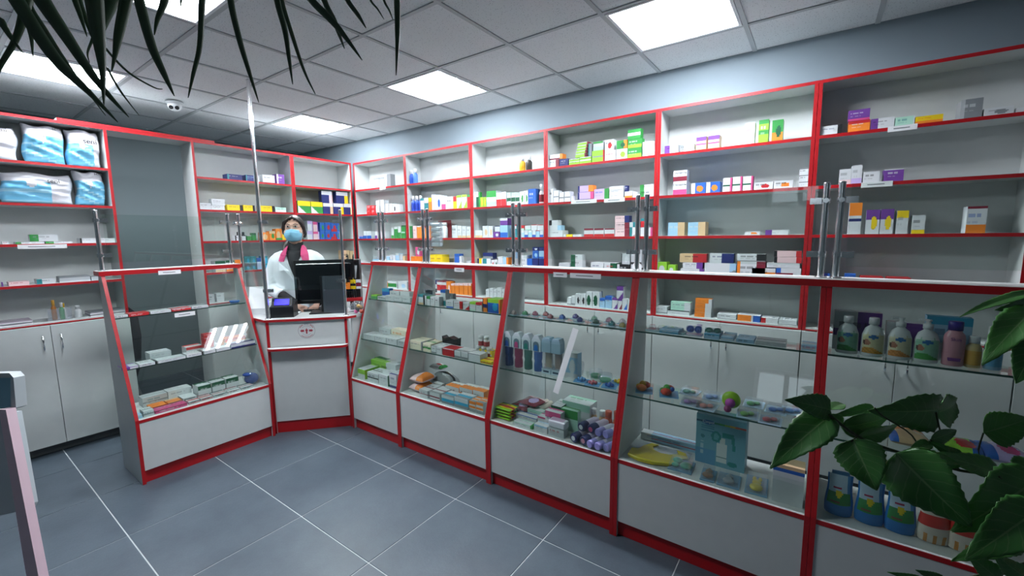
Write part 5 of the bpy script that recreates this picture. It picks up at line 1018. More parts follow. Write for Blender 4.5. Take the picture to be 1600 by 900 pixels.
BOXES2 = '''
-2.947|2.15|1.0345|0|0.074|0.05|0.0305|g Tl4|green box with lime top band, first front row, upper glass shelf, narrow right-hand counter|C1|-
-2.865|2.15|1.0345|0|0.096|0.06|0.0245|w Me2 Xk|white box with grey middle band, second front row, upper glass shelf, narrow right-hand counter|C1|-
-2.764|2.15|1.0345|0|0.096|0.06|0.0395|w Xe|white box with dark lettering, third front row, upper glass shelf, narrow right-hand counter|C1|-
-2.663|2.15|1.0345|0|0.092|0.06|0.0385|w Be1 Xk|white box with grey bottom band, fourth front row, upper glass shelf, narrow right-hand counter|C1|-
-2.566|2.15|1.0345|0|0.089|0.06|0.0385|w Be1 Xk|white box with grey bottom band, fifth front row, upper glass shelf, narrow right-hand counter|C1|-
-2.895|2.22|1.0345|0|0.089|0.04|0.0795|b Tc3|blue box with cyan top band, first back row, upper glass shelf, narrow right-hand counter|C1|-
-2.799|2.22|1.0345|0|0.117|0.04|0.0655|w Xe|white box with dark lettering, second back row, upper glass shelf, narrow right-hand counter|C1|-
-2.674|2.22|1.0345|0|0.112|0.04|0.0685|w Me1|white box with grey middle band, third back row, upper glass shelf, narrow right-hand counter|C1|-
-2.948|2.058|0.7195|0|0.14|0.1|0.0395|w Xe|white box with dark lettering, first front row, lower glass shelf, narrow right-hand counter|C1|t
-2.8|2.058|0.7195|0|0.133|0.1|0.0425|w Xk|white box with dark lettering, second front row, lower glass shelf, narrow right-hand counter|C1|t
-2.659|2.058|0.7195|0|0.119|0.1|0.0445|w Xe|white box with dark lettering, third front row, lower glass shelf, narrow right-hand counter|C1|t
-2.533|2.058|0.7195|0|0.093|0.1|0.0405|q Xk|light-grey box with dark lettering, fourth front row, lower glass shelf, narrow right-hand counter|C1|t
-2.893|2.168|0.7195|0|0.145|0.08|0.0775|w Xe|white box with dark lettering, first back row, lower glass shelf, narrow right-hand counter|C1|t
-2.74|2.168|0.7195|0|0.175|0.08|0.0825|i Xo|ivory box with dark lettering, second back row, lower glass shelf, narrow right-hand counter|C1|t
-2.93|1.975|0.4185|0|0.091|0.24|0.0775|l Bw5|lime box with white bottom band, first front row, counter floor, narrow right-hand counter|C1|t
-2.807|1.975|0.4185|0|0.134|0.12|0.0725|w Mk1 Xk|white box with black middle band, second front row, counter floor, narrow right-hand counter|C1|t
-2.665|1.975|0.4185|0|0.113|0.12|0.0815|w Xe Rd1|white box with dark-green right end, third front row, counter floor, narrow right-hand counter|C1|t
-2.543|1.975|0.4185|0|0.08|0.1|0.1055|w Xn Bn2|white box with navy bottom band, fourth front row, counter floor, narrow right-hand counter|C1|t
-3.032|2.165|0.4185|0|0.348|0.05|0.1135|g Rw4 Xk|green box with white right end, first back row, counter floor, narrow right-hand counter|C1|t
-2.946|2.115|0.4185|0|0.307|0.05|0.1145|l Rw4 Xk|lime box with white right end, second back row, counter floor, narrow right-hand counter|C1|t
-2.39|2.15|1.0345|0|0.054|0.05|0.0745|w Tt3 Bs2|white box with teal top band, first front row, upper glass shelf, second right-hand counter|C2|-
-2.332|2.15|1.0345|0|0.029|0.05|0.0675|k Rw5|black box with white right end, second front row, upper glass shelf, second right-hand counter|C2|-
-2.299|2.15|1.0345|0|0.035|0.05|0.0655|w Tg3|white box with green top band, third front row, upper glass shelf, second right-hand counter|C2|-
-2.259|2.15|1.0345|0|0.041|0.05|0.0665|w Xk|white box with dark lettering, fourth front row, upper glass shelf, second right-hand counter|C2|-
-2.214|2.15|1.0345|0|0.041|0.05|0.0675|w Xk|white box with dark lettering, fifth front row, upper glass shelf, second right-hand counter|C2|-
-2.197|2.19|1.0345|0|0.05|0.04|0.1155|w Tb2 Bt3|white box with blue top band, sixth front row, upper glass shelf, second right-hand counter|C2|-
-2.104|2.15|1.0345|0|0.067|0.05|0.0545|w Bb2 Xk|white box with blue bottom band, seventh front row, upper glass shelf, second right-hand counter|C2|-
-2.031|2.15|1.0345|0|0.077|0.05|0.0535|w Rr3 Xr|white box with red right end, eighth front row, upper glass shelf, second right-hand counter|C2|-
-1.945|2.15|1.0345|0|0.054|0.05|0.0525|w Dr Xg|white box with red slanted corner, ninth front row, upper glass shelf, second right-hand counter|C2|-
-1.884|2.15|1.0345|0|0.049|0.05|0.0575|w Tl3 Bf2|white box with lime top band, tenth front row, upper glass shelf, second right-hand counter|C2|-
-1.831|2.15|1.0345|0|0.051|0.05|0.0575|w Tr3 Xk|white box with red top band, eleventh front row, upper glass shelf, second right-hand counter|C2|-
-1.772|2.15|1.0345|0|0.036|0.05|0.0915|o Mn3 Lk2|orange box with navy middle band, twelfth front row, upper glass shelf, second right-hand counter|C2|-
-1.73|2.15|1.0345|0|0.099|0.09|0.0905|b Tl3 Oc Ro1|blue box with lime top band, thirteenth front row, upper glass shelf, second right-hand counter|C2|-
-2.447|2.21|1.0345|0|0.068|0.03|0.1025|w Xk|white box with dark lettering, first back row, upper glass shelf, second right-hand counter|C2|-
-2.371|2.21|1.0345|0|0.073|0.03|0.0975|w Tk3|white box with black top band, second back row, upper glass shelf, second right-hand counter|C2|-
-2.18|2.23|1.0345|0|0.069|0.03|0.0845|e Xw|grey box with dark lettering, third back row, upper glass shelf, second right-hand counter|C2|-
-2.397|2.058|0.7195|0|0.136|0.12|0.0615|i Xe Re1|ivory box with grey right end, first front row, lower glass shelf, second right-hand counter|C2|t
-2.256|2.058|0.7195|0|0.078|0.12|0.0585|i Xe Mg2|ivory box with green middle band, second front row, lower glass shelf, second right-hand counter|C2|t
-2.171|2.058|0.7195|0|0.047|0.12|0.0495|w Be2 Xk|white box with grey bottom band, third front row, lower glass shelf, second right-hand counter|C2|t
-2.121|2.058|0.7195|0|0.052|0.12|0.0505|w Xk|white box with dark lettering, fourth front row, lower glass shelf, second right-hand counter|C2|t
-2.062|2.058|0.7195|0|0.104|0.1|0.0515|r Tw1 Xm|red box with white top band, fifth front row, lower glass shelf, second right-hand counter|C2|t
-1.951|2.058|0.7195|0|0.054|0.1|0.0505|w Be3|white box with grey bottom band, sixth front row, lower glass shelf, second right-hand counter|C2|t
-1.891|2.058|0.7195|0|0.059|0.1|0.0515|w Be3|white box with grey bottom band, seventh front row, lower glass shelf, second right-hand counter|C2|t
-1.826|2.058|0.7195|0|0.097|0.08|0.0515|w Te1|white box with grey top band, eighth front row, lower glass shelf, second right-hand counter|C2|t
-1.724|2.058|0.7195|0|0.089|0.08|0.0205|y Mr2 Xg|yellow box with red middle band, ninth front row, lower glass shelf, second right-hand counter|C2|t
-2.375|2.188|0.7195|0|0.135|0.05|0.0465|g Ms3 Xr|green pack with beige middle band, first back row, lower glass shelf, second right-hand counter|C2|tf
-2.233|2.188|0.7195|0|0.103|0.05|0.0495|y Mm3 Xl|yellow pack with maroon middle band, second back row, lower glass shelf, second right-hand counter|C2|tf
-2.167|2.168|0.7195|0|0.125|0.05|0.0455|m Ro4 Xo|maroon pack with orange right end, third back row, lower glass shelf, second right-hand counter|C2|tf
-1.895|2.218|0.7195|0|0.124|0.03|0.0585|w Mr2 Xy|white box with red middle band, fourth back row, lower glass shelf, second right-hand counter|C2|t
-1.833|2.158|0.7195|0|0.12|0.06|0.0545|y Mw2 Xr|yellow box with white middle band, fifth back row, lower glass shelf, second right-hand counter|C2|t
-2.221|1.975|0.4185|0|0.102|0.13|0.0515|w Re2 Mm1 Xk|white box with grey right end, first front row, counter floor, second right-hand counter|C2|t
-2.116|1.975|0.4185|0|0.095|0.13|0.0545|w Mm1 Be2|white box with maroon middle band, second front row, counter floor, second right-hand counter|C2|t
-2.003|1.975|0.4185|0|0.112|0.09|0.0575|w Mc3 Tw3 Be3|white box with cyan middle band, third front row, counter floor, second right-hand counter|C2|t
-1.885|1.975|0.4185|0|0.117|0.09|0.0705|w Mc3 Tw3 Be3|white box with cyan middle band, fourth front row, counter floor, second right-hand counter|C2|t
-1.757|1.975|0.4185|0|0.053|0.09|0.0695|w Mo2 To3 Be3|white box with orange middle band, fifth front row, counter floor, second right-hand counter|C2|t
-1.7|1.975|0.4185|0|0.058|0.09|0.0745|w Mo2 To3 Be3|white box with orange middle band, sixth front row, counter floor, second right-hand counter|C2|t
-2.296|2.125|0.4185|0|0.145|0.1|0.0515|w Mm1 Xr|white box with maroon middle band, first back row, counter floor, second right-hand counter|C2|t
-2.073|2.085|0.4185|0|0.127|0.09|0.0775|o Tw4 Xk|orange box with white top band, second back row, counter floor, second right-hand counter|C2|t
-1.94|2.085|0.4185|0|0.115|0.09|0.0895|o Tw4 Xk|orange box with white top band, third back row, counter floor, second right-hand counter|C2|t
-1.819|2.085|0.4185|0|0.093|0.09|0.0945|o Tw4 Xe|orange box with white top band, fourth back row, counter floor, second right-hand counter|C2|t
-1.412|1.975|0.4185|0|0.135|0.05|0.0195|w Tf2 Rg1 Xe|white box with mint top band, first front row, counter floor, bottle-pack counter|C3|t
-1.266|1.975|0.4185|0|0.087|0.05|0.0385|w Ta2 Xe|white box with sky-blue top band, second front row, counter floor, bottle-pack counter|C3|t
-1.172|1.975|0.4185|0|0.099|0.05|0.0465|q Tw3 Xr|light-grey box with white top band, third front row, counter floor, bottle-pack counter|C3|t
-1.442|2.045|0.4185|0|0.147|0.05|0.0345|w Tb2 Xg|white box with blue top band, first back row, counter floor, bottle-pack counter|C3|t
-1.397|2.105|0.4185|0|0.109|0.04|0.0565|w Tf4 Xe|white box with mint top band, second back row, counter floor, bottle-pack counter|C3|t
-1.285|2.045|0.4185|0|0.077|0.05|0.0565|w Tp2|white box with pink top band, third back row, counter floor, bottle-pack counter|C3|t
-1.225|2.105|0.4185|0|0.06|0.12|0.0705|w Be2|white box with grey bottom band, fourth back row, counter floor, bottle-pack counter|C3|t
-1.221|2.025|0.4185|0|0.1|0.05|0.1135|w Tp3 Xn|white box with pink top band, fifth back row, counter floor, bottle-pack counter|C3|t
-1.185|2.165|0.4185|0|0.177|0.1|0.1365|w Tf3 Xg|white box with mint top band, sixth back row, counter floor, bottle-pack counter|C3|t
-1.146|2.08|0.4185|0|0.104|0.04|0.1235|f Tg4|mint box with green top band, seventh back row, counter floor, bottle-pack counter|C3|t
-0.626|2.15|1.0345|0|0.092|0.1|0.0195|a Mc2 Xw|sky-blue box with cyan middle band, first front row, upper glass shelf, yellow bib counter|C4|t
-0.416|2.15|1.0345|0|0.066|0.1|0.0245|a Tc2 Xk|sky-blue box with cyan top band, second front row, upper glass shelf, yellow bib counter|C4|t
-0.343|2.15|1.0345|0|0.052|0.12|0.018|a Mw2|sky-blue box with white middle band, third front row, upper glass shelf, yellow bib counter|C4|t
-0.279|2.15|1.0345|0|0.071|0.1|0.018|a Xk|sky-blue box with dark lettering, fourth front row, upper glass shelf, yellow bib counter|C4|t
-0.202|2.15|1.0345|0|0.114|0.1|0.018|q Mk1 Xw|light-grey box with black middle band, fifth front row, upper glass shelf, yellow bib counter|C4|t
-0.032|2.15|1.0345|0|0.067|0.08|0.0235|a Mw3 Xp|sky-blue box with white middle band, sixth front row, upper glass shelf, yellow bib counter|C4|t
-0.727|2.215|0.4185|0|0.295|0.05|0.0395|a Mr1 Lw2 Xb|sky-blue box with red middle band, first back row, counter floor, yellow bib counter|C4|t
-3.63|0.704|1.0345|1|0.079|0.1|0.018|w Xk Be2|white box with grey bottom band, first front row, upper glass shelf, separate left counter|CL|t
-3.63|0.789|1.0345|1|0.103|0.1|0.018|r Xw|red box with dark lettering, second front row, upper glass shelf, separate left counter|CL|t
-3.63|0.899|1.0345|1|0.113|0.1|0.018|w Tm1 Xe|white box with maroon top band, third front row, upper glass shelf, separate left counter|CL|t
-3.63|1.018|1.0345|1|0.11|0.1|0.018|r Tw3 Xw|red box with white top band, fourth front row, upper glass shelf, separate left counter|CL|t
-3.63|1.135|1.0345|1|0.101|0.1|0.018|q Xk Tw2|light-grey box with white top band, fifth front row, upper glass shelf, separate left counter|CL|t
-3.505|0.695|0.7195|1|0.081|0.1|0.0155|w Lv5 Tv2|white box with violet left end, first front row, lower glass shelf, separate left counter|CL|t
-3.505|0.783|0.7195|1|0.089|0.1|0.0175|w Rk1 Xk|white box with black right end, second front row, lower glass shelf, separate left counter|CL|t
-3.505|0.879|0.7195|1|0.151|0.09|0.0165|w Xe Be1|white box with grey bottom band, third front row, lower glass shelf, separate left counter|CL|t
-3.505|1.038|0.7195|1|0.096|0.09|0.0205|w Rk1 Xe|white box with black right end, fourth front row, lower glass shelf, separate left counter|CL|t
-3.505|1.141|0.7195|1|0.069|0.09|0.0235|w Me1 Xe|white box with grey middle band, fifth front row, lower glass shelf, separate left counter|CL|t
-3.505|1.217|0.7195|1|0.089|0.09|0.0225|w Te1|white box with grey top band, sixth front row, lower glass shelf, separate left counter|CL|t
-3.505|1.314|0.7195|1|0.166|0.12|0.0325|w Bn4 Xb|white box with navy bottom band, seventh front row, lower glass shelf, separate left counter|CL|t
-3.605|0.864|0.7195|1|0.116|0.1|0.0535|q Xe|light-grey box with dark lettering, first back row, lower glass shelf, separate left counter|CL|t
-3.605|1.068|0.7195|1|0.099|0.09|0.0495|w Tr4 Xr|white box with red top band, second back row, lower glass shelf, separate left counter|CL|t
-3.605|1.181|0.7195|1|0.096|0.08|0.0345|w Mr1 Xr|white box with red middle band, third back row, lower glass shelf, separate left counter|CL|t
-3.605|1.316|0.7195|1|0.14|0.1|0.0605|o Tr3 Xw|orange box with red top band, fourth back row, lower glass shelf, separate left counter|CL|t
-3.405|0.721|0.4185|1|0.023|0.08|0.0235|a Tw3|sky-blue box with white top band, first front row, counter floor, separate left counter|CL|t
-3.405|0.751|0.4185|1|0.052|0.08|0.0375|w Me2 Xt|white box with grey middle band, second front row, counter floor, separate left counter|CL|t
-3.405|0.811|0.4185|1|0.17|0.09|0.018|p Tm2 Xw|pink box with maroon top band, third front row, counter floor, separate left counter|CL|t
-3.405|0.992|0.4185|1|0.064|0.09|0.018|w Tk2 Mr2 Xk|white box with black top band, fourth front row, counter floor, separate left counter|CL|t
-3.405|1.063|0.4185|1|0.07|0.09|0.018|w Tm2 Mr2 Xk|white box with maroon top band, fifth front row, counter floor, separate left counter|CL|t
-3.405|1.141|0.4185|1|0.081|0.09|0.018|q Tk2 Mr1 Xk|light-grey box with black top band, sixth front row, counter floor, separate left counter|CL|t
-3.405|1.23|0.4185|1|0.081|0.09|0.018|w Tm2 Mk1 Xk|white box with maroon top band, seventh front row, counter floor, separate left counter|CL|t
-3.405|1.319|0.4185|1|0.086|0.09|0.018|w Tk2 Mr1 Xn|white box with black top band, eighth front row, counter floor, separate left counter|CL|t
-3.605|0.798|0.4185|1|0.134|0.09|0.0645|q Xt Me1|light-grey box with grey middle band, first back row, counter floor, separate left counter|CL|t
-3.505|0.814|0.4185|1|0.085|0.09|0.0175|o Xr|orange box with dark lettering, second back row, counter floor, separate left counter|CL|t
-3.505|0.906|0.4185|1|0.076|0.09|0.018|o Ts3 Xr|orange box with beige top band, third back row, counter floor, separate left counter|CL|t
-3.605|0.937|0.4185|1|0.137|0.09|0.0665|w Xe|white box with dark lettering, fourth back row, counter floor, separate left counter|CL|t
-3.505|0.99|0.4185|1|0.079|0.1|0.0235|w|plain white box, fifth back row, counter floor, separate left counter|CL|t
-3.505|1.081|0.4185|1|0.08|0.1|0.0795|w Td4 Xw|white box with dark-green top band, sixth back row, counter floor, separate left counter|CL|t
-3.505|1.168|0.4185|1|0.083|0.1|0.0815|w Td4 Xw|white box with dark-green top band, seventh back row, counter floor, separate left counter|CL|t
-3.505|1.259|0.4185|1|0.083|0.1|0.0845|w Td4 Xw|white box with dark-green top band, eighth back row, counter floor, separate left counter|CL|t
'''
PALM = [(0,[[-1.503,.301,2.432],[-1.529,.178,2.149],[-1.49,.195,2.078],[-1.406,.234,1.936],[-1.338,.271,1.857],[-1.283,.3,1.792]],[.0077,.0128,.0142,.0114,.0057,.0007]),(0,[[-1.503,.301,2.432],[-1.562,.224,2.195],[-1.52,.24,2.106],[-1.459,.268,2.004],[-1.398,.297,1.904],[-1.33,.332,1.817]],[.009,.0149,.0164,.012,.0075,.0007]),(0,[[-1.503,.301,2.432],[-1.652,.224,2.213],[-1.612,.237,2.11],[-1.578,.252,2.049],[-1.518,.28,1.947],[-1.443,.316,1.836]],[.0028,.0047,.0047,.0047,.0031,.0006]),(0,[[-1.503,.301,2.432],[-1.29,.282,2.114],[-1.274,.283,2.047],[-1.261,.28,1.967],[-1.248,.277,1.887],[-1.242,.271,1.817]],[.0073,.0121,.0161,.0121,.0054,.0007]),(0,[[-1.503,.301,2.432],[-1.475,.39,2.229],[-1.49,.364,2.133],[-1.503,.347,2.078],[-1.517,.327,2.009]],[.0077,.0129,.0145,.0097,.0016]),(0,[[-1.503,.301,2.432],[-1.609,.319,2.227],[-1.596,.317,2.154],[-1.58,.321,2.105],[-1.563,.325,2.052]],[.003,.0049,.0066,.0049,.0007]),(0,[[-1.503,.301,2.432],[-1.627,.333,2.24],[-1.614,.33,2.165],[-1.597,.334,2.107],[-1.577,.339,2.05]],[.003,.005,.005,.005,.001]),(0,[[-1.503,.301,2.432],[-1.629,.162,2.1],[-1.589,.182,2.045],[-1.564,.193,2.003],[-1.54,.205,1.968]],[.0036,.006,.0075,.0045,.0006]),(0,[[-1.503,.301,2.432],[-1.539,.229,2.121],[-1.544,.217,2.065],[-1.557,.198,2.0],[-1.58,.173,1.944],[-1.588,.162,1.907]],[.0063,.0105,.009,.006,.0045,.0007]),(0,[[-1.503,.301,2.432],[-1.689,.252,2.163],[-1.686,.243,2.09],[-1.679,.242,2.049],[-1.674,.239,2.003]],[.0049,.0082,.0066,.0041,.0007]),(0,[[-1.503,.301,2.432],[-1.617,.359,2.122],[-1.621,.349,2.074],[-1.63,.336,2.033],[-1.624,.336,2.006]],[.0026,.0043,.0034,.0021,.0005]),(0,[[-1.503,.301,2.432],[-1.545,.34,2.063],[-1.522,.349,2.022],[-1.472,.376,1.961],[-1.416,.41,1.921],[-1.397,.423,1.916]],[.0015,.0025,.0026,.0025,.0016,.0005]),(0,[[-1.503,.301,2.432],[-1.536,.341,2.031],[-1.512,.348,1.965],[-1.482,.361,1.908],[-1.442,.381,1.85]],[.0015,.0025,.0026,.0021,.0005]),(0,[[-1.503,.301,2.432],[-1.422,.32,2.01],[-1.413,.315,1.934],[-1.408,.312,1.888],[-1.407,.307,1.849]],[.0014,.0023,.0024,.002,.0005]),(1,[[-1.31,.468,2.461],[-1.348,.374,2.177],[-1.351,.36,2.1],[-1.361,.34,2.014],[-1.365,.329,1.963],[-1.37,.32,1.923]],[.0081,.0135,.012,.009,.0045,.0006]),(1,[[-1.31,.468,2.461],[-1.24,.344,2.126],[-1.221,.345,2.044],[-1.194,.35,1.948],[-1.168,.359,1.886],[-1.147,.367,1.838]],[.005,.0083,.0096,.0083,.0055,.0006]),(1,[[-1.31,.468,2.461],[-1.337,.445,2.193],[-1.343,.43,2.115],[-1.354,.415,2.069],[-1.358,.406,2.03]],[.0047,.0078,.0078,.0047,.0008]),(1,[[-1.31,.468,2.461],[-1.21,.472,2.175],[-1.207,.46,2.086],[-1.205,.446,1.982],[-1.213,.43,1.916],[-1.22,.417,1.86]],[.0036,.006,.0067,.0052,.0037,.0006]),(1,[[-1.31,.468,2.461],[-1.373,.481,2.191],[-1.372,.475,2.142],[-1.373,.471,2.12]],[.002,.0033,.0025,.0005]),(2,[[-1.111,.692,2.512],[-1.223,.529,2.207],[-1.211,.524,2.113],[-1.189,.526,2.022],[-1.165,.531,1.944],[-1.139,.537,1.863]],[.0038,.0063,.0071,.0063,.0047,.0006]),(2,[[-1.111,.692,2.512],[-1.134,.593,2.205],[-1.118,.59,2.112],[-1.096,.593,2.034],[-1.085,.592,1.971],[-1.074,.59,1.906]],[.0038,.0063,.0071,.0063,.0047,.0006]),(2,[[-1.111,.692,2.512],[-1.177,.626,2.221],[-1.161,.625,2.139],[-1.136,.63,2.057],[-1.104,.639,1.959],[-1.076,.649,1.898]],[.003,.0049,.0049,.0049,.0033,.0007]),(2,[[-1.111,.692,2.512],[-1.042,.589,2.158],[-1.002,.606,2.088],[-.955,.632,2.032],[-.922,.648,1.986],[-.894,.662,1.942]],[.0045,.0075,.0082,.0075,.0045,.0006]),(2,[[-1.111,.692,2.512],[-1.093,.686,2.22],[-1.073,.688,2.138],[-1.048,.697,2.085],[-1.035,.701,2.048],[-1.022,.705,2.013]],[.0039,.0066,.0074,.0066,.0041,.0007]),(2,[[-1.111,.692,2.512],[-1.032,.7,2.19],[-1.008,.708,2.131],[-.98,.721,2.087],[-.962,.729,2.055]],[.0029,.0048,.0065,.0048,.0006]),(2,[[-1.111,.692,2.512],[-1.039,.788,2.232],[-1.021,.791,2.167],[-1.003,.8,2.14],[-.987,.807,2.112]],[.0015,.0026,.0028,.0021,.0005]),(2,[[-1.111,.692,2.512],[-1.008,.81,2.232],[-.99,.812,2.163],[-.977,.817,2.136],[-.967,.821,2.11]],[.0015,.0026,.0031,.0024,.0005]),(2,[[-1.111,.692,2.512],[-.839,.734,2.155],[-.836,.725,2.088],[-.831,.717,2.006],[-.827,.704,1.906]],[.0036,.006,.0075,.006,.0006])]
HIB = [([.04,1.039,1.176],[-.02,.952,1.213],.0244,.3),([.041,1.04,1.176],[.067,1.108,1.181],.0129,-.5),([.039,1.025,1.168],[-.043,.895,1.108],.0343,.2),([.063,1.052,1.151],[.038,1.013,1.175],.0103,.4),([.117,1.142,1.164],[.055,1.025,1.176],.0108,.1),([.061,1.037,1.146],[.166,1.172,1.137],.0241,.4),([.232,1.246,1.149],[.129,1.077,1.171],.0371,-.5),([.226,1.241,1.141],[.3,1.356,1.141],.0316,.5),([.079,1.035,1.126],[.116,1.0,1.049],.0414,.1),([.084,1.051,1.126],[.179,1.156,1.124],.0165,.7),([.142,1.029,1.119],[.239,.986,1.03],.0526,.2),([.158,1.064,1.111],[.25,1.1,1.082],.0257,.6),([.321,1.196,1.051],[.218,1.084,1.124],.0176,.8),([.208,1.15,1.114],[.269,1.22,1.123],.0129,.3),([.293,1.212,1.127],[.368,1.246,1.161],.0334,.3),([.343,1.119,1.091],[.234,.982,1.031],.0454,-.3),([.322,1.028,1.08],[.23,.905,1.033],.0356,-.2),([.304,1.028,1.004],[.213,.917,1.024],.0161,.5),([.187,.97,.922],[.141,.927,.944],.0067,0),([.216,.989,.919],[.18,.956,.946],.0101,.2),([.331,1.208,1.413],[.226,1.106,1.394],.0084,.8),([.33,1.205,1.394],[.285,1.159,1.383],.0143,-.4),([.33,1.179,1.39],[.247,1.06,1.318],.028,.3),([.328,1.146,1.337],[.295,1.075,1.278],.0273,-.2),([.358,1.204,1.093],[.324,1.15,1.064],.0196,.2),([.289,1.031,.931],[.244,.983,.986],.0177,.3),([.316,1.029,.952],[.271,.979,.998],.0172,-.3),([.204,1.134,1.113],[.168,1.082,1.106],.0114,.2),([.252,1.153,1.092],[.206,1.123,1.115],.0113,-.4)]
STEMS = [([[.468,1.279,.904],[.359,1.217,1.008],[.316,1.192,1.051],[.254,1.15,1.063],[.191,1.109,1.088],[.139,1.074,1.106],[.086,1.041,1.132],[.038,1.013,1.175]],.0028),([[.32,1.207,1.045],[.286,1.189,1.086],[.29,1.198,1.131]],.0015),([[.257,1.164,1.058],[.235,1.152,1.083],[.205,1.136,1.119]],.0015),([[.196,1.135,1.077],[.177,1.129,1.123],[.127,1.1,1.162],[.112,1.091,1.18]],.0015),([[.248,1.219,1.057],[.235,1.217,1.104],[.223,1.215,1.152]],.0016),([[.086,1.041,1.132],[.076,1.032,1.122],[.079,1.035,1.126]],.0013),([[.286,1.079,1.097],[.317,1.093,1.044],[.323,1.087,.977]],.0017),([[.434,1.238,1.124],[.365,1.214,1.291],[.337,1.211,1.398]],.0024),([[.446,1.213,1.064],[.356,1.184,1.297],[.337,1.176,1.332]],.0017),([[.423,1.157,.964],[.354,1.118,1.033],[.342,1.118,1.089]],.0018),([[.462,1.15,.901],[.412,1.126,.979],[.323,1.06,.958],[.217,.979,.925]],.0018)]
STAND = {'bar': [[-2.227,.12,.968],[-2.208,.134,.967],[-1.998,.141,.021],[-2.041,.11,.021]],'slab': [[-2.562,.078,.879],[-2.472,.144,.889],[-2.444,.164,.889],[-2.372,.163,.542],[-2.377,.157,.525],[-2.466,.09,.502],[-2.538,.037,.494]],'blue': [[-2.362,.1,1.06],[-2.278,.16,1.063],[-2.268,.151,.954],[-2.355,.088,.949]],'cap': [[-2.331,.1,1.08],[-2.252,.157,1.081],[-2.239,.164,1.065],[-2.225,.158,.962],[-2.239,.147,.955],[-2.248,.158,1.065],[-2.331,.098,1.064]]}
# ---------------------------------------------------------------- boxes inside the display counters
CGR = {'C1':'boxes in the narrow right-hand counter', 'C2':'boxes in the second right-hand counter', 'C3':'boxes in the bottle-pack counter', 'C4':'boxes in the yellow bib counter', 'CL':'boxes in the separate left counter'}
for q, ln in enumerate(BOXES2.strip().split('\n')):
    x, y, z, r, w_, d_, h_, pat, lab, g, fl = ln.split('|'); x, y, z, w_, d_, h_ = map(float, (x, y, z, w_, d_, h_))
    o = pbox('medicine_box' if 'f' not in fl else 'snack_pack', w_, d_, h_, pat, None, (x, y, z), PI/2 if r == '1' else 0, q % 9, top='t' in fl, film='f' in fl, inflate=1.0 if 'f' in fl else 0)
    tag(o, lab, 'medicine box' if 'f' not in fl else 'pack', CGR[g])
def pk(name, x, y, z, w_, d_, h_, pat, lab, cat='pack', grp=None, rot=0, inflate=0, top=True, film=True, tilt=None, sd=3):
    o = pbox(name, w_, d_, h_, pat, None, (x, y, z), rot, sd, top=top, film=film, inflate=inflate); tag(o, lab, cat, grp)
    if tilt: o.rotation_euler = tilt
    return o
Z1, Z2, Z3 = 1.0346, .7196, .4186
# second counter: black zipped bag, pill jars, soft packs
u = empty('gift_bag', 'crumpled black bag on lower shelf, second right-hand counter', 'bag', (-2.10, 2.19, Z2))
b = MB(); b.prism([(-.06,0),(.06,0),(.07,.095),(.05,.085),(.0,.1),(-.05,.085),(-.072,.1)], -.025, .025, 'y'); b.build('bag', mat('black_film', '17181b', .25), u, bevel=.004)
for k, (x, y, z, t) in enumerate(((-1.83,2.17,0,'bottom left'),(-1.785,2.17,0,'bottom middle'),(-1.74,2.17,0,'bottom right'),(-1.807,2.17,.075,'upper left'),(-1.762,2.17,.075,'upper right'))):
    bottle('pill_jar', x, y, Z2+z*1.0+(.0006 if z else 0), .0205, .074, C('jar_white', 'd9d9da'), PW, t+' white pill jar with red band, second right-hand counter', group='white pill jars', ncap=.28, neck=.8, label_c=C('brick_label', 'a8484a'))
for k, (x, y, z, r_, t) in enumerate(((-2.36,2.0,0,0,'bottom orange soap bag, second right-hand counter'),(-2.355,2.005,.062,.05,'upper orange soap bag, second right-hand counter'))):
    pk('soap_bag', x, y, Z3+z, .13, .15, .06, 'h Ro5 Tw2', t, grp='orange soap bags', inflate=1, rot=r_)
pk('tea_pouch', -2.30, 2.17, Z3+.0, .22, .09, .12, 'e Ow Mk2', 'grey foil pouch leaning behind the orange soap bags', inflate=1, rot=-.1)
pk('tea_pouch', -2.33, 2.18, Z3+.122, .12, .08, .04, 'w Mr2 Rg2', 'small white patterned pouch on top of the grey pouch', inflate=1)
# bottle-pack counter
COLS = ['c4a8a0','55b87a','c96a84','d0625f','b8585f','3f6fc4','6a5ab0','3b4fa0','9fd0b0','2c5f4a','c98ba0','1f7f86','d8c0c8','a58a2c']
PX = [(-1.535,2.169),(-1.47,2.198),(-1.405,2.215),(-1.34,2.235),(-1.275,2.178),(-1.21,2.206),(-1.15,2.262),(-1.086,2.188),(-1.03,2.262),(-.985,2.185),(-.94,2.262),(-.89,2.18),(-.86,2.262),(-.825,2.171)]
CWD = ['rose','green','pink','coral','red','blue','violet','navy','mint','dark green','dusty pink','teal','pale pink','olive']
for k, ((x, y), c) in enumerate(zip(PX, COLS)):
    u = empty('soother_pack', '%s soother in clear pack, %s from left, upper shelf, bottle-pack counter' % (CWD[k], (NUMS+['thirteenth','fourteenth'])[k]), 'soother pack', (x, y, Z1), (k*37 % 20-10)*.03, 'clear soother packs')
    b = MB(); b.prism([(-.026,-.024),(.026,-.024),(.026,.022),(-.026,.022)], 0, .003, 'z'); b.build('backing_card', C('pale_blue_card', '9fbccd', .5), u)
    b = MB(); b.ball((0,-.002,.004), .021, 12, 8, sc=(1,1,1.35)); b.build('blister', M_CLEARP, u)
    b = MB(); b.tube([(-.014,0,.010),(.014,0,.010)], .0125, 12); b.ball((0,0,.020), .009, 8, 6); b.build('soother', C('soother'+c, c), u)
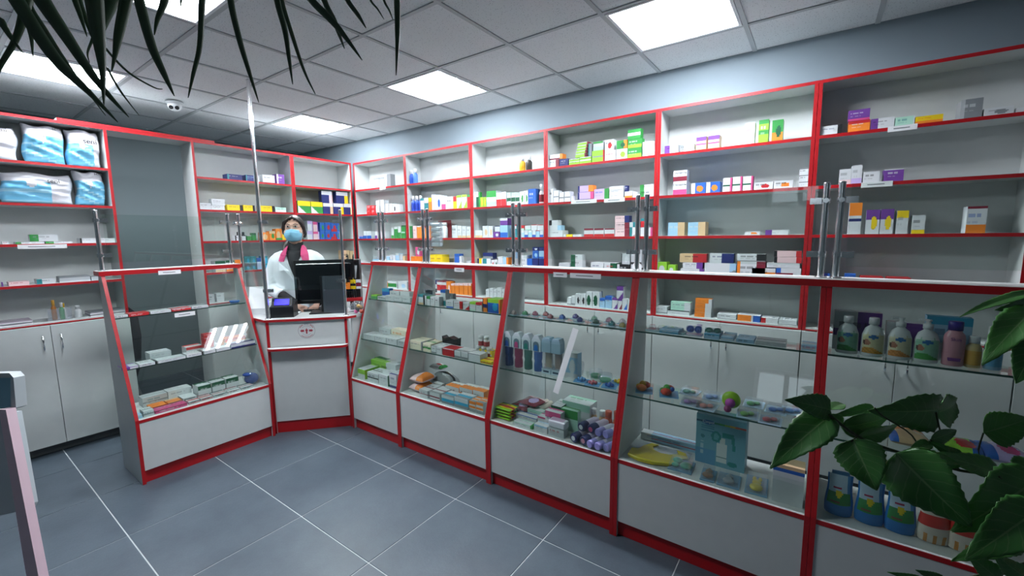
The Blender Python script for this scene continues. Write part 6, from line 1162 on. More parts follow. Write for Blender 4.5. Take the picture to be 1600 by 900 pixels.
for k, (x, c) in enumerate(((-1.575,'3b64b8'),(-1.503,'c94f86'),(-1.432,'2f8a80'),(-1.361,'2b78c8'))):
    nmx = ('blue','pink','teal','bright blue')[k]
    u = empty('bottle_pack', nmx+' feeding bottle pack with arched window, bottle-pack counter', 'bottle pack', (x, 2.10, Z2+.0), 0, 'feeding bottles in arched packs')
    b = MB(); b.prism([(0,.125),(.064,.125),(.064,.19),(.045,.22),(.02,.22),(0,.19)], 0, .05, 'y'); b.build('header_card', C('pack_white', 'd5dfe6', .4), u)
    b = MB(); b.prism([(.012,.128)]+[(.032+.02*math.cos(a), .165+.02*math.sin(a)) for a in [PI-PI*i/8 for i in range(9)]]+[(.052,.128)], -.0015, -.0003, 'y'); b.build('arched_window', C('window_grey', '6f8796', .3), u)
    b = MB(); b.prism([(.018,.129)]+[(.032+.012*math.cos(a), .152+.014*math.sin(a)) for a in [PI-PI*i/8 for i in range(9)]]+[(.046,.129)], -.0028, -.0016, 'y'); b.build('bottle_cap', C('cap'+c, c), u)
    b = MB(); b.lathe([(.024,0),(.026,.004),(.026,.045),(.022,.06),(.026,.075),(.026,.118),(.02,.1245)], 16, cx=.032, cy=.026); b.build('bottle', glass_mat('tint'+c, tuple(.35+.6*v for v in srgb(c)), 1.2, .1, .25, srgb(c)), u)
for k, x in enumerate((-1.29, -1.226)):
    u = empty('bottle_pack', ('left','right')[k]+' pale blue carton with clear middle, bottle-pack counter', 'bottle pack', (x, 2.10, Z2), 0, 'pale blue cartons with clear middles')
    b = MB(); b.box(0,.06,0,.055,.13,.19); b.prism([(0,.19),(.06,.19),(.05,.215),(.01,.215)], .0, .055, 'y'); b.build('carton_top', C('pale_blue_card', '9fbccd', .5), u)
    b = MB(); b.box(0,.06,0,.055,0,.03); b.build('carton_base', C('pale_blue_card2', 'b9d0dc', .5), u); b = MB(); b.box(.012,.048,-.001,.0,.01,.02); b.build('printed_mark', C('mark_navy','3a4f66'), u)
    b = MB(); b.box(.002,.058,.002,.053,.0305,.1295); b.build('clear_wall', M_CLEARP, u); b = MB(); b.box(.010,.05,.03,.045,.032,.125); b.build('insert', C(('insert_sand','insert_sand2')[k], ('a89c84','9a8272')[k], .5), u)
pk('soother_box', -1.15, 2.12, Z2, .085, .05, .145, 'a Ow Tw2 Bw2', 'pale blue box with round window behind the white strip, bottle-pack counter', 'box', top=False, film=False)
u = empty('paper_strip', 'long white paper strip taped slanting on the bottle-pack counter glass', 'paper strip', (0,0,0))
b = MB(); yy = lambda z: 1.94+.012-.0012+(z-.4195)*.294
b.add([(-1.098,yy(1.012),1.012),(-1.060,yy(1.005),1.005),(-1.132,yy(.648),.648),(-1.166,yy(.655),.655)]+[(-1.098,yy(1.012)-.001,1.012),(-1.060,yy(1.005)-.001,1.005),(-1.132,yy(.648)-.001,.648),(-1.166,yy(.655)-.001,.655)], [(3,2,1,0),(4,5,6,7),(0,1,5,4),(1,2,6,5),(2,3,7,6),(3,0,4,7)]); b.build('strip', M_PAPER, u)
for k, (x, y, r_, h_, c, t) in enumerate(((-1.10,2.20,.035,.06,None,'clear feeding cup on lower shelf, bottle-pack counter'),(-.99,2.20,.038,.035,'4fae7a','clear pot with green lid, left of two, bottle-pack counter'),(-.915,2.16,.04,.035,'4fae7a','clear pot with green base, right of two, bottle-pack counter'))):
    u = empty('feeding_pot', t, 'pot', (x, y, Z2), 0, 'clear feeding pots'); b = MB(); b.lathe([(r_*.8,0),(r_,h_*.6),(r_*1.02,h_),(r_*.92,h_+.012)], 18); b.build('pot', M_CLEARP, u)
    if c: b = MB(); b.lathe([(r_*.7,.003),(r_*.8,.018)], 16); b.build('green_insert', C('mint_green', c), u)
for x, y, c, l in ((-1.03,2.10,'5a9bd4','blue teether on card at front, bottle-pack counter'),(-.955,2.085,'c96a74','red teether on card at front, bottle-pack counter'),(-.865,2.10,'2b5fae','dark blue teether card by the right post, bottle-pack counter'),(-.845,2.18,'d8b42c','yellow toy on card at right end, bottle-pack counter')):
    u = empty('teether_card', l, 'teether', (x, y, Z2), .2, 'teethers on blue cards'); b = MB(); b.box(-.04,.04,-.03,.035,0,.003); b.build('card', C('sky_card', '5f9fd0', .4), u)
    b = MB(); [b.ball((.016*math.cos(a), .014*math.sin(a), .012), .010, 8, 6) for a in (0, 1.57, 3.14, 4.71)]; b.build('teether', C('tee'+c, c), u)
g3 = 'wipes packs in the bottle-pack counter'
for k in range(4): pk('wafer_pack', -1.574+.006*(k % 2), 1.985, Z3+.019*k, .125, .10, .018, 'y Mr2 Tg2 Bl2 Xm', ('bottom','second','third','top')[k]+' yellow green pack in front left pile, bottle-pack counter', grp='yellow green packs', inflate=.6, sd=k)
for k, (x, y, z) in enumerate(((-1.545,2.10,0),(-1.54,2.10,.03),(-1.48,2.12,.062))): pk('wipes_pack', x, y, Z3+z, .14, .13, .028, 'm Ou Th2', ('lowest','middle','topmost')[k]+' plum coloured wipes pack, bottle-pack counter', grp=g3, inflate=.8, rot=-.12, sd=k)
pk('wipes_pack', -1.47, 2.235, Z3, .12, .05, .085, 'y Tw3 Og', 'yellow white pack behind the plum packs, bottle-pack counter', inflate=.6)
for k, (x, y, z) in enumerate(((-1.36,2.15,.017),(-1.326,2.15,.017),(-1.343,2.15,.0505),(-1.38,2.16,.0505))):
    u = empty('cotton_roll', ('left bottom','right bottom','upper','rear upper')[k]+' rolled white cotton pack, bottle-pack counter', 'roll', (x, y, Z3+z), 0, 'rolled cotton packs'); b = MB(); b.tube([(0,0,0),(.02,.12,0)], .0165, 14, mi=0); b.build('wrapper', C('roll_print', 'c9c4b4', .3), u); b = MB(); b.tube([(-.0004,-.002,0),(0,0,0)], .0155, 14); b.build('roll_end', PW, u)
u = empty('soap_bar_stack', 'white soap bars with pink print stacked mid front, bottle-pack counter', 'soap', (-1.172, 1.973, Z3+.0475)); b = MB(); b.box(0,.105,0,.055,0,.042); b.build('wrapper', C('soap_white', 'cfd5dc', .35), u, bevel=.008); b = MB(); b.box(.01,.09,.006,.048,.0424,.043); b.build('printed_panel', C('soap_print','b79fb8'), u)
for k, (x, y, z, c1, c2, t) in enumerate(((-1.005,1.985,.026,'22285a','cfd3da','front left navy roll-on lying, bottle-pack counter'),(-.948,1.985,.026,'22285a','c98aa0','front right navy roll-on lying, bottle-pack counter'),(-.985,2.035,.074,'22285a','cfd3da','upper left navy roll-on, bottle-pack counter'),(-.930,2.04,.074,'22285a','c04f7a','upper right navy roll-on, bottle-pack counter'))):
    u = empty('roll_on', t, 'deodorant', (x, y, Z3+z), -.25, 'navy capped roll-ons'); b = MB(); b.tube([(0,-.02,0),(0,-.015,0),(0,.025,0)], [.022,.0255,.0255], 16); b.build('cap', C('rc'+c1, c1), u); b = MB(); b.tube([(0,.0255,0),(0,.10,0),(0,.12,0)], [.0245,.0235,.015], 16); b.build('body', C('roll_pearl', 'd0c6de', .3), u); b = MB(); b.tube([(0,-.0215,0),(0,-.020,0)], .013, 12); b.build('cap_print', C('cp'+c2, c2), u)
for k, (x, y, z) in enumerate(((-.905,1.975,.024),(-.862,1.975,.024),(-.818,1.985,.024),(-.884,2.03,.072),(-.84,2.03,.072))):
    u = empty('roll_on', NUMS[k]+' lilac capped roll-on from left by right post, bottle-pack counter', 'deodorant', (x, y, Z3+z), -.3, 'lilac capped roll-ons'); b = MB(); b.tube([(0,-.022,0),(0,-.017,0),(0,.025,0)], [.018,.0205,.0205], 16); b.build('cap', C('lilac_cap', '8f8ac8', .3), u); b = MB(); b.tube([(0,.0255,0),(0,.09,0),(0,.11,0)], [.0195,.019,.012], 16); b.build('body', C('lilac_white', 'd8d5e4', .3), u)
for k, (x, y, z) in enumerate(((-.90,2.18,.05),(-.85,2.18,.06))): bottle('cream_tube', x, y, Z3, .022, .13+.01*k, C('coral_plastic', 'd2694a'), C('coral_cap', 'c9573c'), ('left','right')[k]+' coral bottle by right post, bottle-pack counter', group='coral bottles', neck=.75)
for k in range(2): bottle('cream_tube', -1.0+.055*k, 2.20, Z3, .02, .115, C('tan_plastic', 'c7a67f'), PW, ('left','right')[k]+' tan bottle at back, bottle-pack counter', group='tan bottles', neck=.75)
pk('soap_box', -1.226, 2.10, Z3+.0715, .066, .12, .046, 'd Uw', 'green box with white top lying on another box, bottle-pack counter', 'box', film=False)
# yellow bib counter
u = empty('blister_tray', 'row of clear lidded blister packs at left, upper shelf, yellow bib counter', 'blister packs', (-.70, 2.16, Z1)); b = MB(); b.box(0,.19,0,.08,0,.006); b.build('card', C('pale_cyan_card', 'a5c8d4', .4), u)
for k in range(4): b = MB(); b.lathe([(.02,.0065),(.02,.02),(.014,.028)], 14, cx=.025+.046*k, cy=.04); b.build('dome', M_CLEARP, u)
for k, (x, c, n) in enumerate(((-.47,'3a5fc0','blue'),(-.385,'1f6f5a','dark green'))):
    u = empty('soother_twin', n+' twin soothers in clear pack, upper shelf, yellow bib counter', 'soother pack', (x, 2.20, Z1), .1, 'twin soother packs'); b = MB(); b.box(-.038,.038,-.03,.03,0,.003); b.build('backing_card', C('pale_blue_card', '9fbccd', .5), u)
    b = MB()
    for s in (-1, 1): b.tube([(s*.018,-.004,.028),(s*.018,.004,.028)], .018, 12); b.ball((s*.018,-.012,.028), .009, 8, 6)
    b.build('soother', C('tw'+c, c), u); b = MB(); b.box(-.035,.035,-.026,.026,.0035,.05); b.build('blister', M_CLEARP, u)
for k, (x, y, w_, c, t) in enumerate(((-.72,2.09,.085,'e6772e','orange and yellow duck toys in clear pack, lower shelf, yellow bib counter'),(-.60,2.10,.09,'d8452e','red and green fish teether, lower shelf, yellow bib counter'))):
    u = empty('bath_toy', t, 'toy', (x, y, Z2), .3); b = MB(); b.box(0,w_,0,.10,0,.004); b.build('card', C('sky_card', '5f9fd0', .4), u)
    b = MB(); b.ball((.03,.025,.022), .022, 12, 8, sc=(1.2,1,.8)); b.ball((.045,.07,.024), .024, 12, 8, sc=(1.2,.8,.8)); b.build('toy_body', C('toy'+c, c), u)
    b = MB(); b.ball((.035,.05,.034), .018, 10, 8); b.ball((.015,.05,.020), .014, 10, 8); b.build('toy_top', C('toy_y'+str(k), ('e8b82c','4fae3c')[k]), u); b = MB(); b.ball((.06,.045,.03), .012, 8, 6); b.build('toy_detail', C('toy_d'+str(k), ('e0452a','2a5fae')[k]), u)
u = empty('rattle', 'lime green and purple round rattle, lower shelf, yellow bib counter', 'toy', (-.285, 2.12, Z2)); b = MB(); b.ball((0,.02,.042), .040, 18, 12, sc=(1,.6,1)); b.build('ring', C('lime_toy', '93c425'), u); b = MB(); b.ball((0,-.008,.035), .022, 14, 10); b.build('center', C('purple_toy', 'a83ea0'), u); b = MB(); b.ball((-.006,-.03,.014), .016, 12, 8); b.build('handle_ball', C('plum_toy', '8a2f6a'), u)
g4 = 'blister cards on the lower shelf of the yellow bib counter'
for k, (x, y, c, n) in enumerate(((-.50,2.24,'6fae9a','pale teal'),(-.46,2.10,'8f6aa8','mauve'),(-.385,2.22,'7f9fd0','pale blue'),(-.39,2.09,'d8857a','salmon'),(-.21,2.24,'4fa05a','green'),(-.215,2.09,'6fae4a','light green'),(-.12,2.22,'3566b0','royal blue'),(-.13,2.08,'c0474f','red'),(-.05,2.24,'5f8fc8','dusty blue'))):
    u = empty('teether_card', n+' item on clear blister card, lower shelf, yellow bib counter', 'teether', (x-.035, y-.04, Z2), .08*(k % 3-1), g4); b = MB(); b.box(0,.085,0,.10,0,.003); b.build('card', C('mist_card', 'a9c4d6', .35), u)
    b = MB(); b.ball((.03,.035,.010), .018, 10, 6, sc=(1,1.2,.5)); b.ball((.056,.05,.010), .014, 10, 6, sc=(1,1.2,.5)); b.build('teether', C('te'+c, c), u); b = MB(); b.box(.006,.079,.008,.085,.0035,.024); b.build('blister', M_CLEARP, u)
u = empty('baby_bib', 'yellow plastic baby bib lying in its clear pack', 'bib', (-.745, 1.975, Z3), .0)
bo, bi = [], []
outl = [(.02,.06),(.03,.015),(.09,-.005),(.16,.0),(.225,.03),(.25,.07),(.255,.115),(.285,.15),(.265,.19),(.22,.20),(.235,.165),(.205,.135),(.16,.125),(.12,.14),(.105,.175),(.125,.205),(.09,.205),(.065,.16),(.05,.115),(.02,.10)]
b = MB(); b.prism(outl, .004, .010, 'z'); p = b.build('bib', mat('yellow_vinyl', 'c9b41e', .25), u)
b = MB(); b.tube([(.03,.02,.012),(.09,.002,.016),(.16,.006,.016),(.23,.04,.012)], .007, 8); b.build('bib_pocket', mat('yellow_vinyl2', 'd3c22a', .2), u)
b = MB(); b.box(0,.29,-.01,.22,.0,.0025); b.build('clear_sleeve', M_CLEARP, u)
# pump box
PBX = empty('pump_box', 'teal blue carton showing a breast pump, standing in yellow bib counter', 'carton', (-.431, 2.14, Z3), 0)
W, H = .215, .245; C1 = srgb('6fa9bb')
def pumpc(u_, v_):
    c = 'base'
    col = tuple(a*(1-.0*v_) for a in C1)
    if abs(v_-.86) < .022:
        if u_ < .14: return srgb('1d4f6a')
        if u_ > .38: return srgb(['2f7f5a','3f9a4a','8fb83a','d8a832','d8642e','b8442e'][min(5, int((u_-.38)/.62*6))])
    e = ((u_-.25)/.135)**2+((v_-.86)/.05)**2
    if e < 1: return srgb('3f74a8') if e > .55 else srgb('2a5f98')
    if .1 < u_ < .38 and .66 < v_ < .8 and int(v_*62) % 3 == 0: return srgb('3f7f98')
    if ((u_-.42)/.10)**2+((v_-.60)/.11)**2 < 1: return srgb('2f8a86') if ((u_-.42)/.055)**2+((v_-.60)/.07)**2 > 1 else srgb('5fa8b0')
    if .62 < v_ < .72 and .55 < u_ < .78: return srgb('2f8a86')
    if .38 < v_ < .66 and abs(u_-.76-.12*(.6-v_)) < .03: return srgb('2f8a86')
    if .10 < v_ < .48 and .44 < u_ < .64: return srgb('d5e0de') if not (.20 < v_ < .22) else srgb('6f8f90')
    if .46 < v_ < .60 and .5 < u_ < .6: return srgb('c9d6d2')
    if ((u_-.76)/.10)**2+((v_-.11)/.05)**2 < 1: return srgb('2f8a86')
    if ((u_-.14)/.04)**2+((v_-.56)/.04)**2 < 1 or (.11 < u_ < .17 and .2 < v_ < .46 and int(v_*30) % 4): return srgb('a9c9d2') if v_ < .5 else srgb('3f8088')
    if u_ < .42 and v_ < .3: return srgb('5f9cc0')
    return C1
b = MB(); n1, n2 = 48, 52; o_ = len(b.v)
b.v += [(W*i/n1, 0, H*j/n2) for j in range(n2+1) for i in range(n1+1)]
for j in range(n2):
    for i in range(n1): b.f.append([j*(n1+1)+i, j*(n1+1)+i+1, (j+1)*(n1+1)+i+1, (j+1)*(n1+1)+i]); b.m.append(0); b.sm.append(False); b.c.append(pumpc((i+.5)/n1, (j+.5)/n2))
b.add([(0,0,0),(W,0,0),(W,.09,0),(0,.09,0),(0,0,H),(W,0,H),(W,.09,H),(0,.09,H)], [(0,3,2,1),(4,5,6,7),(1,2,6,5),(2,3,7,6),(3,0,4,7)], 0, srgb('5a94a8')); b.build('carton', M_PRINT, PBX)
text('lettering', 'Canpol', .018, C('pale_ink', 'cfe0ea'), PBX, (W*.25, -.0006, H*.842), (PI/2, 0, 0))
for k, (x, y, w_, d_, c, n, t) in enumerate(((-.52,1.985,.105,.12,'1f9a78','3','three green cooling teethers on blue card, yellow bib counter'),(-.375,1.975,.06,.11,'8a5a2a','1','brown patterned soother on small card, yellow bib counter'),(-.305,1.975,.09,.12,'8f9498','1','grey patterned soother on blue card, yellow bib counter'),(-.195,1.98,.085,.16,'d8c22a','1','yellow rabbit teether on blue card, yellow bib counter'))):
    u = empty('teether_card', t, 'teether', (x, y, Z3), .05, 'large blister cards on the floor of yellow bib counter'); b = MB(); b.box(0,w_,0,d_,0,.004); b.build('card', C('steel_card', '6f9ab8', .4), u)
    b = MB()
    if n == '3': [b.ball(p_, r_, 12, 8, sc=(1,1,.45)) for p_, r_ in (((.03,.085,.013),.024),((.075,.05,.013),.028),((.028,.04,.012),.018))]
    elif k == 3: b.ball((.042,.04,.016), .026, 12, 8, sc=(1,1,.5)); b.ball((.042,.085,.014), .018, 12, 8, sc=(1,1.2,.5)); b.ball((.032,.125,.010), .008, 8, 6, sc=(1,2.4,.6)); b.ball((.054,.125,.010), .008, 8, 6, sc=(1,2.4,.6))
    else: b.ball((w_/2,.032,.016), .024, 12, 8, sc=(1,.8,.5)); b.ball((w_/2,.075,.012), .016, 12, 8, sc=(1,1.1,.5)); b.tube([(w_/2,.03,.012),(w_/2,.09,.012)], .008, 8)
    b.build('teether', C('tb'+c, c, .3), u); b = MB(); b.box(.005,w_-.005,.006,d_-.012,.0045,.03); b.build('blister', M_CLEARP, u)
pk('nursing_box', -.095, 1.985, Z3, .108, .075, .165, 'w Tb2 Ts1', 'white carton with blue lid photo at right, yellow bib counter', 'carton', top=False, film=False)
# baby wash counter
def wash(x, t, c1, c2, c3, hh=.145, pump=True, r=.036):
    u = empty('wash_bottle', t, 'wash bottle', (x, 2.195, Z1), 0, 'white baby wash bottles'); sy = .62
    b = MB(); b.lathe([(r*.9,0),(r,.004),(r*1.02,.03),(r*.98,.085),(r*.74,.112),(r*.36,.124),(r*.34,.128)], 24, sy=sy); b.build('body', PW, u)
    b = MB(); 
    if pump: b.lathe([(r*.42,.1285),(r*.42,.146),(r*.22,.147),(r*.18,.158)], 14, sy=1); b.tube([(0,0,.158),(.0,0,.163)], .010, 10); b.tube([(0,0,.161),(-.028,-.004,.162)], .0045, 8)
    else: b.lathe([(r*.46,.1285),(r*.46,.152),(r*.42,.155)], 14)
    b.build('pump' if pump else 'cap', PW, u)
    vs = []; n1, n2 = 20, 18; b = MB()
    for j in range(n2+1):
        z = .014+.084*j/n2; rr_ = r*1.02 if z < .085 else r*(.98-.24*(z-.085)/.027)
        for i in range(n1+1):
            a = -PI/2+(-1.05+2.1*i/n1); vs.append(((rr_+.0006)*math.cos(a), (rr_+.0006)*sy*math.sin(a)-.0003, z))
    def lc(u_, v_):
        if (u_-.5)**2/.045+(v_-.78)**2/.008 < 1: return srgb('2f6fae')
        if v_ > .9 and .25 < u_ < .75: return srgb('6f7f80') if int(v_*40) % 2 else srgb('dfe2e2')
        if v_ > .88 and (u_ < .2 or u_ > .8): return srgb('dfe2e2')
        if (u_-.22)**2/.03+(v_-.52)**2/.02 < 1: return srgb('b57a62') if u_ > .15 else srgb('4f3026')
        if v_ < .3 and (v_ < .2+.12*math.sin(u_*5)): return srgb(c3) if (int(u_*14)+int(v_*16)) % 3 else srgb(c2)
        return srgb(c1) if u_ > .4 else tuple(min(1, q*1.2) for q in srgb(c1))
    o_ = len(b.v); b.v += vs
    for j in range(n2):
        for i in range(n1): b.f.append([j*(n1+1)+i, j*(n1+1)+i+1, (j+1)*(n1+1)+i+1, (j+1)*(n1+1)+i]); b.m.append(0); b.sm.append(True); b.c.append(lc((i+.5)/n1, (j+.5)/n2))
    b.build('front_label', M_PRINT, u)
wash(.121, 'first wash bottle from left, green label, right-hand counter', '7fb59a', '2f7a3f', '3f8f45', pump=False)
wash(.201, 'second wash bottle from left, cream label, flat cap', 'cfc9a0', 'b8862a', 'd89a3a', pump=False)
wash(.281, 'third wash bottle from left, cream label, pump top', 'cfc9a8', 'c07a3a', 'd8904a')
wash(.357, 'fourth wash bottle from left, green label, pump top', '8fc0a5', '3f9a45', '4fa04a')
bottle('lotion_bottle', .430, 2.195, Z1, .030, .165, C('pink_plastic', 'd79aa8', .3), C('violet_cap', '3a2f8a', .35), 'pink lotion bottle with violet cap, upper shelf, right-hand counter', ncap=.2, sy=.7, neck=.62)
text('lettering', 'Skin', .016, C('violet_ink', '7a3f8a'), None, (.430, 2.195-.0225, Z1+.105), (PI/2, 0, 0)) if 0 else None
LB = [o for o in COL.objects if o.name.startswith('lotion_bottle')][0]
text('lettering', 'Skin', .017, C('violet_ink', '7a3f8a'), LB, (0, -.0222, .095), (PI/2, 0, 0))
b = MB(); b.prism([(-.016,.02),(.016,.02),(.018,.032),(-.018,.032)], -.0225, -.0212, 'y'); b.build('printed_band', C('violet_ink', '7a3f8a'), LB)
bottle('lotion_bottle', .483, 2.20, Z1, .022, .115, C('cream_label2', 'd8c088'), PW, 'small cream bottle with white cap, upper shelf, right-hand counter', ncap=.22, sy=.8, neck=.6, label_c=C('amber_label', 'd0a04a'))
bottle('lotion_bottle', .533, 2.205, Z1, .024, .155, C('sky_bottle', '8fbcd8'), PW, 'pale blue bottle with white cap behind the leaves', ncap=.3, sy=.8, neck=.7, label_c=C('sky_label', '5f9fc4'))
pk('ointment_box', .615, 2.20, Z1, .10, .05, .20, 'a Tw4 Oe', 'pale blue carton at right end of upper shelf behind leaves', 'carton', top=False, film=False)
for k, (x, w_, h_, p_, t) in enumerate(((.075,.155,.165,'w Rv5 Xk Mv2','white and purple carton behind the first wash bottles'),(.245,.11,.135,'w Rv5 Xr','lower white and purple carton behind third wash bottle'),(.36,.125,.17,'a Tc2 Bw4 Xn','blue and white carton behind the pink lotion bottle'))):
    pk('cream_carton', x, 2.25, Z1, w_, .04, h_, p_, t, 'carton', 'cartons behind the wash bottles', top=False, film=False, sd=k)
for k, (x, y, r_, p_, t) in enumerate(((.27,2.08,.1,'s To4 Lb2','orange and cream flat pack, lower shelf, right-hand counter'),(.40,2.09,-.1,'l Rb3 Or','green and blue flat pack, lower shelf, right-hand counter'),(.52,2.10,.05,'u Lb3 Op','lilac and blue flat pack, lower shelf, right-hand counter'),(.64,2.11,-.05,'u Op Tb2','lilac flat pack at right end, lower shelf, right-hand counter'))):
    pk('puree_pack', x, y, Z2, .12, .14, .05, p_, t, 'pack', 'flat packs on the lower shelf', rot=r_, inflate=.9, sd=k)
def refill(x, y, t, blue):
    u = empty('refill_pack', t, 'refill pack', (x, y, Z3), .1, 'refill packs on the counter floor'); b = MB(); n1, n2 = 18, 24; W_, H_ = .088, .16; vs = []
    for s in (1, -1):
        for j in range(n2+1):
            for i in range(n1+1):
                U, V = i/n1, j/n2; q = (4*U*(1-U))**.4*(1-V**3*.85)*(.75+.25*math.sin(PI*min(1, V*1.4))); vs.append((W_*(U-.5)*(1-.12*V*V+.05*math.sin(V*7)), -s*.026*q+.001*math.sin(V*30+U*6), H_*V+.006*math.cos(PI*(U-.5))*(0 if V > .9 else -(1-V))+.006))
    for s in (0, 1):
        o_ = s*(n1+1)*(n2+1)
        for j in range(n2):
            for i in range(n1):
                U, V = (i+.5)/n1, (j+.5)/n2
                if blue: c = srgb('2f78c0') if V < .28 or U > .9 or U < .06 else srgb('3f8a4a') if V < .58 else srgb('b9cfe0') if U < .8 else srgb('4f8fc8')
                else: c = srgb('d8cdc0') if V > .62 or .22 < V < .36 else srgb('cf4038') if V > .36 else (srgb('c88a4a') if int(U*7) % 2 else srgb('d8cdc0'))
                if blue and (U-.45)**2/.02+(V-.55)**2/.006 < 1: c = srgb('e0c62a')
                if blue and .2 < U < .55 and .68 < V < .72: c = srgb('a83a5a')
                if blue and .15 < U < .5 and .32 < V < .36: c = srgb('7a5a4a')
                f = [o_+j*(n1+1)+i, o_+j*(n1+1)+i+1, o_+(j+1)*(n1+1)+i+1, o_+(j+1)*(n1+1)+i]
                b.f.append(f if s == 0 else f[::-1]); b.m.append(0); b.sm.append(True); b.c.append(c)
    b.v += vs; b.build('pouch', M_FILM, u); b = MB(); b.box(-.028,.028,-.003,.003,H_+.004,H_+.018); b.build('sealed_edge', C('seal_blue' if blue else 'seal_pale', '3a6f9a' if blue else 'cfc9c0', .3), u)
for k, x in enumerate((.128, .222, .310)): refill(x, 2.03, ('left','middle','right')[k]+' of three blue and green refill packs behind the leaves', True)
for k, x in enumerate((.400, .480)): refill(x, 2.03, ('left','right')[k]+' of two red and cream refill packs behind the leaves', False)
# left counter extras
u = empty('blue_bag_pack', 'crumpled dark blue pack with clear film at right end, left counter', 'pack', (-3.50, 1.43, Z3)); b = MB(); b.ball((0,0,.045), .045, 14, 10, sc=(1,1.1,.95)); b.ball((.01,-.03,.085), .028, 10, 8, sc=(1.3,1.2,.5)); q_ = b.build('pack', mat('cobalt_film', '1f45a0', .25), u)
b = MB(); b.ball((0,0,.06), .058, 12, 8, sc=(1,1.05,1)); b.build('clear_film', M_CLEARP, u)
for k in range(4): pk('red_box', -3.560, 1.163+.002*(k % 2), Z2+.032+.0255*k, .065, .05, .0245, 'r Rw1 Xw', ('bottom','second','third','top')[k]+' red box of the tall red stack, left counter', 'medicine box', 'red boxes stacked in the left counter', rot=PI/2, film=False, sd=k)
u = empty('soap_dish', 'blue round dish on the upper shelf, right end of left counter', 'dish', (-3.70, 1.44, Z1)); b = MB(); b.lathe([(.028,0),(.036,.012),(.034,.018)], 18); b.build('dish', C('cobalt_dish', '2f6fc0'), u)
# dome camera on the ceiling
u = empty('dome_camera', 'white twin lens dome camera on the ceiling', 'security camera', (-4.47, 1.425, CEIL-.001))
b = MB(); b.lathe([(.062,0),(.062,-.012),(.055,-.018)], 24); b.build('base', PW, u); b = MB(); b.ball((0,0,-.032), .05, 20, 12, sc=(1,1,.85)); b.build('dome', PW, u)
dv = Vector((.78,-.36,-.5)).normalized(); sdv = dv.cross(Vector((0,0,1))).normalized()
for s in (-1, 1):
    c_ = Vector((0,0,-.032))+dv*.038+sdv*.02*s; b = MB(); b.tube([c_, c_+dv*.012], .0155, 14); b.build('lens', M_BLACK, u)
# pink and white stand at the left edge
u = empty('stand', 'pink and white folding stand with pale blue panel at left edge', 'stand')
def slab(name, pts, th, m, d=None):
    pts = [Vector(p) for p in pts]; nrm = (pts[1]-pts[0]).cross(pts[2]-pts[0]).normalized()*th
    if nrm.dot(pts[0]-Vector((0,0,CAMZ))) < 0: nrm = -nrm
    n_ = len(pts); b = MB(); b.add(pts+[p+nrm for p in pts], [list(range(n_)), list(range(n_, 2*n_))[::-1]]+[(i, n_+i, n_+(i+1) % n_, (i+1) % n_) for i in range(n_)]); b.build(name, m, u)
slab('pink_leg', STAND['bar'], .03, C('pale_pink_plastic', 'e8cbd6', .4)); slab('white_panel', STAND['slab'], .03, C('stand_white', 'b9c2c6', .4)); slab('blue_panel', STAND['blue'], .02, C('stand_blue', '86b4c8', .4)); slab('white_rim', STAND['cap'], .035, C('stand_white', 'b9c2c6', .4))
b = MB(); b.tube([(-2.02,-.10,.0125),(-2.02,.22,.0125)], .012, 10); b.build('foot', M_GRAPH, u)
b = MB(); b.tube([(-2.50,.05,.0),(-2.50,.05,.52)], .012, 10); b.build('rear_leg', C('pale_pink_plastic', 'e8cbd6', .4), u)
# ---------------------------------------------------------------- plants near the camera
m = mat('palm_leaf', '26402a', .45); nt = m.node_tree; bs = nt.nodes['Principled BSDF']; uvn = nt.nodes.new('ShaderNodeUVMap'); wv = nt.nodes.new('ShaderNodeTexWave'); wv.inputs['Scale'].default_value = 6; wv.bands_direction = 'X'
nt.links.new(uvn.outputs[0], wv.inputs['Vector']); cr = nt.nodes.new('ShaderNodeValToRGB'); cr.color_ramp.elements[0].color = (*srgb('1d3320'), 1); cr.color_ramp.elements[1].color = (*srgb('2f4a2f'), 1); nt.links.new(wv.outputs['Fac'], cr.inputs[0]); nt.links.new(cr.outputs[0], bs.inputs['Base Color'])
M_PALM = m
m = mat('hibiscus_leaf', '2c5a2c', .32); nt = m.node_tree; bs = nt.nodes['Principled BSDF']; uvn = nt.nodes.new('ShaderNodeUVMap'); sp = nt.nodes.new('ShaderNodeSeparateXYZ'); nt.links.new(uvn.outputs[0], sp.inputs[0])
def M2(op, a, c, **k):
    n = nt.nodes.new('ShaderNodeMath'); n.operation = op
    for i, v in enumerate((a, c)):
        if isinstance(v, (int, float)): n.inputs[i].default_value = v
        else: nt.links.new(v, n.inputs[i])
    return n.outputs[0]
ac = M2('ABSOLUTE', M2('SUBTRACT', sp.outputs[0], .5), 0); st = M2('SUBTRACT', sp.outputs[1], M2('MULTIPLY', ac, .55)); fr_ = M2('FRACT', M2('MULTIPLY', st, 7.0), 0); vein = M2('LESS_THAN', M2('ABSOLUTE', M2('SUBTRACT', fr_, .5), 0), .05); mid = M2('LESS_THAN', ac, .018); vv = M2('MAXIMUM', M2('MULTIPLY', vein, .45), mid)
mx = nt.nodes.new('ShaderNodeMix'); mx.data_type = 'RGBA'; mx.inputs[7].default_value = (*srgb('7fa06a'), 1)
nz = nt.nodes.new('ShaderNodeTexNoise'); nz.inputs['Scale'].default_value = 12; tc = nt.nodes.new('ShaderNodeTexCoord'); nt.links.new(tc.outputs['Object'], nz.inputs['Vector']); oi = nt.nodes.new('ShaderNodeObjectInfo')
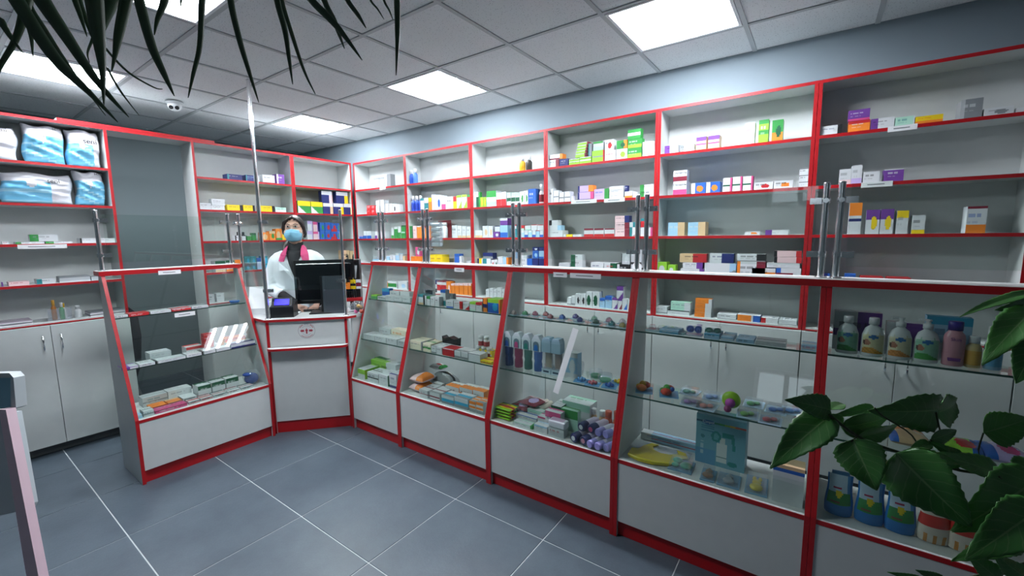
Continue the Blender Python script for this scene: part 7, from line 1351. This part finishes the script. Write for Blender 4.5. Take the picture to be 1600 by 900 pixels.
cr = nt.nodes.new('ShaderNodeValToRGB'); cr.color_ramp.elements[0].color = (*srgb('2a5a2c'), 1); cr.color_ramp.elements[1].color = (*srgb('4f8f3e'), 1); nt.links.new(M2('MULTIPLY', nz.outputs['Fac'], M2('ADD', oi.outputs['Random'], .4)), cr.inputs[0])
nt.links.new(M2('MULTIPLY', vv, .5), mx.inputs[0]); nt.links.new(cr.outputs[0], mx.inputs[6]); nt.links.new(mx.outputs[2], bs.inputs['Base Color'])
bp = nt.nodes.new('ShaderNodeBump'); bp.inputs['Strength'].default_value = .5; bp.inputs['Distance'].default_value = .002; bp.invert = True; nt.links.new(vv, bp.inputs['Height']); nt.links.new(bp.outputs[0], bs.inputs['Normal']); M_HIB = m
def leafmesh(name, rows, m, par, uv=True):     # rows: list of rows of points, left to right
    vs = [p for r in rows for p in r]; nn = len(rows[0]); me = bpy.data.meshes.new(name)
    me.from_pydata(vs, [], [(j*nn+i, j*nn+i+1, (j+1)*nn+i+1, (j+1)*nn+i) for j in range(len(rows)-1) for i in range(nn-1)])
    ul = me.uv_layers.new(name='UVMap')
    for p in me.polygons:
        p.use_smooth = True
        for li in p.loop_indices: vi = me.loops[li].vertex_index; ul.data[li].uv = ((vi % nn)/(nn-1), (vi//nn)/(len(rows)-1))
    me.materials.append(m); o = bpy.data.objects.new(name, me); COL.objects.link(o); o.parent = par
    s = o.modifiers.new('thick', 'SOLIDIFY'); s.thickness = .0008; s.offset = 0; return o
camv = Vector((0,0,CAMZ))
def smooth(pts, n):
    out = []
    P = [pts[0]]+pts+[pts[-1]]
    for i in range(1, len(P)-2):
        for k in range(n):
            t = k/n; a, b_, c, d = P[i-1], P[i], P[i+1], P[i+2]
            out.append(.5*((2*b_)+(c-a)*t+(2*a-5*b_+4*c-d)*t*t+(3*b_-a-3*c+d)*t**3))
    out.append(pts[-1]); return out
PLB = ['hanging palm with narrow leaves at the far upper left', 'palm leaf cluster hanging above the tall post', 'palm leaf cluster hanging near the top centre']
trunks = [[(-.9,-.35,2.60),(-1.1,-.1,2.60)], [(-.6,-.3,2.62),(-.9,0,2.60)], [(-.3,-.3,2.62),(-.6,.2,2.60)]]
for ci in range(3):
    u = empty('palm', PLB[ci], 'palm plant', group='hanging palm leaf clusters'); cr_ = None
    for c_, pts, hw in PALM:
        if c_ != ci: continue
        pts = [Vector(p) for p in pts]; cr_ = pts[0]; cen = smooth(pts, 5); hws = []
        for i in range(len(cen)): t = i/5; k = min(int(t), len(hw)-2); f_ = t-k; hws.append(hw[k]*(1-f_)+hw[k+1]*f_)
        rows = []
        for i, p in enumerate(cen):
            tg = (cen[min(i+1, len(cen)-1)]-cen[max(i-1, 0)]).normalized(); vd = (p-camv).normalized(); sd_ = tg.cross(vd).normalized(); up = sd_.cross(tg).normalized()
            h_ = hws[i]; rows.append([p-sd_*h_+up*h_*.35, p-sd_*h_*.5+up*h_*.1, p, p+sd_*h_*.5+up*h_*.1, p+sd_*h_+up*h_*.35])
        leafmesh('leaf', rows, M_PALM, u)
    b = MB(); q_ = [tuple(cr_+Vector((0,0,-.03))), tuple(cr_+Vector((.02,-.02,.06)))]+[(cr_.x+.05, cr_.y-.1, CEIL-.10)]; b.tube(q_, [.03,.028,.02], 10); b.build('stem', mat('palm_stem', '4a3f2e', .8), u)
    b = MB(); b.lathe([(.05,-.10),(.085,-.02),(.088,0)], 20, cx=cr_.x+.05, cy=cr_.y-.1, z0=CEIL-.004-.0); b.build('hanging_pot', C('pot_grey', '5a5c5e', .6), u)
u = empty('hibiscus', 'broad leaved potted hibiscus in the lower right foreground', 'potted plant')
def leaf(base, tip, hw, roll, i):
    base, tip = Vector(base), Vector(tip); ax = tip-base; L = ax.length; ax.normalize(); vd = ((base+tip)*.5-camv).normalized(); sd_ = ax.cross(vd).normalized(); nr = sd_.cross(ax).normalized()
    R_ = Matrix.Rotation(roll, 3, ax); sd_ = R_ @ sd_; nr = R_ @ nr
    if nr.dot(vd) > 0: nr = -nr
    rows = []; NJ, NI = 22, 10; hw = hw/max(.6, math.cos(roll))
    for j in range(NJ+1):
        v = j/NJ; wd = hw*(math.sin(PI*min(1, v**.62))**.8 if v < 1 else 0)*(1.0-.12*v); wd *= 1+(.05 if j % 2 else -.03)*(1 if v > .2 else 0); wd = max(wd, hw*.02)
        row = []
        for k in range(NI+1):
            s = -1+2*k/NI; lift = abs(s)*wd*.28+.10*hw*math.sin(v*9+i)*abs(s)**2-.06*hw*math.cos((v-abs(s)*.3)*7*2*PI)*abs(s)*.5
            row.append(base+ax*L*(v-.03*abs(s)*math.sin(PI*v))+sd_*s*wd+nr*(lift-L*.16*v*v))
        rows.append(row)
    leafmesh('leaf', rows, M_HIB, u)
for i, (bs_, tp_, hw, rl) in enumerate(HIB): leaf(bs_, tp_, hw, rl, i)
M_STEM = mat('plant_stem', '2f3a24', .6)
for pts, r_ in STEMS: b = MB(); b.tube([tuple(p) for p in smooth([Vector(p) for p in pts], 4)], r_, 8); b.build('stem', M_STEM, u)
rt = Vector(STEMS[0][0][0]); b = MB(); b.tube([tuple(p) for p in smooth([Vector(STEMS[7][0][0]), Vector((rt.x+.10, rt.y+.0, 1.0)), Vector((rt.x+.12, rt.y-.05, .75)), Vector((rt.x+.12, rt.y-.05, .30))], 5)], .012, 10); b.tube([tuple(p) for p in smooth([rt, Vector((rt.x+.06, rt.y-.02, .8)), Vector((rt.x+.12, rt.y-.05, .5))], 4)], .009, 8)
b.tube([tuple(STEMS[10][0][0]), (rt.x+.12, rt.y-.05, .6)], .008, 8); b.tube([tuple(STEMS[8][0][0]), (rt.x+.11, rt.y-.01, 1.0)], .006, 8); b.build('trunk', mat('plant_bark', '5a4c3a', .85), u)
b = MB(); b.lathe([(.10,0),(.13,.26),(.14,.30),(.125,.30)], 28, cx=rt.x+.12, cy=rt.y-.05, z0=.001); b.build('pot', C('pot_terracotta', '8a5a44', .7), u)
b = MB(); b.lathe([(.12,.285),(.12,.29)], 24, cx=rt.x+.12, cy=rt.y-.05); b.build('soil', C('soil', '2a221c', .9), u)
